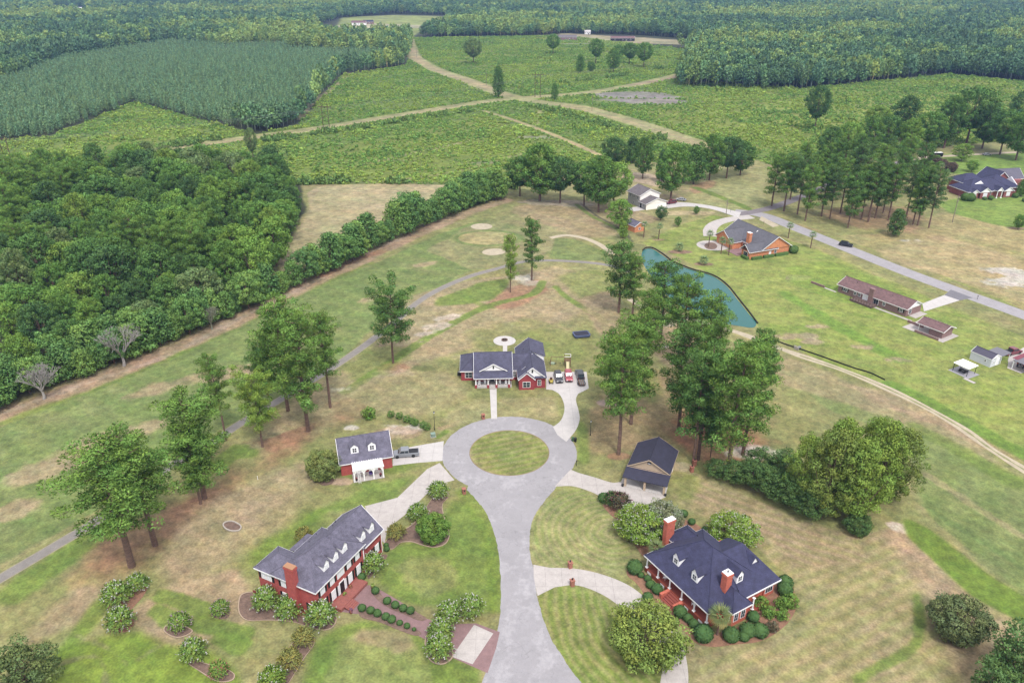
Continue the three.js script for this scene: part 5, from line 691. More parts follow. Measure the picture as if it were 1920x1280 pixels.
{ // orange brick house above the pond
  const t = thing('orange_house', 'orange brick house with grey gable roof above the pond', 'house', 90.14, -275.71, deg(22.9)), B = M.brickOrange, R = speckle('roofAsh', [124, 124, 134], 0.25, 7, {}, (x, y) => ((y * 6 % 1) < 0.16 ? -0.1 : 0));
  solid(t, 'wall', 5, 18, 0.3, 23.5, 0, 3.0, B); solid(t, 'wall', -0.6, 5, 0.3, 5, 0, 2.7, B); solid(t, 'wall', 0.5, 5, 12, 22, 0, 2.8, B);
  gable(t, 5, 18.2, 0, 23.8, 'b', 3.1, 7.5, R, B, { ov: 0.5 }); gable(t, -1, 12, 0, 5.2, 'a', 2.8, 5.2, R, B, { ov: 0.35, ends: 'back' }); gable(t, 0, 12, 12, 22.5, 'a', 2.8, 6.4, R, B, { ov: 0.4 });
  chimney(t, 5.2, 8.6, 1.2, 1.7, 0, 7.2, B); part('dormer_wall', prismTri([V(5.4, 3, -10.5), V(10.5, 6.9, -10.5), V(9.6, 4.2, -10.5)], V(0, 0, 0.3)), M.white, t);
  win(t, 'f', 12, 0.3, 4.4, 1.3, 1.1, { cols: 3 }); win(t, 'f', 11.5, 0.3, 0.8, 1.1, 1.5); part('utility_door', onWall('f', 9, 0.3, 0, 1.1, 2, 0, 0.06), M.trim, t); win(t, 'l', 2.6, -0.6, 0.3, 2.4, 2.1, { cols: 3, rows: 1 }); for (const b of [7, 10.4]) win(t, 'l', b, 5, 0.3, 1.8, 2.1, { rows: 1 }); win(t, 'l', 17, 0.5, 0.8, 1.6, 1.5);
  part('terrace', bx(-2.5, 0, -12, 5, 0.12, -5), M.paver, t);
  const h = [[-1.6, 1.6, 'left'], [2, -0.9, 'middle'], [7.4, -1.0, 'long'], [13.6, -1.0, 'right']]; h.forEach(([a, b, w], i) => { const p = V(a, 0, -b).applyAxisAngle(V(0, 1, 0), deg(22.9)).add(V(90.14, 0, -275.71)), s = thing('clipped_hedge', w + ' clipped hedge along the orange brick house', 'hedge', p.x, p.z, deg(22.9 + (i ? 0 : 90))); const L = new Leaves(); for (let k = 0; k < 420; k++) { const l = [3.5, 4.5, 4.5, 6][i]; L.clump(V(rr(-l / 2, l / 2), rr(0.2, 1), rr(-0.5, 0.5)), 0.2, 0.2, 0.2, 1, 0.35, tintOf(), 0.7, 0.2); } part('foliage', L.build(), leafMat(...G1.broadDark), s); part('inner_foliage', bx(-[3.5, 4.5, 4.5, 6][i] / 2, 0, -0.5, [3.5, 4.5, 4.5, 6][i] / 2, 1.05, 0.5), coreMat(G1.broadDark), s); });
  const p = V(19.6, 0, 0.5).applyAxisAngle(V(0, 1, 0), deg(22.9)).add(V(90.14, 0, -275.71)); plant('boxwood', BALL[0], 'tall clipped ball at the right corner of the orange brick house', 'shrub', p.x, p.z, { s: 1.8, leaf: G1.broadDark });
}
{ // small orange outbuilding by the trees
  const t = thing('orange_outbuilding', 'small orange brick outbuilding with blue grey roof under the round tree', 'outbuilding', 50.85, -307.9, deg(30)); solid(t, 'wall', 0, 5, 0, 6, 0, 2.6, M.brickOrange); gable(t, 0, 5, 0, 6, 'b', 2.6, 4.2, M.roofSlate, M.brickOrange, { ov: 0.3 }); win(t, 'f', 2.5, 0, 0.8, 1.1, 1.1); solid(t, 'lean_to', 0.4, 4.6, 6, 9.5, 0, 2.3, M.dark); part('lean_to_roof', bx(0.2, 2.3, -9.8, 4.8, 2.45, -6), M.roofDark, t);
}
{ // beige two storey house
  const t = thing('beige_house', 'beige two storey house with white gables and grey roof', 'house', 61.03, -340.66, deg(25.3)), S = M.greyAndShadeSiding, Wt = M.creamSiding, R = M.roofGrey;
  solid(t, 'wall', -0.6, 10.2, 5.5, 14.8, 0, 5.3, S); solid(t, 'front_wall', -0.3, 10.3, 5.3, 5.5, 0, 5.3, Wt); solid(t, 'wall', -0.4, 10.6, 0.2, 5.3, 0, 2.75, S); solid(t, 'front_wall', -0.4, 10.6, 0, 0.2, 0, 2.75, Wt);  // side walls greyer than the front: their shade is put into the siding colour
  gable(t, -0.7, 10.4, 5.3, 15, 'b', 5.3, 8, R, Wt, { ov: 0.4 }); gable(t, -0.6, 10.8, 0, 5.4, 'b', 2.8, 5, R, Wt, { ov: 0.4, ends: 'front' });
  for (const [b, y, h] of [[7, 3.2, 1.5], [9.6, 3.3, 1.3], [12.6, 3.3, 1.4], [10, 0.6, 1.4]]) win(t, 'l', b, -0.6, y, 0.9, h); door(t, 'l', 4.2, -0.4, 0.1, 1.4, 2.1, M.dark); win(t, 'l', 2.2, -0.4, 0.8, 1, 1.3); win(t, 'r', 9, 10.2, 3.2, 1, 1.4);
  part('patio', bx(-6.4, 0, -6.2, -0.7, 0.1, -0.6), M.brightConcrete, t);
}
{ // long ranch house, its shed, white shed, canopies on the right
  const t = thing('ranch_house', 'long low brown brick ranch house beside the road', 'house', 111.43, -241.89, deg(-57.3)), B = M.brickBrown, R = M.roofBrown;
  solid(t, 'wall', -1.9, 23, 0.4, 8.4, 0, 2.6, B); gable(t, -2, 23.1, 0.4, 8.4, 'a', 2.65, 4.7, R, M.white, { ov: 0.4 });
  for (const [a, w] of [[0.8, 1.6], [4.6, 1], [6.2, 1], [15.2, 1], [21.2, 1.2]]) win(t, 'f', a, 0.4, 1, w, 1.2, { shut: w > 1.1 }); win(t, 'f', 12.4, 0.4, 0.3, 1.8, 2.1, { rows: 1 }); door(t, 'f', 8.4, 0.4, 0.3, 1.5, 2.1, M.blind); win(t, 'r', 2.4, 23, 0.6, 1.6, 1.6);
  chimney(t, 10.6, 0.1, 1.5, 0.9, 0, 5.4, B, M.brickBrown); part('deck', bx(5.2, 0, -0.4, 13.2, 0.6, 3), mat('deckWood', [128, 106, 100]), t); for (let k = 0; k < 9; k++) part('rail_post', bx(5.3 + k, 0.6, 2.85, 5.4 + k, 1.4, 2.95), M.woodDark, t); part('deck_rail', bx(5.2, 1.4, 2.84, 13.3, 1.48, 2.96), M.woodDark, t);
  part('path', bx(12.5, 0, 0.5, 26, 0.05, 1.5), M.concrete, t); part('path', bx(23, 0, -8.4, 25.5, 0.06, -2), M.concrete, t); part('garden_wall', bx(-12, 0, 0.3, -6.5, 0.7, 0.6), B, t); part('path', bx(-6.5, 0, 0, -1.9, 0.05, 0.8), M.concrete, t); vents(t, [[3, 3, 4.2], [8.6, 2.6, 4], [16, 3, 4.2]]);
  const j = thing('brick_shed', 'small brown brick shed with a covered patio beyond the ranch house', 'shed', 111.43, -241.89, deg(-57.3)); solid(j, 'wall', 34.3, 38.3, -5.4, 0, 0, 2.4, B); gable(j, 30.6, 38.6, -5.7, 0.2, 'a', 2.45, 3.7, R, M.brickBrown, { ov: 0.35, ends: 'back' });
  for (const b of [-5.2, -0.2]) part('post', bx(30.8, 0, -b - 0.08, 30.96, 2.4, -b + 0.08), M.white, j); part('patio_floor', bx(27, 0, -1, 40, 0.06, 7.5), M.concrete, j); part('low_wall', bx(31, 0, 7.2, 38.5, 0.7, 7.5), B, j); part('low_wall', bx(25.8, 0, 2.6, 31, 0.8, 2.9), B, j);
  const k = thing('white_shed', 'white metal shed with dark roof near the right edge', 'shed', 129.07, -193.9, deg(-62.1)); solid(k, 'wall', 0, 6, 0, 4.1, 0, 2.5, M.shedSiding); gable(k, 0, 6, 0, 4.1, 'a', 2.5, 3.6, mat('metalRoof', [96, 92, 112], { roughness: 0.5 }), M.white, { ov: 0.08 }); win(k, 'f', 4.4, 0, 1.0, 0.6, 0.9, { pane: M.dark }); win(k, 'r', 1.2, 6, 1, 0.5, 0.8, { pane: M.dark }); door(k, 'r', 2.8, 6, 0.1, 0.9, 2, M.trim);
  const c = thing('carport', 'grey metal carport behind the white shed', 'carport', 129.07, -193.9, deg(-62.1)); part('canopy', faces([[V(2, 2.5, -4.3), V(6.2, 2.5, -4.3), V(6.2, 2.7, -8.4), V(2, 2.7, -8.4)]], 0.12), mat('tinRoof', [142, 140, 150], { roughness: 0.5 }), c); for (const [a, b] of [[2.2, 4.5], [6, 4.5], [2.2, 8.2], [6, 8.2]]) part('post', bx(a - 0.06, 0, -b - 0.06, a + 0.06, 2.5, -b + 0.06), M.white, c); part('rear_panel', bx(2, 0.1, -4.5, 2.1, 2, -8.2), M.shedSiding, c);
  const e = thing('carport', 'carport with dark red and grey roof cut by the right edge', 'carport', 129.07, -193.9, deg(-62.1)); part('canopy', faces([[V(9, 2.6, -4.6), V(16, 2.6, -4.6), V(16, 2.9, -10.5), V(9, 2.9, -10.5)]], 0.14), M.tinRoof, e); part('canopy_stripe', faces([[V(8.2, 2.72, -5.6), V(9.6, 2.72, -5.6), V(9.6, 2.98, -10.6), V(8.2, 2.98, -10.6)]], 0.1), mat('maroonRoof', [160, 76, 92], { roughness: 0.5 }), e); for (const [a, b] of [[9.2, 4.9], [9.2, 10], [15.8, 4.9], [15.8, 10]]) part('post', bx(a - 0.1, 0, -b - 0.1, a + 0.1, 2.6, -b + 0.1), M.white, e);
  const l = thing('pavilion', 'white flat topped pavilion on dark posts below the white shed', 'pavilion', 121.17, -187.24, deg(-61.9)); part('roof', faces([[V(0, 2.55, 0.9), V(4.5, 2.55, 0.9), V(4.5, 2.65, -3.2), V(0, 2.65, -3.2)]], 0.12), M.white, l); for (const [a, b] of [[0.2, -0.6], [4.2, -0.6], [0.2, 2.9], [4.2, 2.9]]) part('post', bx(a - 0.06, 0, -b - 0.06, a + 0.06, 2.5, -b + 0.06), M.dark, l); part('slab', bx(-0.6, 0, -3.6, 5.2, 0.08, 1.4), mat('slabGrey', [196, 194, 204]), l); part('step', bx(4.4, 0, 1.4, 7.5, 0.06, 2.4), M.concrete, l);
  const tb = thing('picnic_table', 'dark picnic table under the white pavilion', 'table', 121.17, -187.24, deg(-61.9)); part('table_top', bx(1, 0.7, -1.6, 3, 0.76, -0.7), M.dark, tb); for (const z of [-2.05, -0.5]) part('bench', bx(1, 0.4, z, 3, 0.45, z + 0.3), M.dark, tb); for (const x of [1.2, 2.7]) part('leg', bx(x, 0, -1.9, x + 0.1, 0.7, -0.4), M.dark, tb);
}
{ // brick house at upper right
  const t = thing('upper_brick_house', 'sprawling brick house with dark blue grey roofs at upper right', 'house', 217.23, -358.29, deg(10.5)), B = speckle('brickWine', [150, 92, 90], 0.3, 3, { key: WALL }, course), R = M.roofBlue;
  solid(t, 'wall', -1, 22, 1.5, 14, 0, 3.2, B); solid(t, 'wall', 2, 14, 12, 19.5, 0, 5.4, B); solid(t, 'wall', 22, 30, 6, 20, 0, 3.2, B); solid(t, 'wall', 26, 42, 16, 27, 0, 3.4, B);
  hip(t, -1, 22, 1.5, 14, 3.25, 7.6, R, 0.5); hip(t, 2, 15, 10, 19.6, 5.5, 8.6, R, 0.5); hip(t, 14, 30, 5.5, 20, 3.22, 7.8, R, 0.5); gable(t, 24, 34, 16, 27.4, 'b', 3.4, 8, R, B, { ov: 0.5 }); gable(t, 30, 44, 19, 28, 'a', 3.42, 7.6, speckle('roofPale', [128, 126, 142], 0.2, 7), B, { ov: 0.5 });
  for (const [a, w, y] of [[2, 3.6, 3.3], [7.5, 5.5, 3.4], [20, 5, 3.4]]) { gable(t, a - w / 2, a + w / 2, 0.2, 6, 'b', 3.1, 3.1 + w * 0.38, R, M.white, { ov: 0.3, ends: 'front' }); solid(t, 'bay_wall', a - w / 2 + 0.2, a + w / 2 - 0.2, 0.4, 1.6, 0, 3.1, B); win(t, 'f', a, 0.4, 0.6, w * 0.4, 2, { pane: M.blind }); }
  gable(t, 13, 16, -0.6, 6, 'b', 3.6, 5.2, R, M.white, { ov: 0.2, ends: 'front' }); for (const a of [13.3, 15.7]) column(t, a, -0.4, 0, 3.5, 0.2); part('pediment', prismTri([V(3.5, 5.4, -5), V(7.5, 7.2, -5), V(10, 5.2, -5)], V(0, 0, -0.3)), M.white, t); part('gable_side', prismTri([V(30, 3.6, -7), V(30, 6.6, -12), V(30, 3.6, -16)], V(0.3, 0, 0)), M.white, t);
  win(t, 'f', 4.5, 12, 3.6, 1.2, 1.4, { pane: M.blind }); for (const a of [11, 17.8]) win(t, 'f', a, 1.5, 0.8, 1.2, 1.7); win(t, 'f', 33, 16, 0.8, 1.4, 1.5);
  [[-2, -2, 2.2], [-3.4, -1, 2.4], [9, -2, 1.2], [6, -1.6, 1], [23, -1, 1.4], [26, -6, 1.3], [28.5, -7, 1.4], [22, -8, 1.2]].forEach(([a, b, s], i) => { const p = V(a, 0, -b).applyAxisAngle(V(0, 1, 0), deg(10.5)).add(V(217.23, 0, -358.29)); plant('boxwood', BALL[i % 2], ['large dark ball at the left corner', 'larger dark ball behind the utility pole', 'low ball under the middle bay', 'low ball under the left bay', 'ball at the right bay', 'left ball of the front island bed', 'right ball of the front island bed', 'ball on the near side of the front bed'][i] + ' of the upper right brick house', 'shrub', p.x, p.z, { s, leaf: G1.broadDark }); });
}
// far farmsteads beyond the fields
const farHouse = (x, z, w, d, h, wall, roof, label, turn = 0) => { const t = thing('far_house', label, 'house', x, z, turn); solid(t, 'wall', -w / 2, w / 2, 0, d, 0, h, wall); gable(t, -w / 2, w / 2, 0, d, 'a', h, h + d * 0.28, roof, wall, { ov: 0.5 }); for (let k = 0; k < 3; k++) win(t, 'f', -w / 3 + k * w / 3, 0, h * 0.3, 1.6, 1.4, { cols: 1, rows: 1 }); door(t, 'f', w * 0.15, 0, 0, 1.2, 2.1); return t; };
farHouse(79.8, -1213, 30, 10, 4, M.brickBrown, M.roofGrey, 'far low house with grey roof above the upper field'); farHouse(160.5, -1196, 34, 9, 4, M.dark, M.roofBrown, 'far long dark building above the upper field'); farHouse(120.4, -1319, 9, 7, 4, M.white, M.brightConcrete, 'tiny far white shed above the upper field'); farHouse(-280.6, -1523, 26, 12, 4, M.white, M.roofBrown, 'far white house by the distant farm fields'); farHouse(-267.7, -1551, 18, 10, 4, M.brickBrown, M.roofDark, 'far dark house right of the distant white one'); farHouse(-134.4, -1523, 16, 10, 4.5, M.greyAndShadeSiding, M.roofBlue, 'far blue grey house at the end of the mown way'); farHouse(-1020, -1941, 46, 16, 6, M.white, M.white, 'far white farm sheds at top left'); farHouse(-319.9, -2276, 24, 14, 7, M.white, M.white, 'far white building at the top edge'); farHouse(372.4, -1877, 60, 18, 8, M.white, M.roofBrown, 'far pale building in the forest at the top'); farHouse(-469.2, -1565, 14, 10, 6, M.white, M.white, 'tiny far white house at the forest edge');

// ---------------------------------------------------------------- vehicles: local +x is forward
function profile(pts, w, bevel = 0.08) { const s = new THREE.Shape(pts.map(([x, y]) => new THREE.Vector2(x, y))); return new THREE.ExtrudeGeometry(s, { depth: w - 2 * bevel, bevelEnabled: true, bevelThickness: bevel, bevelSize: bevel * 0.6, bevelSegments: 2, steps: 1 }).translate(0, 0, -w / 2 + bevel); }
const paint = new Map();
function carPaint(c) { const k = c.join(); if (!paint.has(k)) { const m = new THREE.MeshPhysicalMaterial({ color: col(...c), roughness: 0.35, metalness: 0.2, clearcoat: 0.8, clearcoatRoughness: 0.1 }); m.name = 'car_paint'; paint.set(k, m); } return paint.get(k); }
function vehicle(kind, c, label, x, z, turn) {
  const truck = kind === 'pickup', car = kind === 'sedan', t = thing(truck ? 'pickup_truck' : car ? 'parked_car' : 'suv', label, truck ? 'pickup' : 'car', x, z, turn), P = carPaint(c), L = truck ? 5.8 : car ? 4.7 : 5.0, W = truck ? 2.0 : 1.9, h = L / 2, H = truck ? 1.9 : car ? 1.45 : 1.8, belt = truck ? 1.12 : car ? 0.92 : 1.08;
  part('body', profile([[-h, 0.42], [-h, belt - 0.05], [-h + 0.15, belt], [h - 1.35, belt], [h - 0.2, belt - 0.14], [h, belt - 0.3], [h, 0.42], [h - 0.5, 0.36], [-h + 0.5, 0.36]], W), P, t);
  const c0 = truck ? -0.75 : car ? -1.7 : -h + 0.2, c1 = truck ? 1.75 : car ? 1.35 : h - 1.35, g0 = c0 + (truck ? 0.12 : car ? 0.7 : 0.3), g1 = c1 - 0.75;
  const cab = part('cabin', profile([[c0, belt], [g0, H - 0.06], [g0 + 0.15, H], [g1 - 0.1, H], [g1 + 0.05, H - 0.05], [c1, belt]], W - 0.22, 0.1), P, t);
  const gl = (pts, y) => part('window', faces([pts]), M.glass, cab), s = (W - 0.22) / 2 + 0.012;
  for (const k of [1, -1]) { const q = [[g0 + 0.12, H - 0.13], [g1 - 0.05, H - 0.13], [c1 - 0.28, belt + 0.08], [c0 + 0.16, belt + 0.08]].map(([a, b]) => V(a, b, k * s)); const mid = (q[0].x + q[1].x) / 2; gl(k > 0 ? [V(mid - 0.06, H - 0.13, s), q[0], q[3], V(mid - 0.06, belt + 0.08, s)] : [q[0], V(mid - 0.06, H - 0.13, -s), V(mid - 0.06, belt + 0.08, -s), q[3]]); gl(k > 0 ? [q[1], V(mid + 0.06, H - 0.13, s), V(mid + 0.06, belt + 0.08, s), q[2]] : [V(mid + 0.06, H - 0.13, -s), q[1], q[2], V(mid + 0.06, belt + 0.08, -s)]); }
  const w2 = W / 2 - 0.26, lift = 0.075; part('windscreen', faces([[V(g1 + 0.06 + lift, H - 0.1, w2), V(c1 + lift - 0.06, belt + 0.06, w2 + 0.08), V(c1 + lift - 0.06, belt + 0.06, -w2 - 0.08), V(g1 + 0.06 + lift, H - 0.1, -w2)]]), M.glass, cab); part('rear_window', faces([[V(g0 - 0.09, H - 0.14, -w2), V(c0 - 0.06, belt + 0.12, -w2 - 0.05), V(c0 - 0.06, belt + 0.12, w2 + 0.05), V(g0 - 0.09, H - 0.14, w2)]]), M.glass, cab);
  if (truck) part('bed_cover', bx(-h + 0.12, belt + 0.0, -W / 2 + 0.14, c0 - 0.05, belt + 0.07, W / 2 - 0.14), M.black, t);
  if (kind === 'suv') for (const k of [1, -1]) part('roof_rail', bar(V(g0 + 0.3, H + 0.06, k * 0.62), V(g1 - 0.2, H + 0.06, k * 0.62), 0.025), M.dark, cab);
  for (const a of [-h + (truck ? 1.25 : 0.95), h - 0.95]) for (const k of [1, -1]) { const wh = part('wheel', new THREE.CylinderGeometry(truck ? 0.4 : 0.35, truck ? 0.4 : 0.35, 0.26, 20).rotateX(Math.PI / 2).translate(a, truck ? 0.4 : 0.35, k * (W / 2 - 0.1)), M.tyre, t); part('rim', new THREE.CylinderGeometry(0.21, 0.21, 0.03, 12).rotateX(Math.PI / 2).translate(a, truck ? 0.4 : 0.35, k * (W / 2 + 0.035)), truck ? M.black : M.chrome, wh); }
  for (const k of [1, -1]) { part('headlight', bx(h - 0.02, belt - 0.42, k * (W / 2 - 0.34) - 0.2, h + 0.06, belt - 0.26, k * (W / 2 - 0.34) + 0.2), M.blind, t); part('taillight', bx(-h - 0.06, belt - 0.4, k * (W / 2 - 0.2) - 0.1, -h + 0.02, belt - 0.08, k * (W / 2 - 0.2) + 0.1), mat('tail', [150, 30, 30], { roughness: 0.3 }), t); part('side_mirror', bx(c1 - 0.3, belt + 0.05, k * (W / 2 + 0.08) - 0.1, c1 - 0.14, belt + 0.22, k * (W / 2 + 0.08) + 0.1), P, t); }
  part('grille', bx(h + 0.005, 0.6, -0.5, h + 0.06, belt - 0.45, 0.5), M.dark, t); part('bumper', bx(h - 0.05, 0.4, -W / 2 + 0.15, h + 0.08, 0.56, W / 2 - 0.15), truck ? M.chrome : M.dark, t); part('bumper', bx(-h - 0.08, 0.4, -W / 2 + 0.15, -h + 0.05, 0.56, W / 2 - 0.15), M.dark, t);
  return t;
}
vehicle('pickup', [176, 182, 192], 'silver pickup with a black bed cover on the short driveway', -24.03, -146.1, deg(188));
vehicle('suv', [46, 48, 58], 'black car on the left of the white driveway pad', 12.44, -181.9, deg(-84));
vehicle('suv', [206, 74, 88], 'red car in the middle of the white driveway pad', 15.19, -182.5, deg(-88));
vehicle('suv', [50, 58, 64], 'dark green black car behind the trailer on the driveway pad', 18.27, -183.4, deg(95));
vehicle('suv', [142, 40, 58], 'burgundy car beside the beige house', 74.1, -351.2, deg(205)); vehicle('sedan', [214, 216, 222], 'silver car under the shade tree by the beige house', 79.6, -356.2, deg(160));
vehicle('suv', [40, 44, 56], 'black car driving along the road on the right', 131.9, -291, deg(-33)); vehicle('pickup', [150, 46, 66], 'dark red pickup behind the white shed', 142.8, -197, deg(20)); vehicle('sedan', [222, 224, 228], 'white car on the gravel lane at upper right', 276.7, -452.3, deg(8));
function wheelPair(t, a, w, r) { for (const k of [1, -1]) { const wh = part('wheel', new THREE.CylinderGeometry(r, r, 0.2, 16).rotateX(Math.PI / 2).translate(a, r, k * w), M.tyre, t); part('rim', new THREE.CylinderGeometry(r * 0.5, r * 0.5, 0.22, 10).rotateX(Math.PI / 2).translate(a, r, k * w), M.chrome, wh); } }
{ const t = thing('utility_trailer', 'small open trailer with grey load behind the dark car', 'trailer', 18.37, -179.2, deg(95)); part('bed', bx(-1.5, 0.5, -0.85, 1.4, 0.62, 0.85), M.woodDark, t); for (const k of [1, -1]) part('side_rail', bx(-1.5, 0.62, k * 0.85 - 0.04, 1.4, 0.95, k * 0.85 + 0.04), M.dark, t); for (let k = 0; k < 6; k++) part('plank', bx(-1.4, 0.63, -0.75 + k * 0.26, 1.3, 0.72 + 0.1 * (k % 2), -0.55 + k * 0.26), k % 2 ? M.steelGrey : M.wood, t); part('drawbar', bar(V(1.4, 0.5, 0), V(2.4, 0.45, 0), 0.05), M.dark, t); wheelPair(t, -0.2, 0.98, 0.3); }
{ const t = thing('riding_mower', 'yellow riding mower with brown seat beside the crimson house', 'mower', 10.43, -180.1, deg(-90)); part('hood', new RoundedBoxGeometry(0.8, 0.5, 0.7, 3, 0.1).translate(0.55, 0.65, 0), mat('yellow', [236, 214, 96], { roughness: 0.4 }), t); part('deck', bx(-0.7, 0.22, -0.6, 0.3, 0.36, 0.6), M.dark, t); part('seat', [bx(-0.6, 0.7, -0.32, -0.1, 0.82, 0.32), bx(-0.66, 0.8, -0.32, -0.55, 1.25, 0.32)], mat('brownSeat', [120, 74, 52]), t); part('fender', bx(-0.9, 0.4, -0.55, 0.1, 0.66, 0.55), M.yellow, t); part('steering_wheel', new THREE.TorusGeometry(0.18, 0.025, 6, 16).rotateX(1.1).translate(0.15, 1.05, 0), M.black, t); wheelPair(t, -0.55, 0.55, 0.32); wheelPair(t, 0.7, 0.45, 0.24); }
{ const t = thing('enclosed_trailer', 'black enclosed cargo trailer on the far lane', 'trailer', 244.8, -446.8, deg(4)); part('box', new RoundedBoxGeometry(5.6, 2.3, 2.3, 3, 0.15).translate(0, 1.7, 0), M.black, t); part('roof_panel', bx(-2.7, 2.84, -1.05, 2.7, 2.92, 1.05), M.trim, t); part('fender', bx(-0.7, 0.55, -1.3, 0.7, 0.75, 1.3), M.chrome, t); wheelPair(t, -0.4, 1.15, 0.36); wheelPair(t, 0.4, 1.15, 0.36); part('drawbar', bar(V(-2.8, 0.6, 0), V(-4, 0.5, 0), 0.06), M.dark, t); }
{ const t = thing('tractor', 'red tractor under the carport at the right edge', 'tractor', 140.7, -188.9, deg(40)); part('hood', new RoundedBoxGeometry(1.5, 0.8, 0.8, 3, 0.1).translate(0.8, 1.1, 0), mat('tractorRed', [196, 50, 56], { roughness: 0.4 }), t); part('fender', [bx(-1.1, 1.1, -0.95, 0.1, 1.35, -0.55), bx(-1.1, 1.1, 0.55, 0.1, 1.35, 0.95)], M.tractorRed, t); part('seat', bx(-0.7, 1.1, -0.25, -0.3, 1.6, 0.25), M.black, t); wheelPair(t, -0.5, 0.75, 0.7); wheelPair(t, 1.2, 0.6, 0.42); part('steering_wheel', new THREE.TorusGeometry(0.2, 0.03, 6, 14).rotateX(1.1).translate(0, 1.7, 0), M.black, t); }

// ---------------------------------------------------------------- yard things
{ const t = thing('trampoline', 'blue padded trampoline on the lawn behind the driveway', 'trampoline', 20.75, -208.7, deg(12)), ro = (a, b, r) => { const s = new THREE.Shape(); s.moveTo(-a + r, -b); s.lineTo(a - r, -b); s.quadraticCurveTo(a, -b, a, -b + r); s.lineTo(a, b - r); s.quadraticCurveTo(a, b, a - r, b); s.lineTo(-a + r, b); s.quadraticCurveTo(-a, b, -a, b - r); s.lineTo(-a, -b + r); s.quadraticCurveTo(-a, -b, -a + r, -b); return s; };
  const pad = ro(2.5, 1.75, 0.8); pad.holes.push(ro(2.15, 1.4, 0.6)); part('pad', new THREE.ExtrudeGeometry(pad, { depth: 0.07, bevelEnabled: false, curveSegments: 6 }).rotateX(-Math.PI / 2).translate(0, 0.85, 0), mat('padBlue', [104, 118, 156]), t); part('mat', new THREE.ShapeGeometry(ro(2.16, 1.41, 0.6), 6).rotateX(-Math.PI / 2).translate(0, 0.87, 0), mat('matBlack', [56, 58, 78]), t); part('skirt', new THREE.ExtrudeGeometry((() => { const s = ro(2.44, 1.69, 0.8); s.holes.push(ro(2.4, 1.65, 0.78)); return s; })(), { depth: 0.5, bevelEnabled: false, curveSegments: 6 }).rotateX(-Math.PI / 2).translate(0, 0.34, 0), M.padBlue, t); for (const x of [-1.9, 0, 1.9]) for (const z of [-1.55, 1.55]) part('leg', bar(V(x, 0, z), V(x, 0.86, z), 0.035), M.steelGrey, t); }
structure('patio', sheet(ellipse(-2.21, -205.4, 3.3, 3.3, 40), 0.0, 0.06), M.brightConcrete, 'round white concrete patio behind the crimson house', 'patio'); structure('walkway', sheet([[-2.66, -203.2], [-1.41, -203.2], [-1.38, -198.1], [-2.6, -198.1]], 0.03), M.brightConcrete, 'short white walk from the round patio to the crimson house', 'walkway');
{ const t = thing('fire_pit', 'ring of brown stones round a fire pit on the round patio', 'fire pit', -2.21, -205.8, 0, null, 0.06); for (let k = 0; k < 12; k++) part('stone', new THREE.DodecahedronGeometry(0.24).scale(1, 0.8, 1.1).rotateY(k).translate(Math.cos(k * 0.5236) * 0.75, 0.16, Math.sin(k * 0.5236) * 0.75), k % 3 ? M.woodDark : M.mulch, t); part('ash', cyl(0.6, 0.6, 0.05, 16), M.dark, t); }
{ // play set
  const t = thing('play_set', 'wooden swing set with tower and yellow slide behind the parked cars', 'play set', 15.4, -190.2, deg(-2)); for (const [x, z] of [[-0.8, -0.8], [0.8, -0.8], [-0.8, 0.8], [0.8, 0.8]]) part('tower_post', bx(x - 0.07, 0, z - 0.07, x + 0.07, 3.0, z + 0.07), M.wood, t); part('platform', bx(-0.9, 1.4, -0.9, 0.9, 1.5, 0.9), M.wood, t); for (const z of [-0.85, 0.85]) for (let k = 0; k < 6; k++) part('rail_slat', bx(-0.8 + k * 0.28, 1.5, z - 0.02, -0.68 + k * 0.28, 2.2, z + 0.02), M.wood, t); part('top_frame', [bx(-0.9, 2.9, -0.9, 0.9, 3, -0.8), bx(-0.9, 2.9, 0.8, 0.9, 3, 0.9), bx(0.8, 2.9, -0.8, 0.9, 3, 0.8)], M.trim, t);
  part('slide', faces([[V(-0.35, 1.5, 0.9), V(-0.35, 0.15, 4.2), V(0.35, 0.15, 4.2), V(0.35, 1.5, 0.9)]], 0.08), mat('slideYellow', [250, 240, 190], { roughness: 0.4 }), t); for (const x of [-0.38, 0.38]) part('slide_rail', bar(V(x, 1.6, 0.9), V(x, 0.25, 4.2), 0.06), M.slideYellow, t); part('swing_beam', bar(V(-0.8, 2.5, 0), V(-4.6, 2.5, 0), 0.08), M.wood, t); for (const z of [-1, 1]) part('swing_leg', bar(V(-4.5, 2.5, 0), V(-4.8, 0, z), 0.07), M.wood, t); for (const x of [-2, -3.3]) { const s = part('swing_seat', bx(x - 0.25, 0.5, -0.12, x + 0.25, 0.55, 0.12), M.dark, t); for (const k of [-0.23, 0.23]) part('chain', bar(V(x + k, 0.55, 0), V(x + k, 2.5, 0), 0.012), M.steelGrey, s); } }
{ const t = thing('sandbox', 'pale green round sandbox lid beside the swings', 'sandbox', 11.3, -191.1); part('lid', new THREE.SphereGeometry(0.75, 18, 8, 0, 6.283, 0, 1.3).scale(1, 0.5, 1), mat('paleGreen', [186, 204, 176]), t); part('rim', new THREE.TorusGeometry(0.74, 0.07, 6, 20).rotateX(Math.PI / 2).translate(0, 0.08, 0), mat('rimGreen', [104, 140, 96]), t); }
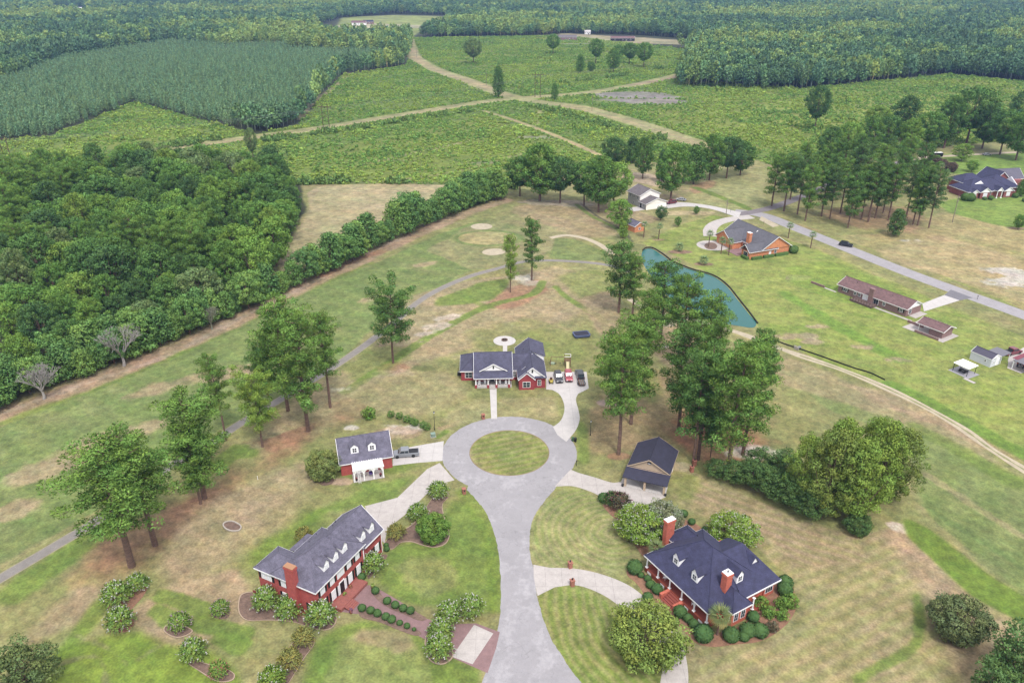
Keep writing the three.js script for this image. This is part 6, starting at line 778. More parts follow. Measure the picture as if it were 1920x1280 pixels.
const pillar = (x, z, label, light) => { const t = thing('brick_pillar', label, 'pillar', x, z, deg(20)); part('shaft', bx(-0.35, 0, -0.35, 0.35, 1.25, 0.35), M.brickDusty, t); part('cap', bx(-0.42, 1.25, -0.42, 0.42, 1.36, 0.42), M.brickDusty, t); if (light) { part('lamp', cyl(0.1, 0.16, 0.35, 8, 0, 1.36, 0), M.dark, t); } else part('mailbox', new RoundedBoxGeometry(0.26, 0.26, 0.5, 2, 0.08).translate(0, 1.0, 0.32), M.dark, t); };
pillar(-10.09, -132.1, 'brick mailbox pillar on the left verge of the cul-de-sac'); pillar(10.72, -109.9, 'brick pillar with lamp on the upper side of the curved drive', true); pillar(10.79, -105.3, 'brick pillar with lamp on the lower side of the curved drive', true); pillar(-7.05, -161.8, 'brick mailbox pillar left of the crimson house walk'); pillar(40.51, -142.3, 'upper brick pillar at the grove behind the garage', true); pillar(39.42, -139.9, 'lower brick pillar at the grove behind the garage', true);
const mailbox = (x, z, label) => { const t = thing('mailbox', label, 'mailbox', x, z, deg(70)); part('post', bx(-0.05, 0, -0.05, 0.05, 1.05, 0.05), M.black, t); part('box', new RoundedBoxGeometry(0.52, 0.3, 0.24, 2, 0.1).translate(0.1, 1.2, 0), M.black, t); part('flag', bx(0.1, 1.25, 0.13, 0.3, 1.33, 0.15), mat('flagRed', [190, 50, 50]), t); };
mailbox(14.32, -142.1, 'black mailbox on the right verge of the turning circle'); mailbox(107.6, -318.9, 'black mailbox on the sandy patch by the road'); mailbox(154.6, -236.9, 'dark mailbox at the ranch house drive'); mailbox(98.1, -337.1, 'black mailbox at the end of the beige house driveway');
for (const [x, z, m, l] of [[14.18, -152, mat('binGreen', [92, 132, 96]), 'green wheeled bin at the white driveway mouth'], [14.79, -151.7, M.black, 'black wheeled bin at the white driveway mouth']]) { const t = thing('wheeled_bin', l, 'bin', x, z, 0.4); part('body', cyl(0.26, 0.34, 0.95, 4).rotateY(Math.PI / 4), m, t); part('lid', bx(-0.28, 0.95, -0.32, 0.28, 1.02, 0.3), m, t); for (const k of [-0.2, 0.2]) part('wheel', new THREE.CylinderGeometry(0.1, 0.1, 0.06, 10).rotateZ(Math.PI / 2).translate(k, 0.1, -0.28), M.tyre, t); }
const lampPost = (x, z, h, l, head = true) => { const t = thing('lamp_post', l, 'lamp post', x, z); part('pole', cyl(0.07, 0.05, h, 8), M.black, t); part('base', cyl(0.14, 0.1, 0.4, 8), M.black, t); if (head) { part('lantern', cyl(0.12, 0.22, 0.45, 6, 0, h, 0), M.blind, t); part('finial', cyl(0.26, 0.02, 0.2, 6, 0, h + 0.45, 0), M.black, t); } };
lampPost(-18.48, -156.8, 4.6, 'black lamp post beside the short driveway'); lampPost(18.52, -154.5, 3.6, 'thin dark post on the lawn right of the turning circle', true);
{ const t = thing('utility_box', 'pale green utility box at the mouth of the short driveway', 'utility box', -18.6, -154, 0.3); part('cabinet', new RoundedBoxGeometry(1.0, 0.8, 0.9, 2, 0.06).translate(0, 0.42, 0), mat('boxGreen', [164, 190, 176]), t); part('lid', bx(-0.54, 0.8, -0.48, 0.54, 0.88, 0.48), M.boxGreen, t); part('pad', bx(-0.65, 0, -0.6, 0.65, 0.06, 0.6), M.concrete, t); }
{ const t = thing('air_conditioner', 'grey outdoor unit left of the crimson house', 'air conditioner', -14.3, -184.3); part('cabinet', bx(-0.45, 0, -0.45, 0.45, 0.95, 0.45), M.dark, t); part('fan_grille', cyl(0.36, 0.36, 0.05, 16, 0, 0.95, 0), M.steelGrey, t); }
{ const t = thing('golf_marker', 'small white stake on the dry lawn right of the path', 'stake', -54.93, -137); part('stake', cyl(0.05, 0.04, 0.9, 6), M.white, t); part('tip', cyl(0.06, 0.01, 0.1, 6, 0, 0.9, 0), M.white, t); }
// terrace pots of the large brick house
for (const [x, z, l] of [[-28.64, -104.2, 'pot with orange flowers right of the brick house door'], [-29.36, -102.5, 'pot with green plant left of the brick house steps'], [-27.6, -98.7, 'pot with purple flowers on the brick paving'], [-24.79, -104.5, 'tall planted pot at the top of the brick walk']]) { const t = thing('flower_pot', l, 'pot', x, z, 0, null, z > -112 && l.includes('door') ? 0.02 : 0.02); part('pot', cyl(0.2, 0.3, 0.45, 12), mat('terracotta', [176, 112, 88]), t); const F = new Leaves(); F.clump(V(0, 0.75, 0), 0.38, 0.42, 0.38, 70, 0.22, [1, 1, 1], 0.6, 0.3); part('plant', F.build(), leafMat(...(l.includes('orange') ? [0.3, 0.16, 0.08] : l.includes('purple') ? [0.2, 0.1, 0.16] : G1.broadLight)), t); }
// porch chairs of the porch house
for (const [a, b, l] of [[4.6, 1.2, 'left'], [12, 1.2, 'right']]) { const c = thing('porch_chair', `white chair ${l} of the steps on the long porch`, 'chair', 0, 0, deg(-59.3)); c.position.copy(V(a, 1, -b).applyAxisAngle(V(0, 1, 0), deg(-59.3)).add(V(24.06, 0, -109.21))); chairParts(c); }

// ---------------------------------------------------------------- beds
function bed(poly, m, label, edging, category = 'flower bed') { const t = thing('flower_bed', label, category, 0, 0), p = smooth(poly, 5, true); part('soil', sheet(p, 0.0, 0.05), m, t); if (edging) { const s = new THREE.Shape(p.map(([x, z]) => new THREE.Vector2(x, -z))), cx = p.reduce((q, v) => q + v[0], 0) / p.length, cz = p.reduce((q, v) => q + v[1], 0) / p.length; const inner = p.map(([x, z]) => { const d = Math.hypot(x - cx, z - cz), k = (d - edging[0]) / d; return [cx + (x - cx) * k, cz + (z - cz) * k]; }); s.holes.push(new THREE.Path(inner.map(([x, z]) => new THREE.Vector2(x, -z)))); part('edging', new THREE.ExtrudeGeometry(s, { depth: edging[1], bevelEnabled: false }).rotateX(-Math.PI / 2), edging[2], t); } return t; }
const kerb = mat('bedKerb', [214, 190, 164], { roughness: 0.9 });
bed([[-47.65, -100.8], [-47.81, -103.1], [-46.5, -103.7], [-44.59, -103.3], [-38.71, -99.9], [-35.23, -97.7], [-33.68, -98.1], [-30.35, -98.7], [-29.71, -96.9], [-30.2, -95.4], [-31.62, -94.9], [-34.51, -95.8], [-37.44, -96.8], [-41.6, -97.1], [-45.04, -97.1], [-46.63, -98.4]], M.mulch, 'mulched bed with pale edging along the chimney side of the large brick house', [0.22, 0.14, kerb]);
bed([[-57.47, -122], [-57.21, -122.8], [-56.04, -123.1], [-54.4, -122.3], [-53.41, -121.2], [-53.52, -120.2], [-54.78, -119.9], [-56.35, -120.5]], M.mulch, 'small raised bed with a white border on the lawn', [0.26, 0.25, mat('bedStone', [222, 212, 200])]);
bed([[-58.34, -95.1], [-58.18, -96.1], [-56.75, -96.5], [-54.41, -95.6], [-53.26, -94.7], [-53.9, -93.8], [-55.14, -93.3], [-56.9, -93.8]], M.mulch, 'oval bed round the pink flowering shrub', [0.2, 0.14, kerb]); bed([[-51.47, -98.4], [-51.17, -99.2], [-49.71, -99.2], [-48.45, -98.7], [-48.49, -97.7], [-49.86, -97.5]], M.mulch, 'small bed under the pink shrub nearest the house');
bed([[-51.67, -88.3], [-50.98, -88.7], [-48.33, -88], [-45.02, -87], [-43.4, -85.9], [-43.35, -85], [-44.76, -84.5], [-46.39, -84.9], [-49.37, -86.7]], M.mulch, 'long bed with pale edging near the bottom edge', [0.2, 0.14, kerb]); bed([[-36.44, -91.2], [-35.23, -93.3], [-33.19, -94], [-32.36, -92.3], [-33.32, -89.1], [-34.07, -86], [-35.12, -83], [-36.76, -81.6], [-37.71, -83.5], [-36.74, -87.5]], M.mulch, 'curved bed of tawny shrubs with stone edging', [0.2, 0.14, kerb]);
bed([[-70.9, -101.8], [-70.7, -104.4], [-68.3, -105.3], [-65.3, -105], [-65, -102.7], [-65.6, -99.3], [-63.8, -96.3], [-64.4, -94.6], [-66.5, -95.1], [-69, -98.7]], M.straw, 'straw bed under the white shrub trio'); bed([[-24.43, -115.4], [-24.23, -117.5], [-22.41, -119.4], [-20.09, -121.8], [-18.32, -125.1], [-16.18, -131.2], [-14.06, -132.7], [-13.17, -131.2], [-14.29, -128.6], [-13.34, -123.4], [-12.14, -118.6], [-12.79, -116.3], [-14.74, -115.3], [-17.37, -116], [-19.52, -116.9], [-21.53, -116.6], [-22.82, -114.8]], M.mulch, 'mulched bed beside the pink driveway', [0.2, 0.12, kerb]);
bed([[-26.07, -107], [-25.3, -108.2], [-24.18, -110.5], [-23.7, -111.9], [-23.51, -113.3], [-24.52, -113.3], [-25.27, -110.5], [-26.3, -108.4]], M.mulch, 'narrow bed by the front wall of the large brick house'); bed([[-26.32, -98.7], [-26.17, -99.9], [-24.36, -99.5], [-20.89, -97.7], [-17.49, -96], [-15.08, -94.3], [-15.73, -93.8], [-18.7, -94.9], [-22.55, -96.8], [-25.43, -97.7]], M.mulch, 'lower strip bed of clipped balls along the brick walk'); bed([[-25.04, -104.2], [-24.22, -104.5], [-22.49, -102.4], [-19.9, -100.5], [-16.97, -99.2], [-14.51, -97.5], [-15.36, -97], [-18.25, -98.4], [-21.2, -99.9], [-23.86, -102.2]], M.mulch, 'upper strip bed of clipped balls along the brick walk'); bed([[-14.29, -91.8], [-14.16, -94], [-13.2, -95.1], [-11.5, -94], [-9.72, -91.2], [-9.57, -89.1], [-11.01, -87.9], [-12.94, -88.5]], M.mulch, 'bed of white shrubs beside the concrete pad', [0.2, 0.12, kerb]);
bed([[21.71, -110.5], [23.15, -110.2], [24.48, -108], [25.48, -106.3], [26.42, -103.4], [27.83, -99.9], [29.35, -96.9], [30.78, -95.1], [32.8, -94.2], [36.57, -95.1], [39.73, -96.9], [42.75, -101.2], [45.56, -104.4], [48.28, -107], [50.21, -107], [50.09, -103.7], [49.42, -100.5], [46.95, -96.9], [43.36, -94], [40.29, -92.5], [36.64, -92], [32.62, -91.5], [30.17, -92.3], [28.55, -95.1], [27.13, -98.1], [25.84, -101.2], [23.19, -100.9], [23.16, -103.7], [22.11, -106.3], [20.98, -108]], M.straw, 'pine straw bed wrapped round the porch house'); bed([[18.69, -128.6], [19.92, -129.8], [22.53, -128.6], [23.29, -126], [22.42, -123.4], [20.88, -123.9], [19.5, -126]], M.straw, 'straw bed at the garage driveway'); bed([[22.73, -119.4], [24.85, -121.8], [28.15, -122.6], [30.96, -123.4], [33.72, -123.9], [37.01, -121.8], [37.53, -119.4], [34.31, -118.9], [31.13, -118.6], [27.13, -113.3], [25.01, -112.6], [23.54, -116.3]], M.straw, 'straw bed behind the porch house'); bed([[-41.43, -135.9], [-41.01, -137.6], [-39.59, -138], [-38.42, -136.8], [-38.79, -135.3], [-40.3, -134.9]], M.mulch, 'round mulch ring under the loose tree by the small brick garage');
bed([[76, -291], [78.2, -294.9], [80.5, -294.9], [81.1, -291], [79.1, -287.2], [76.6, -287.2]], M.mulch, 'round bed inside the drive loop of the orange brick house');

// ---------------------------------------------------------------- pond, its wall, the silt fence
{
  const shore = smooth([[49.59, -280.4], [51.55, -286.6], [54.25, -287.9], [57.24, -281], [60.1, -272.2], [65.9, -263.8], [71.4, -258.5], [74, -249.8], [74.9, -235.6], [75.4, -224.8], [75.7, -217.5], [73.8, -214.7], [69.7, -215.9], [63.2, -219.4], [57.15, -226.4], [52.86, -237.4], [50.35, -254.3], [48.82, -268.8]], 5, true);
  const w = new THREE.MeshPhysicalMaterial({ color: col(58, 130, 126), roughness: 0.12, ior: 1.33, bumpMap: texture(256, 256, (u, v) => { const n = 255 * noise(u * 20, v * 20, 20); return [n, n, n]; }, 6, false), bumpScale: 0.012 }); w.name = 'pond_water';
  structure('pond_water', sheet(shore, 0.03), w, 'teal green pond among the pines', 'pond');
  const wall = (pts, name, h, th, m, label, cat) => { const t = thing(name, label, cat, 0, 0), s = smooth(pts, 5), n = 3; for (let i = 0; i + n < s.length + n - 1; i += n) { const seg = s.slice(i, Math.min(s.length, i + n + 1)); if (seg.length > 1) part('panel', sheet(band(seg, th), 0, h), m, t); } };
  wall([[50.74, -285.3], [52.68, -288.5], [54.77, -288.5], [57.76, -281.7], [60.4, -272.8], [66, -264.4], [71.7, -259], [74.5, -250.3], [75.4, -236], [75.9, -225.2], [76.1, -217.5]], 'pond_bulkhead', 0.5, 0.25, mat('bulkhead', [70, 70, 62], { roughness: 1 }), 'dark timber bulkhead along the right shore of the pond', 'bulkhead');
  wall([[75, -213.6], [76.4, -207.9], [79.7, -203.2], [83.2, -199.8], [88.8, -194], [94, -188.3], [97.5, -185.2], [99.8, -181.3]], 'silt_fence', 0.4, 0.06, mat('siltBlack', [40, 44, 42], { roughness: 0.9 }), 'low black silt fence above the dirt track', 'fence');
  const c = thing('culvert', 'grey concrete culvert at the start of the silt fence', 'culvert', 82.8, -200.1, 0.5); part('pipe', new THREE.CylinderGeometry(0.4, 0.4, 1.6, 16, 1, true).rotateZ(Math.PI / 2).translate(0, 0.4, 0), M.steelGrey, c); part('headwall', bx(-0.9, 0, -0.8, -0.7, 1, 0.8), M.concrete, c);
}
// ---------------------------------------------------------------- poles and wires
const rust = mat('poleBrown', [122, 92, 80]);
const hFrame = (x, z, h, label) => { const t = thing('power_pylon', label, 'pylon', x, z, deg(-12)); for (const k of [-2.2, 2.2]) part('pole', cyl(0.24, 0.16, h, 8, k, 0, 0), rust, t); part('cross_arm', bx(-5, h - 2.2, -0.15, 5, h - 1.9, 0.15), rust, t); part('brace', [bar(V(-2.2, h * 0.45, 0), V(2.2, h * 0.62, 0), 0.09), bar(V(2.2, h * 0.45, 0), V(-2.2, h * 0.62, 0), 0.09)], rust, t); for (const k of [-4.6, 0, 4.6]) part('insulator', cyl(0.12, 0.08, 0.9, 6, k, h - 3.1, 0), M.dark, t); return t; };
hFrame(-124.8, -529.8, 17, 'twin pole power pylon on the mown way left of centre'); hFrame(21.43, -671.5, 20, 'twin pole power pylon at the crossing of the mown ways'); hFrame(-283.2, -434.8, 15, 'twin pole power pylon at the left edge'); hFrame(182.7, -825.9, 20, 'far twin pole power pylon before the right hand forest');
{ const spans = [[[[-283.2, -434.8], [-124.8, -529.8]], 15, 17], [[[-124.8, -529.8], [21.43, -671.5]], 17, 20], [[[21.43, -671.5], [182.7, -825.9]], 20, 20]]; spans.forEach(([[a, b], h0, h1], i) => ['near', 'middle', 'far'].forEach((n, k) => { const o = (k - 1) * 4.6, pts = []; for (let j = 0; j <= 12; j++) { const u = j / 12; pts.push(V(a[0] + (b[0] - a[0]) * u + o * 0.2, h0 - 3 + (h1 - h0) * u - 4 * 4 * u * (1 - u) * 0.5, a[1] + (b[1] - a[1]) * u + o)); } const t = part(numbered('power_line'), new THREE.TubeGeometry(new THREE.CatmullRomCurve3(pts), 24, 0.035, 4), M.steelGrey); tag(t, `${n} power wire of the ${['left', 'middle', 'right'][i]} span over the cleared land`, 'wire'); })); }
const pole = (x, z, h, label) => { const t = thing('utility_pole', label, 'utility pole', x, z, 0.3); part('pole', cyl(0.17, 0.11, h, 8), speckle('poleGrey', [176, 164, 154], 0.3, 2), t); part('cross_arm', bx(-1.1, h - 0.9, -0.06, 1.1, h - 0.72, 0.06), M.poleGrey, t); part('cross_arm', bx(-0.8, h - 2.6, -0.06, 0.8, h - 2.45, 0.06), M.poleGrey, t); for (const k of [-1, 0, 1]) part('insulator', cyl(0.06, 0.05, 0.25, 6, k * 0.95, h - 0.72, 0), M.dark, t); };
pole(189.8, -321.9, 12, 'tall grey utility pole before the upper right brick house'); pole(95.5, -334.6, 7, 'thin utility pole beside the beige house driveway'); pole(60.6, -603.4, 12, 'pale utility pole in the mown way below the cleared field'); pole(-23.5, -741.2, 11, 'utility pole left of the tall dark tree at the crossing'); pole(224.5, -442.7, 9, 'utility pole behind the roadside grove'); pole(-113.7, -976, 11, 'far utility pole on the upper mown way'); pole(-160.6, -1259, 12, 'farthest utility pole on the upper mown way');

// ---------------------------------------------------------------- woods
function inside(p, x, z) { let c = false; for (let k = 0, l = p.length - 1; k < p.length; l = k++) { const a = p[k], b = p[l]; if ((a[1] > z) !== (b[1] > z) && x < a[0] + (z - a[1]) / (b[1] - a[1]) * (b[0] - a[0])) c = !c; } return c; }
function nearLine(p, x, z) { let d = 1e9; for (let k = 0; k + 1 < p.length; k++) { const [ax, az] = p[k], [bx2, bz] = p[k + 1], vx = bx2 - ax, vz = bz - az, t = clamp(((x - ax) * vx + (z - az) * vz) / (vx * vx + vz * vz)); d = Math.min(d, Math.hypot(x - ax - t * vx, z - az - t * vz)); } return d; }
const leafKinds = [[0.115, 0.215, 0.05], [0.092, 0.175, 0.048], [0.155, 0.265, 0.055], [0.075, 0.142, 0.048], [0.17, 0.265, 0.056], [0.145, 0.21, 0.08]];
{ // the dense wood left of the fairway: every crown a tree
  const edge = [[-154.1, -179.2], [-276.1, -359.9], [-251.2, -373.4], [-220.2, -389.9], [-185.8, -405.4], [-147.5, -408.9], [-118.8, -386.7], [-95.8, -339.6], [-92.1, -305.1], [-83.7, -256.9], [-87.6, -233.8], [-96.2, -221.1], [-110.9, -199.8], [-126.2, -185.2], [-132, -173]], pts = [];
  let x0 = 1e9, x1 = -1e9, z0 = 1e9, z1 = -1e9; for (const [x, z] of edge) { x0 = Math.min(x0, x); x1 = Math.max(x1, x); z0 = Math.min(z0, z); z1 = Math.max(z1, z); }
  for (let k = 0; k < 14000 && pts.length < 290; k++) { const x = rr(x0, x1), z = rr(z0, z1), sp = 8.6; if (!inside(edge, x, z)) continue; if (Math.abs(x) > -z * 0.70 + 6) continue; if (pts.every((p) => Math.hypot(p[0] - x, p[1] - z) > sp * (0.8 + 0.4 * noise(x, z, 90)))) pts.push([x, z]); }
  const say = ['dark green broadleaf tree in the dense wood', 'deep green tree in the dense wood', 'mid green tree in the dense wood', 'dusky green tree in the dense wood', 'yellow green tree in the dense wood', 'olive tree in the dense wood'];
  pts.forEach(([x, z], i) => { const c = [0, 1, 0, 2, 3, 1, 0, 2, 5, 1, 3, 4][(i * 7 + (noise(x, z, 300) * 12 | 0)) % 12], pineHere = noise(x + 50, z, 420) > 0.58, k = pineHere ? 4 : [0, 1, 2, 1, 0][i % 5], m = pineHere ? PINE[4] : BROAD[k], h = rr(11, 19) * (pineHere ? 1.1 : 1);
    const u = x / -z, place = z > -215 ? (u < -0.55 ? ' by the left edge, near the fairway' : ', fairway side') : z > -290 ? (u < -0.55 ? ', half way back at the left edge' : u < -0.38 ? ', in its middle' : ', hayfield side') : u < -0.55 ? ', far back at the left edge' : u < -0.38 ? ', at its far side' : ', behind the hayfield corner';
    plant(pineHere ? 'pine_tree' : 'broadleaf_tree', m, (pineHere ? 'round topped pine in the dense wood' : say[c]) + place, 'tree', x, z, { s: h / m.h, sx: rr(0.8, 1.25), leaf: pineHere ? G1.pine : leafKinds[c], group: 'trees of the dense wood left of the fairway' }); });
}
{ // the row of young pointed trees along the fairway
  const line = smooth([[-129.8, -160.6], [-125.8, -169.5], [-119.8, -178.7], [-113.8, -183.7], [-106.9, -194], [-99.1, -205], [-92, -216.3], [-85.3, -226.4], [-78.6, -239.2], [-71, -252.8], [-62.8, -267.7], [-55.51, -282.9], [-47.33, -298.3], [-36.24, -316.6], [-26.08, -333.8], [-14.79, -349], [-2.54, -361.8]], 8);
  let run = 0; const spots = [];
  for (let k = 1; k < line.length; k++) { const a = line[k - 1], b = line[k], l = Math.hypot(b[0] - a[0], b[1] - a[1]); run += l; if (run > 3.9) { run = 0; const nx = -(b[1] - a[1]) / l, nz = (b[0] - a[0]) / l, o = rr(0.5, 2.5); spots.push([b[0] + nx * -o, b[1] + nz * -o], [b[0] - nx * rr(6, 9), b[1] - nz * rr(6, 9)]); } }
  spots.forEach(([x, z], i) => { const k = [3, 4, 3, 4, 2][i % 5], h = (i % 2 ? rr(10, 14) : rr(8, 14.5)) * (z < -260 ? 1.05 : 0.9); if (i % 2 && z < -215 && z > -345) return; if (z > -132 || nearLine([[-88, -285.3], [-91, -305.1], [-91.7, -335.4]], x, z) < 3) return; const u = x / -z, where = u < -0.62 ? 'at the left edge of the photo' : u < -0.52 ? 'around the larger silvery bare tree' : u < -0.42 ? 'before the middle of the dense wood' : u < -0.33 ? 'beside the greyish half dead tree' : u < -0.24 ? 'before the near corner of the hayfield' : u < -0.16 ? 'before the middle of the hayfield' : u < -0.08 ? 'before the right end of the hayfield' : 'near the golf green'; plant('young_tree', BROAD[k], ['tall', 'low'][h < 10.5 ? 1 : 0] + (i % 2 ? ' young tree, back of the fairway row, ' : ' young tree, front of the fairway row, ') + where, 'tree', x, z, { s: h / BROAD[k].h, sx: rr(0.95, 1.3), leaf: [[0.135, 0.245, 0.068], [0.165, 0.275, 0.072], [0.11, 0.21, 0.066]][i % 3], group: 'row of young trees along the fairway' }); });
}
plant('bare_tree', BARE[0], 'leafless silvery tree at the wood edge, larger of two', 'tree', -107.5, -189.5, { s: 1.4, sx: 1.15, bark: speckle('silverBark', [206, 200, 196], 0.2, 2, { roughness: 1 }) });
plant('bare_tree', BARE[1], 'leafless silvery tree with green lower twigs at the left edge', 'tree', -119.8, -171.4, { s: 1.25, sx: 1.2, bark: M.silverBark });
plant('bare_tree', BARE[1], 'greyish half dead tree in the row along the fairway', 'tree', -91.4, -213.2, { s: 1.0, bark: speckle('greyBark', [176, 178, 156], 0.2, 2, { roughness: 1 }) });
// roadside grove at upper right, trees round the far houses
{
  const grove = [[119.6, -347.3], [122.5, -338.7], [126.9, -333.8], [127.2, -324.2], [136.4, -330.5], [139, -327.4], [146.7, -335.4], [141.8, -314.4], [150.9, -330.5], [152.1, -325.8], [153.8, -322.7], [159.1, -328.1], [166.1, -336.2], [163.6, -325], [174, -330.5], [171.4, -318.9], [172.7, -317.4], [176, -314.4], [138.7, -350.8], [150.3, -355.3], [161.4, -358], [172.8, -359.9], [182.9, -359.9], [131.6, -358], [150.3, -369.4], [169.9, -379.4], [181.5, -374.3], [143.8, -379.4], [161.7, -384.6], [179.4, -389.9], [194.7, -381.4], [195.6, -366.5]];
  grove.forEach(([x, z], i) => plant('pine_tree', PINE[[1, 0, 2, 3][i % 4]], i === 7 ? 'front pine of the roadside grove nearest the road' : i === 17 ? 'right end pine of the roadside grove' : i === 0 ? 'left end pine of the roadside grove' : ['light', 'dark', 'mid green'][i % 3] + ' pine in the roadside grove, ' + (z > -335 ? 'front file' : z > -375 ? 'middle file' : 'back file') + (x < 150 ? ', left half' : ', right half'), 'tree', x, z, { s: rr(21, 26) / PINE[[1, 0, 2, 3][i % 4]].h, sx: rr(0.85, 1.05), leaf: [G1.pine, G1.pineDark, [0.105, 0.185, 0.062]][i % 3], group: 'pines of the roadside grove' }));
  plant('evergreen_tree', BROAD[3], 'dark bushy evergreen tree at the foot of the roadside grove', 'tree', 156.7, -303.7, { s: 11 / 15, leaf: G1.broadDark });
}
const someTrees = [ // [position, height, model, colour, label]
  [13.05, -356.2, 25, 1, 0, 'large dark tree at the top end of the young tree row', 1.15], [3.83, -363.7, 18, 0, 1, 'lower dark tree left of the large one at the row end'], [22.39, -352.6, 20, 0, 3, 'dark tree right of the large one at the row end'], [38.74, -337.1, 24, 1, 0, 'large tree left of the beige house'], [46.03, -342.1, 20, 0, 2, 'tree right up against the beige house'], [33.21, -348.1, 19, 0, 1, 'tree behind the lawn left of the beige house'],
  [45.38, -313.7, 12, 2, 2, 'round tree above the orange outbuilding'], [45.09, -301, 7, 4, 4, 'yellow green small tree in front of the orange outbuilding', 1], [75.1, -358, 24, 1, 0, 'large shade tree beside the parked cars'], [76.1, -389.9, 16, 3, 3, 'slim tree behind the beige house', 0.6], [67.8, -397.5, 20, 1, 1, 'tree behind the beige house roof', 0.8], [54.59, -414.8, 17, 0, 3, 'dark tree in the scrub behind the beige house'], [91.8, -386.7, 19, 3, 1, 'left tree of the clump above the mown paddock'], [101.6, -394.2, 22, 1, 0, 'tallest tree of the clump above the mown paddock', 0.9], [111.5, -398.6, 20, 0, 3, 'right tree of the clump above the mown paddock'], [120.5, -405.4, 17, 2, 1, 'end tree of the clump above the mown paddock'], [67.3, -433.5, 14, 3, 3, 'tree left behind the beige house in the scrub'],
  [64.6, -325, 6, 2, 3, 'small round dark tree in front of the beige house'], [82, -333.8, 3.6, 2, 0, 'tiny tree beside the beige house driveway'], [70.3, -315.9, 4.2, 2, 0, 'small leaning shrub tree on the lawn below the beige house', 0.8],
  [-11.12, -668.6, 24, 3, 1, 'tall dark tree by the crossing of the mown ways', 0.62], [-42.79, -910, 26, 0, 5, 'pale round tree alone in the upper field'], [50.93, -1018, 22, 0, 0, 'dark round tree in the upper field'], [93.8, -915, 25, 0, 0, 'tall dark tree in the upper field', 0.8], [104, -834.5, 22, 1, 0, 'front tree of the clump in the upper field'], [130.7, -910, 21, 0, 1, 'middle tree of the clump in the upper field'], [142.2, -880.2, 24, 0, 0, 'right tree of the clump in the upper field'], [124.2, -953, 16, 2, 0, 'back tree of the clump in the upper field'], [69.7, -830.2, 18, 3, 0, 'pointed tree left of the clump in the upper field', 0.8], [35.01, -657.3, 13, 3, 0, 'small tree right of the twin pole pylon', 0.7], [81, -834.5, 10, 2, 1, 'small tree beside the pointed tree in the upper field'],
  [203.7, -529.8, 27, 0, 3, 'lone tree with a long bare trunk in the right hand field', 0.75], [161.3, -777.6, 20, 3, 1, 'tree at the near corner of the right hand forest', 0.7],
  [261.1, -471.2, 28, 1, 1, 'tall oak above the black trailer'], [281.1, -483.5, 32, 0, 1, 'tallest oak at upper right'], [284.3, -471.2, 24, 1, 3, 'oak right of the tallest one at upper right'], [285, -453.7, 24, 0, 1, 'dark oak left of the upper right brick house'], [286.3, -440, 26, 1, 0, 'dark oak at the right edge above the brick house'], [244.8, -460.8, 22, 0, 0, 'tree left of the black trailer'], [229.2, -450.9, 20, 1, 2, 'tree behind the roadside grove'], [221.1, -460.8, 20, 0, 1, 'dark tree at the back of the roadside grove'], [207.1, -453.7, 21, 1, 0, 'broad tree at the back of the roadside grove'], [189.4, -440, 20, 0, 2, 'tree at the left back of the roadside grove'], [174, -427.1, 20, 1, 1, 'tree at the far left back of the roadside grove'], [333.9, -517.1, 26, 0, 3, 'tree standing out over the field at the right edge'], [244.5, -491.5, 26, 1, 3, 'tall tree above the roadside grove'], [229.8, -496.4, 20, 0, 4, 'pale tree above the roadside grove'],
  [254, -437.4, 9.5, 2, 4, 'round pale tree on the lane of the upper right house', 1.25], [246.4, -412.4, 6, 2, 2, 'round tree behind the upper right brick house', 1.3], [212.4, -312.2, 6, 2, 0, 'small round tree on the lawn at the right edge'], [229.9, -414.8, 5, 2, 0, 'small tree left of the upper right house'], [244.1, -363.7, 8, 3, 0, 'dark pointed tree at the right edge beside the brick house'],
  [-146.9, -440, 17, 0, 5, 'thin pale tree standing out of the dense wood', 0.5],
];
someTrees.forEach(([x, z, h, k, c, label, sx = 1]) => broad(x, z, h, k, label, { leaf: leafKinds[c], sx }));
for (const [x, z, l] of [[234.6, -430.9, 'first'], [234.3, -420.8, 'second'], [235.3, -412.4, 'third']]) plant('maroon_shrub', ROUND[0], l + ' maroon shrub from the left below the black trailer', 'shrub', x, z, { s: 0.75, leaf: [0.13, 0.1, 0.08], group: 'maroon shrubs on the far lawn' });
[[53.65, -301.7, 0, 'left palm on the lawn by the orange outbuilding'], [59.27, -298.9, 0, 'right palm on the lawn by the orange outbuilding'], [65, -285.3, 1, 'low palm in the round bed above the pond'], [71.2, -270.5, 1, 'low broad palm in the bed right of the pond'], [77.4, -289.8, 0, 'palm in the drive loop of the orange brick house'], [80.3, -281.7, 0, 'left palm on the terrace of the orange brick house'], [82.9, -280.4, 0, 'right palm on the terrace of the orange brick house'], [112.1, -300.3, 0, 'upper palm on the verge right of the orange brick house'], [117.1, -288.5, 0, 'palm on the verge before the black car'], [224.6, -403.1, 0, 'left palm before the upper right brick house'], [219.4, -386.7, 0, 'right palm before the upper right brick house']].forEach(([x, z, k, l]) => plant('palm_tree', PALM[k], l, 'palm', x, z, { leaf: [0.17, 0.24, 0.11], s: k ? 1.1 : 1.05, part: 'fronds' }));

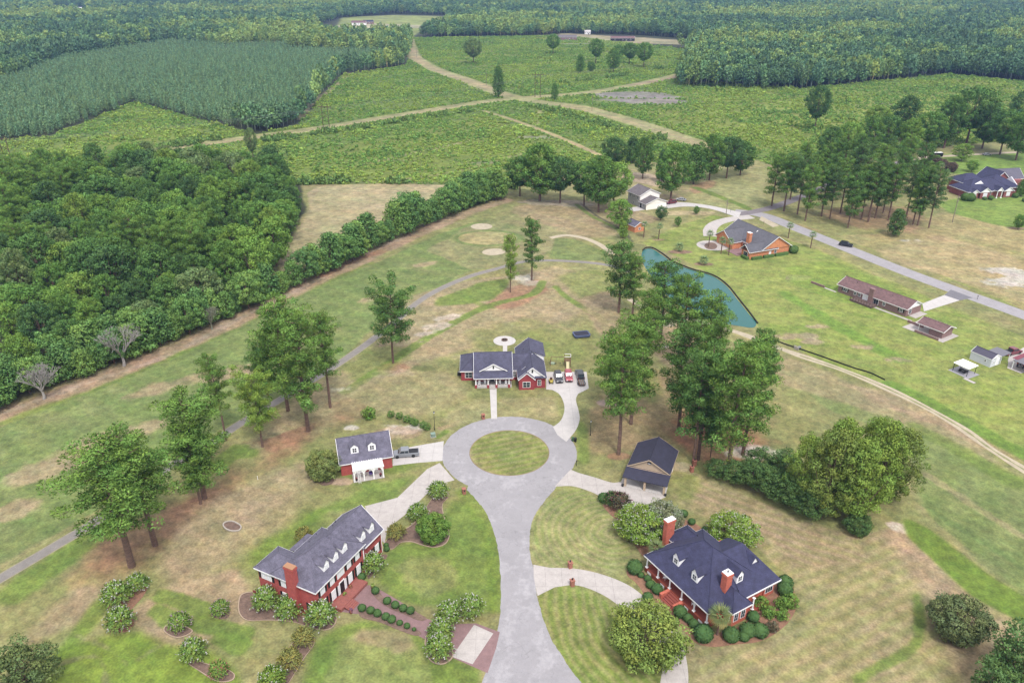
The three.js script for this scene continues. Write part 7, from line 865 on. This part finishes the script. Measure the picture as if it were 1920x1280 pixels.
// ---- the masses: far forest, pine plantation, regrowth on the cleared land
function mini(h, r, base, clumps, per, size, cone, trunkTint) {
  const L = new Leaves(), cy = base + (h - base) / 2, ry = (h - base) / 2;
  for (let i = 0; i < clumps; i++) { const y = 1 - 2 * (i + 0.5) / clumps, a = i * 2.4, q = Math.sqrt(1 - y * y) * (1 - cone * (y * 0.5 + 0.5)), k = rr(0.5, 1); L.clump(V(q * Math.cos(a) * r * k, cy + y * ry * 0.9, q * Math.sin(a) * r * k), r * 0.36, r * 0.3, r * 0.36, per, size, tintOf(0.18, 0.08), 0.7, 0.2); }
  for (const a of [0.4, 2.5, 4.6]) L.leaf(Math.cos(a) * h * 0.006, h * 0.34, Math.sin(a) * h * 0.006, 0, 1, 0, Math.cos(a), 0, Math.sin(a), h * 0.68, h * 0.03, trunkTint);
  return L.build().scale(1 / r, 1 / h, 1 / r); // one metre wide and high: each copy gets its own size
}
const massMat = new THREE.MeshLambertMaterial({ color: 0xffffff, vertexColors: true, side: THREE.DoubleSide }); massMat.name = 'massed_leaves';
function mass(name, geos, list, label, category) { // one object of kind stuff, a part for each shape of plant
  const t = new THREE.Group(); t.name = name; scene.add(t); tag(t, label, category, null, 'stuff');
  geos.forEach((g, k) => {
    const mine = list.filter((_, i) => i % geos.length === k), im = new THREE.InstancedMesh(g, massMat, mine.length), m = new THREE.Matrix4(), q = new THREE.Quaternion(), c = new THREE.Color();
    mine.forEach(([x, z, h, w, t], i) => { q.setFromAxisAngle(V(0, 1, 0), rr(0, 6.28)); m.compose(V(x, 0, z), q, V(w, h, w)); im.setMatrixAt(i, m); im.setColorAt(i, c.setRGB(...t)); });
    im.name = 'foliage'; im.userData.kind = 'stuff'; im.castShadow = im.receiveShadow = true; t.add(im);
  });
}
const clear = [[[-268.9, -403.1], [-310.9, -403.1], [-364.1, -480.4], [-324.4, -496.4], [-300.4, -508.3], [-304, -623], [-307.1, -649.1], [-188.3, -535.5], [-167.3, -513.5], [-148.7, -551.1], [-171.8, -817.5], [-117.6, -899.9], [-150, -1259], [75.2, -1299], [230.6, -1079], [150.5, -734.3], [255.4, -714.3], [444.6, -825.9], [487.2, -770], [558.2, -741.2], [255.1, -312.2], [-237.2, -312.2]], [[-349.8, -1362], [-351.8, -1725], [-262.6, -1877], [-138.8, -1817], [-111.1, -1420], [-133.6, -1299], [-148.6, -1213], [-248.6, -1205]], [[-387.6, -2338], [-418, -2545], [-366.8, -2704], [-285, -2161], [-289.9, -2058]], [[31.97, -1241], [86.1, -1340], [200.5, -1299], [275.8, -1222], [240.6, -1093], [68, -1171]], [[-989, -1798], [-1173, -2161], [-1059, -2108], [-911, -1798]]];
const plantation = [[-339.3, -440], [-341.6, -471.2], [-322.5, -493.2], [-301.3, -510], [-302.5, -618], [-308, -649.1], [-261.1, -589.5], [-189.6, -539.3], [-153.2, -551.1], [-173.5, -825.9], [-119.4, -905], [-146.6, -1051], [-237.6, -1079], [-315.4, -1108], [-377.4, -1079], [-469.8, -1154], [-505.7, -1025], [-507.7, -861.4], [-491.7, -777.6], [-484.5, -649.1]];
const slope = (z) => -z * 0.705 + 25; // half the width of the land in view
{
  const far = [], young = [], strip = [[[-487.2, -770], [-522.6, -920], [-511.8, -1038], [-483.7, -1171]], [[-272.7, -1051], [-199.6, -1025], [-143.1, -1025], [-128.7, -964]], [[-275.5, -1340], [-194.6, -1259], [-152, -1108]]];
  for (let z = -450; z > -2750;) { const step = z > -1000 ? 5.2 : z > -1500 ? 6.6 : 9; const w = slope(z); for (let x = -w; x < w; x += step) { const px = x + rr(-0.45, 0.45) * step, pz = z + rr(-0.45, 0.45) * step; if (clear.some((c) => inside(c, px, pz)) || pz > -430) continue;
      const inP = inside(plantation, px, pz) && strip.every((s) => nearLine(s, px, pz) > 14);
      if (inP) { for (let k = 0; k < 3; k++) young.push([px + rr(-2.4, 2.4), pz + rr(-2.4, 2.4), rr(6.5, 10.5), rr(1.1, 1.8), tintLeaf([0.18, 0.29, 0.145], 0.24)]); }
      else { if (pz > -470 && px < -100) continue; const n = noise(px, pz, 1400) + rr(-0.16, 0.16) + 0.5 * (noise(pz, px, 260) - 0.5), t = n > 0.56 ? [0.105, 0.185, 0.095] : n > 0.42 ? [0.14, 0.24, 0.1] : n > 0.33 ? [0.19, 0.29, 0.1] : [0.25, 0.34, 0.105]; far.push([px, pz, rr(12, 23) * (0.7 + 0.6 * noise(px, pz, 420)), rr(2.9, 4.6) * Math.sqrt(step / 5.2), tintLeaf(t, 0.22)]); } }
    z -= step; }
  mass('far_forest', [mini(18, 4.6, 5, 24, 9, 1.7, 0.1, [2.6, 1.7, 3]), mini(18, 4.6, 7, 22, 9, 1.7, 0, [2.4, 1.6, 2.8]), mini(18, 4.2, 3, 24, 9, 1.6, 0.45, [2, 1.4, 2.2])], far, 'far off mixed forest to the horizon', 'forest');
  mass('pine_plantation', [mini(9, 2, 0.8, 15, 7, 1.0, 0.75, [1.4, 1, 1.4]), mini(9, 2, 0.6, 15, 7, 0.95, 0.85, [1.4, 1, 1.4])], young, 'young pine plantation in the upper left', 'plantation');
}
function tintLeaf(t, v) { const k = rr(1 - v, 1 + v), w = rr(-0.1, 0.1); return [t[0] * k * (1 + w), t[1] * k, t[2] * k * (1 - w)]; }
{
  const bare = [[104.4, -683.2, 34, 22], [114.6, -649.1, 30, 16], [87.2, -654.5, 20, 9], [131.7, -671.5, 18, 9], [96.9, -1154, 40, 9], [13.68, -503.2, 10, 4]], fields = [cleared], ways = [[[-241.5, -432.2], [-204.2, -474.2], [-165.2, -506.6], [-130.4, -535.5], [-79.1, -589.5], [-17.37, -651.8], [17.86, -671.5], [64.6, -695.4], [119.1, -751.8], [188, -843.3]], [[-173.2, -1362], [-140.3, -1130], [-115.6, -976], [-78.2, -852.2], [-40.6, -770], [-9.15, -689.2], [17.3, -649.1], [49.96, -623], [83.5, -563.4], [108.8, -499.8], [122.5, -471.2]], [[-22.32, -605.8], [0, -567.6], [17.99, -531.7], [36.73, -489.9], [53.61, -445.4]]], list = [];
  for (const f of fields) { let x0 = 1e9, x1 = -1e9, z0 = 1e9, z1 = -1e9; for (const [x, z] of f) { x0 = Math.min(x0, x); x1 = Math.max(x1, x); z0 = Math.min(z0, z); z1 = Math.max(z1, z); }
    const n = (x1 - x0) * (z1 - z0) * 0.3; for (let i = 0; i < n; i++) { const x = rr(x0, x1), z = rr(z0, z1); if (noise(x, z, 150) * 0.6 + noise(x, z, 40) * 0.4 + rr(-0.2, 0.2) < 0.4 || Math.abs(x) > slope(z) || !inside(f, x, z) || inside(near, x, z) || bare.some(([a, b, p, q]) => ((x - a) / p) ** 2 + ((z - b) / q) ** 2 < rr(0.5, 1.1)) || ways.some((w, k) => nearLine(w, x, z) < [7.5, 9, 2.8][k])) continue; const big = rnd() < 0.12 * sst(0.45, 0.7, noise(x + 77, z, 200)); list.push([x, z, big ? rr(1.4, 2.6) : rr(0.4, 1.2), big ? rr(1, 1.8) : rr(0.5, 1.2), tintLeaf(rnd() < 0.15 + 0.9 * sst(0.35, 0.65, noise(z, x, 320)) ? [0.255, 0.355, 0.08] : [0.17, 0.29, 0.072], 0.28)]); } }
  // hedge-like scrub beside the ways
  const hedges = [[[-159.3, -486.7], [-137.7, -506.6], [-101.4, -535.5], [-75.9, -563.4], [-24.43, -608.2]], [[-120, -520.7], [-107.3, -528], [-89.2, -551.1]], [[16.65, -623], [53.31, -565.5], [74.8, -526.1], [94.6, -496.4]], [[159.6, -870.7], [118.1, -817.5], [71.7, -777.6], [29.12, -734.3]], [[-108.5, -388.8], [-70.9, -390.9], [-26.99, -386.7], [0, -380.4]], [[-212.7, -471.2], [-199.1, -486.7], [-174.3, -513.5]]];
  for (const hd of hedges) { const s = smooth(hd, 30); for (const [x, z] of s) for (let k = 0; k < 4; k++) if (noise(x, z, 90) > 0.46) list.push([x + rr(-4, 4), z + rr(-4, 4), rr(0.8, 3.6), rr(0.8, 1.9), tintLeaf([0.15, 0.24, 0.07], 0.25)]); }
  mass('regrowth_scrub', [mini(1.2, 1.1, 0.1, 7, 6, 0.7, 0.2, [1, 1, 1]), mini(1.5, 1, 0.1, 7, 6, 0.65, 0.5, [1, 1, 1])], list, 'low green regrowth scrub over the cleared fields', 'scrub');
}

// ---------------------------------------------------------------- single trees and shrubs
pine(-70.3, -110.2, 25, 0, 'tall pine with a wide crown nearest the bottom left corner', { sx: 1.7, turn: 2 });
pine(-68.4, -116, 25, 2, 'pine right behind the widest pine at bottom left', { sx: 1.4 });
pine(-64.1, -130.5, 24, 1, 'pine left of the cart path bend, front of its pair', { sx: 1.5 });
pine(-64.2, -128.6, 18, 3, 'shorter pine with low boughs leaning against its taller twin', {});
pine(-66.8, -152.2, 22, 2, 'slender forked pine standing alone on the cart path', { sx: 0.72 });
pine(-57.52, -149.5, 17.5, 4, 'bright green bushy pine above the cottage garage', { leaf: G1.pineLight, sx: 0.85 });
pine(-48.56, -156.3, 30, 1, 'tallest pine of the clump above the cottage garage', { sx: 1.05 });
pine(-45.64, -167.2, 25, 0, 'pine on the right of the clump above the cottage garage', { sx: 0.9 });
pine(-55.82, -165.6, 29, 3, 'pine behind the tallest one of the clump above the cottage garage', {});
pine(-62.7, -172.2, 15, 4, 'dark pine on the left of the clump above the cottage garage', { leaf: G1.pineDark });
pine(-33.2, -191.4, 21, 4, 'lone dark spreading pine left of the crimson house', { leaf: G1.pineDark });
pine(-0.54, -243, 19.5, 3, 'thin airy pine left of the bushy pine below the golf green', { sx: 0.62, leaf: G1.pineLight });
pine(6.95, -254.3, 22, 1, 'bushy pine just below the golf green', { leaf: G1.pineDark, sx: 0.85 });
pine(24.21, -146.5, 29, 0, 'large pine left of the two bay garage', { sx: 0.95, leaf: G1.pine });
pine(24.66, -165.1, 20, 4, 'pine beside the trailer on the white driveway', { sx: 0.8 });
pine(28.78, -159.4, 28, 1, 'pine just behind the large pine left of the garage', {});
pine(36.25, -185.2, 24, 2, 'pine halfway between the pond and the garage', {});
pine(34.07, -226, 22.5, 3, 'dark pine left of the pond, beside the lawn track', { leaf: G1.pineDark, sx: 1.2 });
pine(38.14, -223.5, 20, 1, 'narrow pine at the left shore of the pond', { sx: 0.95 });
pine(43.74, -205, 24, 3, 'pine in front of the upper end of the pond', { leaf: G1.pineDark, sx: 1.2 });
pine(46.43, -188.3, 27, 2, 'pine in front of the middle of the pond', { sx: 1.1 });
pine(51.87, -183.7, 23, 3, 'pine in front of the lower end of the pond', { leaf: G1.pine, sx: 1.05 });
pine(39.66, -156.3, 28, 1, 'pine on the left of the grove behind the garage', { leaf: G1.pineDark });
pine(40.45, -143.2, 26, 2, 'front pine of the grove behind the garage', { leaf: G1.pineDark, sx: 0.9 });
pine(41.79, -144.4, 27, 3, 'pine tucked behind the front one of the garage grove', { leaf: G1.pineDark });
pine(44.78, -145.4, 13, 4, 'short pine in the red straw behind the garage', { leaf: G1.pineDark, sx: 0.6 });
pine(49.17, -165.6, 25, 1, 'pine in the middle of the grove behind the garage', { sx: 0.85 });
pine(46.86, -138.4, 31, 1, 'pine with an ivy wrapped trunk right of the garage', { sx: 0.95 });
pine(52.35, -146.3, 28, 3, 'pine on the right of the garage grove with drooping boughs', { sx: 0.95 });
pine(60.4, -163.1, 22, 2, 'dark pine at the right back of the garage grove', { leaf: G1.pineDark });
// ivy on one trunk
{ const L = new Leaves(), t = thing('ivy', 'green ivy climbing the bare trunk right of the garage', 'ivy', 46.86, -138.4); for (let i = 0; i < 90; i++) L.clump(V(rr(-0.3, 0.3), rr(0.3, 13), rr(-0.3, 0.3)), 0.5, 0.5, 0.5, 9, 0.32, tintOf(), 0.7, 0.3); part('foliage', L.build(), leafMat(...G1.yellow), t); }
[[59.06, -127.7, 16.5, 'leftmost'], [62.4, -124.3, 20, 'second from left'], [66.9, -122, 19, 'front'], [73.8, -126.3, 20.5, 'tallest'], [78.8, -129.8, 17, 'rightmost'], [66.4, -130.9, 18.5, 'back left'], [74.5, -134, 17, 'back right']].forEach(([x, z, h, w], i) => broad(x, z, h, 5, w + ' tree of the large leafy group beside the right fairway', { leaf: i % 3 === 1 ? [0.165, 0.225, 0.055] : G1.broadLight, sx: 0.8 + 0.07 * (i % 3), group: 'large leafy trees beside the right fairway' }));
[[1340,895,4.2],[1375,905,5],[1410,915,6],[1445,930,6.5],[1480,950,7],[1520,968,6],[1420,890,6],[1465,905,7]].forEach(([u, v, h], i) => { const p = [[43.94, -137.8], [47.49, -135.9], [50.97, -134], [54.11, -131.2], [56.88, -127.7], [59.95, -123.9], [53.47, -138.7], [57.79, -135.9]][i]; plant('hedge_shrub', BROAD[2], ['low', 'wide', 'dense', 'tall', 'tallest', 'outer', 'back', 'inner'][i] + ' dark evergreen shrub in the hedge left of the large leafy trees', 'shrub', p[0], p[1], { s: h / 13, sx: 1.35, leaf: G1.broadDark, group: 'evergreen hedge behind the lawn' }); });
plant('evergreen_bush', ROUND[0], 'dark round evergreen bush under the large leafy trees', 'bush', 67.6, -119.4, { s: 0.6, leaf: G1.broadDark });
broad(76.8, -83, 10.5, 2, 'dark evergreen tree cut by the bottom right corner', { leaf: G1.broadDark, sx: 1.15 });
broad(72, -79.2, 8, 2, 'dark evergreen tree below the corner one at bottom right', { leaf: G1.broadDark, sx: 1.2 });
plant('spreading_shrub', ROUND[0], 'dull reddish green round tree on the dry lawn at lower right', 'tree', 73.6, -94, { s: 0.95, sx: 1.2, leaf: [0.13, 0.165, 0.07] });
broad(-73.6, -82.5, 8.5, 2, 'dark round tree cut by the bottom left corner', { leaf: [0.11, 0.15, 0.055], sx: 1.35 });
// trees round the porch house
plant('round_tree', ROUND[0], 'big round light green tree beside the curved driveway', 'tree', 21.14, -90.5, { s: 1.18, sx: 1.22, leaf: [0.19, 0.25, 0.06] });
plant('flowering_tree', ROUND[2], 'round flowering tree below the two bay garage', 'tree', 24.9, -118.6, { s: 0.92, sx: 1.2, leaf: G1.broadLight });
plant('flowering_tree', ROUND[2], 'white flowering tree between the chimney and the garage', 'tree', 29.2, -120.7, { s: 0.85, sx: 1.1, leaf: G1.grey });
plant('flowering_tree', ROUND[2], 'round flowering tree behind the porch house roof', 'tree', 42.36, -117.1, { s: 0.85, sx: 1.25, leaf: G1.broadLight });
plant('palm_tree', PALM[2], 'palm at the left back corner of the porch house', 'palm', 26.57, -111.2, { leaf: G1.palm, s: 0.85, part: 'fronds' });
plant('palm_tree', PALM[2], 'palm in front of the right porch corner with dead fronds', 'palm', 34.07, -94, { leaf: G1.palm, s: 1.05, part: 'fronds' });
const balls = [[22.5, -108.8, 15], [23.45, -107.6, 6.5], [24.51, -106.6, 7], [24.78, -105, 9], [25.65, -103.7, 10.5], [23.77, -101.9, 9.8], [28.7, -98.3, 12], [29.85, -97.1, 9], [30.48, -95.8, 9], [31.53, -93.3, 17], [36, -93, 14.5], [38.19, -93.1, 10], [39.06, -94, 14], [41.06, -94.1, 14.5], [40.91, -97.2, 11], [42.98, -100, 11.7], [43.79, -98.1, 10.5], [48.86, -105.3, 14], [48.13, -103.3, 14.5], [46.63, -99.9, 11.7], [48.08, -100.4, 13], [45.87, -97.5, 9.4], [43.41, -95, 9.4], [37.89, -119.7, 9], [35.74, -122.3, 7.5], [34.62, -124.8, 9]];
const ballSay = ['large ball at the left end of the porch', 'small ball right of the large one at the left end of the porch', 'first small ball under the porch left of the steps', 'second ball under the porch left of the steps', 'dark ball nearest the left side of the porch steps', 'ball on the drive side of the porch steps', 'large ball nearest the right side of the porch steps', 'middle ball under the porch right of the steps', 'third ball under the porch right of the steps', 'largest ball at the front corner of the porch', 'ball below the gable windows of the porch house', 'small ball in the row under the gable windows', 'tall ball in the row under the gable windows', 'last ball of the row under the gable windows', 'dark cone beside the gable windows', 'light green bush before the side porch', 'light green bush below the side porch', 'upper dark ball at the right corner of the porch house', 'lower dark ball at the right corner of the porch house', 'bush left in the right bed', 'bush on the outer edge of the right bed', 'small light bush in the right bed', 'brownish bush at the bottom of the right bed', 'dark ball behind the porch house roof', 'small bush between the chimney and the back lawn', 'dark shrub behind the white flowering tree'];
balls.forEach(([x, z, r], i) => { const light = [15, 16, 19, 20, 21, 22].includes(i), f = r / 1450 * 140; light ? plant('garden_shrub', ROUND[1], 'loose ' + ballSay[i], 'shrub', x, z, { s: f / 1.5, leaf: i === 22 ? G1.maroon : G1.broad, group: 'shrubs in the bed of the porch house' }) : plant('boxwood', BALL[i % 2], 'clipped evergreen ' + ballSay[i], 'shrub', x, z, { s: f, leaf: i % 5 === 4 ? [0.065, 0.13, 0.045] : G1.box, group: 'clipped evergreens round the porch house' }); });
plant('boxwood', BALL[0], 'clipped green ball at the start of the garage driveway bed', 'shrub', 18.91, -129.6, { s: 1.15, leaf: G1.box }); plant('flowering_shrub', CRAPE[1], 'dark maroon flowering shrub at the garage driveway', 'shrub', 22.05, -127.3, { s: 0.95, leaf: G1.maroon, blossom: [176, 92, 116] }); plant('flowering_shrub', CRAPE[2], 'dark leafed shrub with few pink flowers left of the maroon one', 'shrub', 20.55, -128.6, { s: 0.8, leaf: G1.broadDark, blossom: [190, 120, 140] });
// flowering shrubs round the large brick house
const crapes = [
  [-42.47, -100.2, 0, 1, 'crape', 'white flowering shrub left of the brick chimney'], [-38.05, -98.4, 1, 1, 'crape', 'white flowering shrub right of the brick chimney'], [-32.16, -96.5, 0, 1.1, 'crape', 'white flowering shrub at the front corner of the large brick house'], [-25.44, -109.1, 0, 0.95, 'crape', 'white flowering shrub against the front wall near the drive'],
  [-22.35, -118.2, 3, 0.82, 'tawny', 'tawny shrub at the corner of the drive by the large brick house'], [-15.4, -131.2, 1, 0.92, 'crape', 'white flowering shrub at the top of the drive bed'], [-18.95, -123.9, 1, 0.9, 'crape', 'white flowering shrub left of the dark tree in the drive bed'],
  [-10.66, -97, 0, 0.95, 'crape', 'left white flowering shrub above the street paving'], [-6.94, -98.4, 0, 0.95, 'crape', 'right white flowering shrub above the street paving'], [-11.81, -93.4, 0, 0.92, 'crape', 'upper white flowering shrub on the lawn side of the concrete pad'], [-11.77, -89.8, 0, 1.0, 'crape', 'lower white flowering shrub beside the concrete pad'],
  [-68.5, -100.9, 0, 1.1, 'crape', 'white flowering shrub in the middle of the trio under the pine'], [-66.6, -104.4, 1, 0.85, 'crape', 'upper white flowering shrub of the trio under the pine'], [-65.5, -95.6, 0, 1.0, 'crape', 'lowest white flowering shrub of the trio under the pine'], [-55.62, -95.5, 2, 0.85, 'pink', 'pink flowering shrub in the oval bed'], [-49.91, -98.7, 2, 0.75, 'pink', 'pink flowering shrub between the oval bed and the house'],
  [-50.92, -89.1, 0, 0.95, 'crape', 'white flowering shrub at the end of the long bottom bed'], [-45.85, -86, 2, 0.7, 'red', 'red pink shrub at the tip of the long bottom bed'], [-34.03, -92, 3, 0.82, 'tawny', 'upper tawny shrub in the edged bed below the house'], [-35.05, -87.5, 3, 0.9, 'tawny', 'middle tawny shrub in the edged bed below the house'], [-36.86, -84, 1, 0.9, 'pale', 'pale green shrub cut by the bottom edge'], [-40.1, -117.5, 3, 0.75, 'tawny', 'yellowish shrub behind the back porch of the large brick house'],
];
for (const [x, z, k, s, c, l] of crapes) plant('flowering_shrub', CRAPE[k], l, 'shrub', x, z, { s, leaf: c === 'tawny' ? G1.tawny : c === 'pale' ? G1.broadLight : G1.crape, blossom: c === 'pink' ? [214, 182, 200] : c === 'red' ? [214, 110, 120] : [246, 246, 238], group: c === 'crape' ? 'white flowering shrubs round the large brick house' : undefined });
plant('dark_tree', ROUND[0], 'dark dense small tree in the drive bed of the large brick house', 'tree', -15.26, -117.5, { s: 0.8, sx: 0.95, leaf: G1.broad });
const walk = [[-25.83, -99.5, 1], [-24.27, -99, 1], [-22.98, -98.3, 1], [-21.46, -97.6, 1], [-20.32, -96.9, 1], [-18.93, -96.3, 0.75], [-17.59, -95.6, 0.75], [-16.36, -95, 0.5], [-24.17, -103.6, 1], [-21.75, -101.2, 1], [-20.17, -100.2, 1], [-18.75, -99.5, 1], [-17.44, -98.9, 1], [-24.06, -115.7, 0.7], [-23.79, -114.5, 0.8], [-27.28, -107, 1.1]], nth = ['first', 'second', 'third', 'fourth', 'fifth', 'sixth', 'seventh', 'eighth'];
walk.forEach(([x, z, s], i) => plant('boxwood', BALL[i % 2], i < 8 ? `${nth[i]} green ball from the house in the lower row along the brick walk` : i < 13 ? `${nth[i - 8]} green ball from the house in the upper row along the brick walk` : ['upper small ball at the drive corner of the large brick house', 'lower small ball at the drive corner of the large brick house', 'green ball under the front windows beside the terrace'][i - 13], 'shrub', x, z, { s: s * 0.72, leaf: G1.box, group: i < 13 ? 'clipped balls along the brick walk' : undefined }));
// cottage garage, centre house
plant('weeping_tree', ROUND[0], 'loose light green tree left of the cottage garage', 'tree', -41.01, -137.6, { s: 0.95, sx: 0.9, leaf: [0.19, 0.235, 0.075] });
plant('garden_shrub', ROUND[1], 'single dark shrub above the cottage garage', 'shrub', -35.03, -162.1, { s: 1, leaf: G1.broad });
const row = [[-29.78, -162.8], [-27.58, -162.1], [-25.57, -160.6], [-24.03, -159.6], [-23.3, -158.9], [-21.27, -158], [-20.28, -157]]; row.forEach(([x, z], i) => plant('garden_shrub', ROUND[1], `${nth[i]} small shrub from the left in the row above the short driveway`, 'shrub', x, z, { s: 0.55, leaf: G1.cypress, group: 'row of small shrubs above the short driveway' }));

shadowed(scene);
renderer.render(scene, camera);
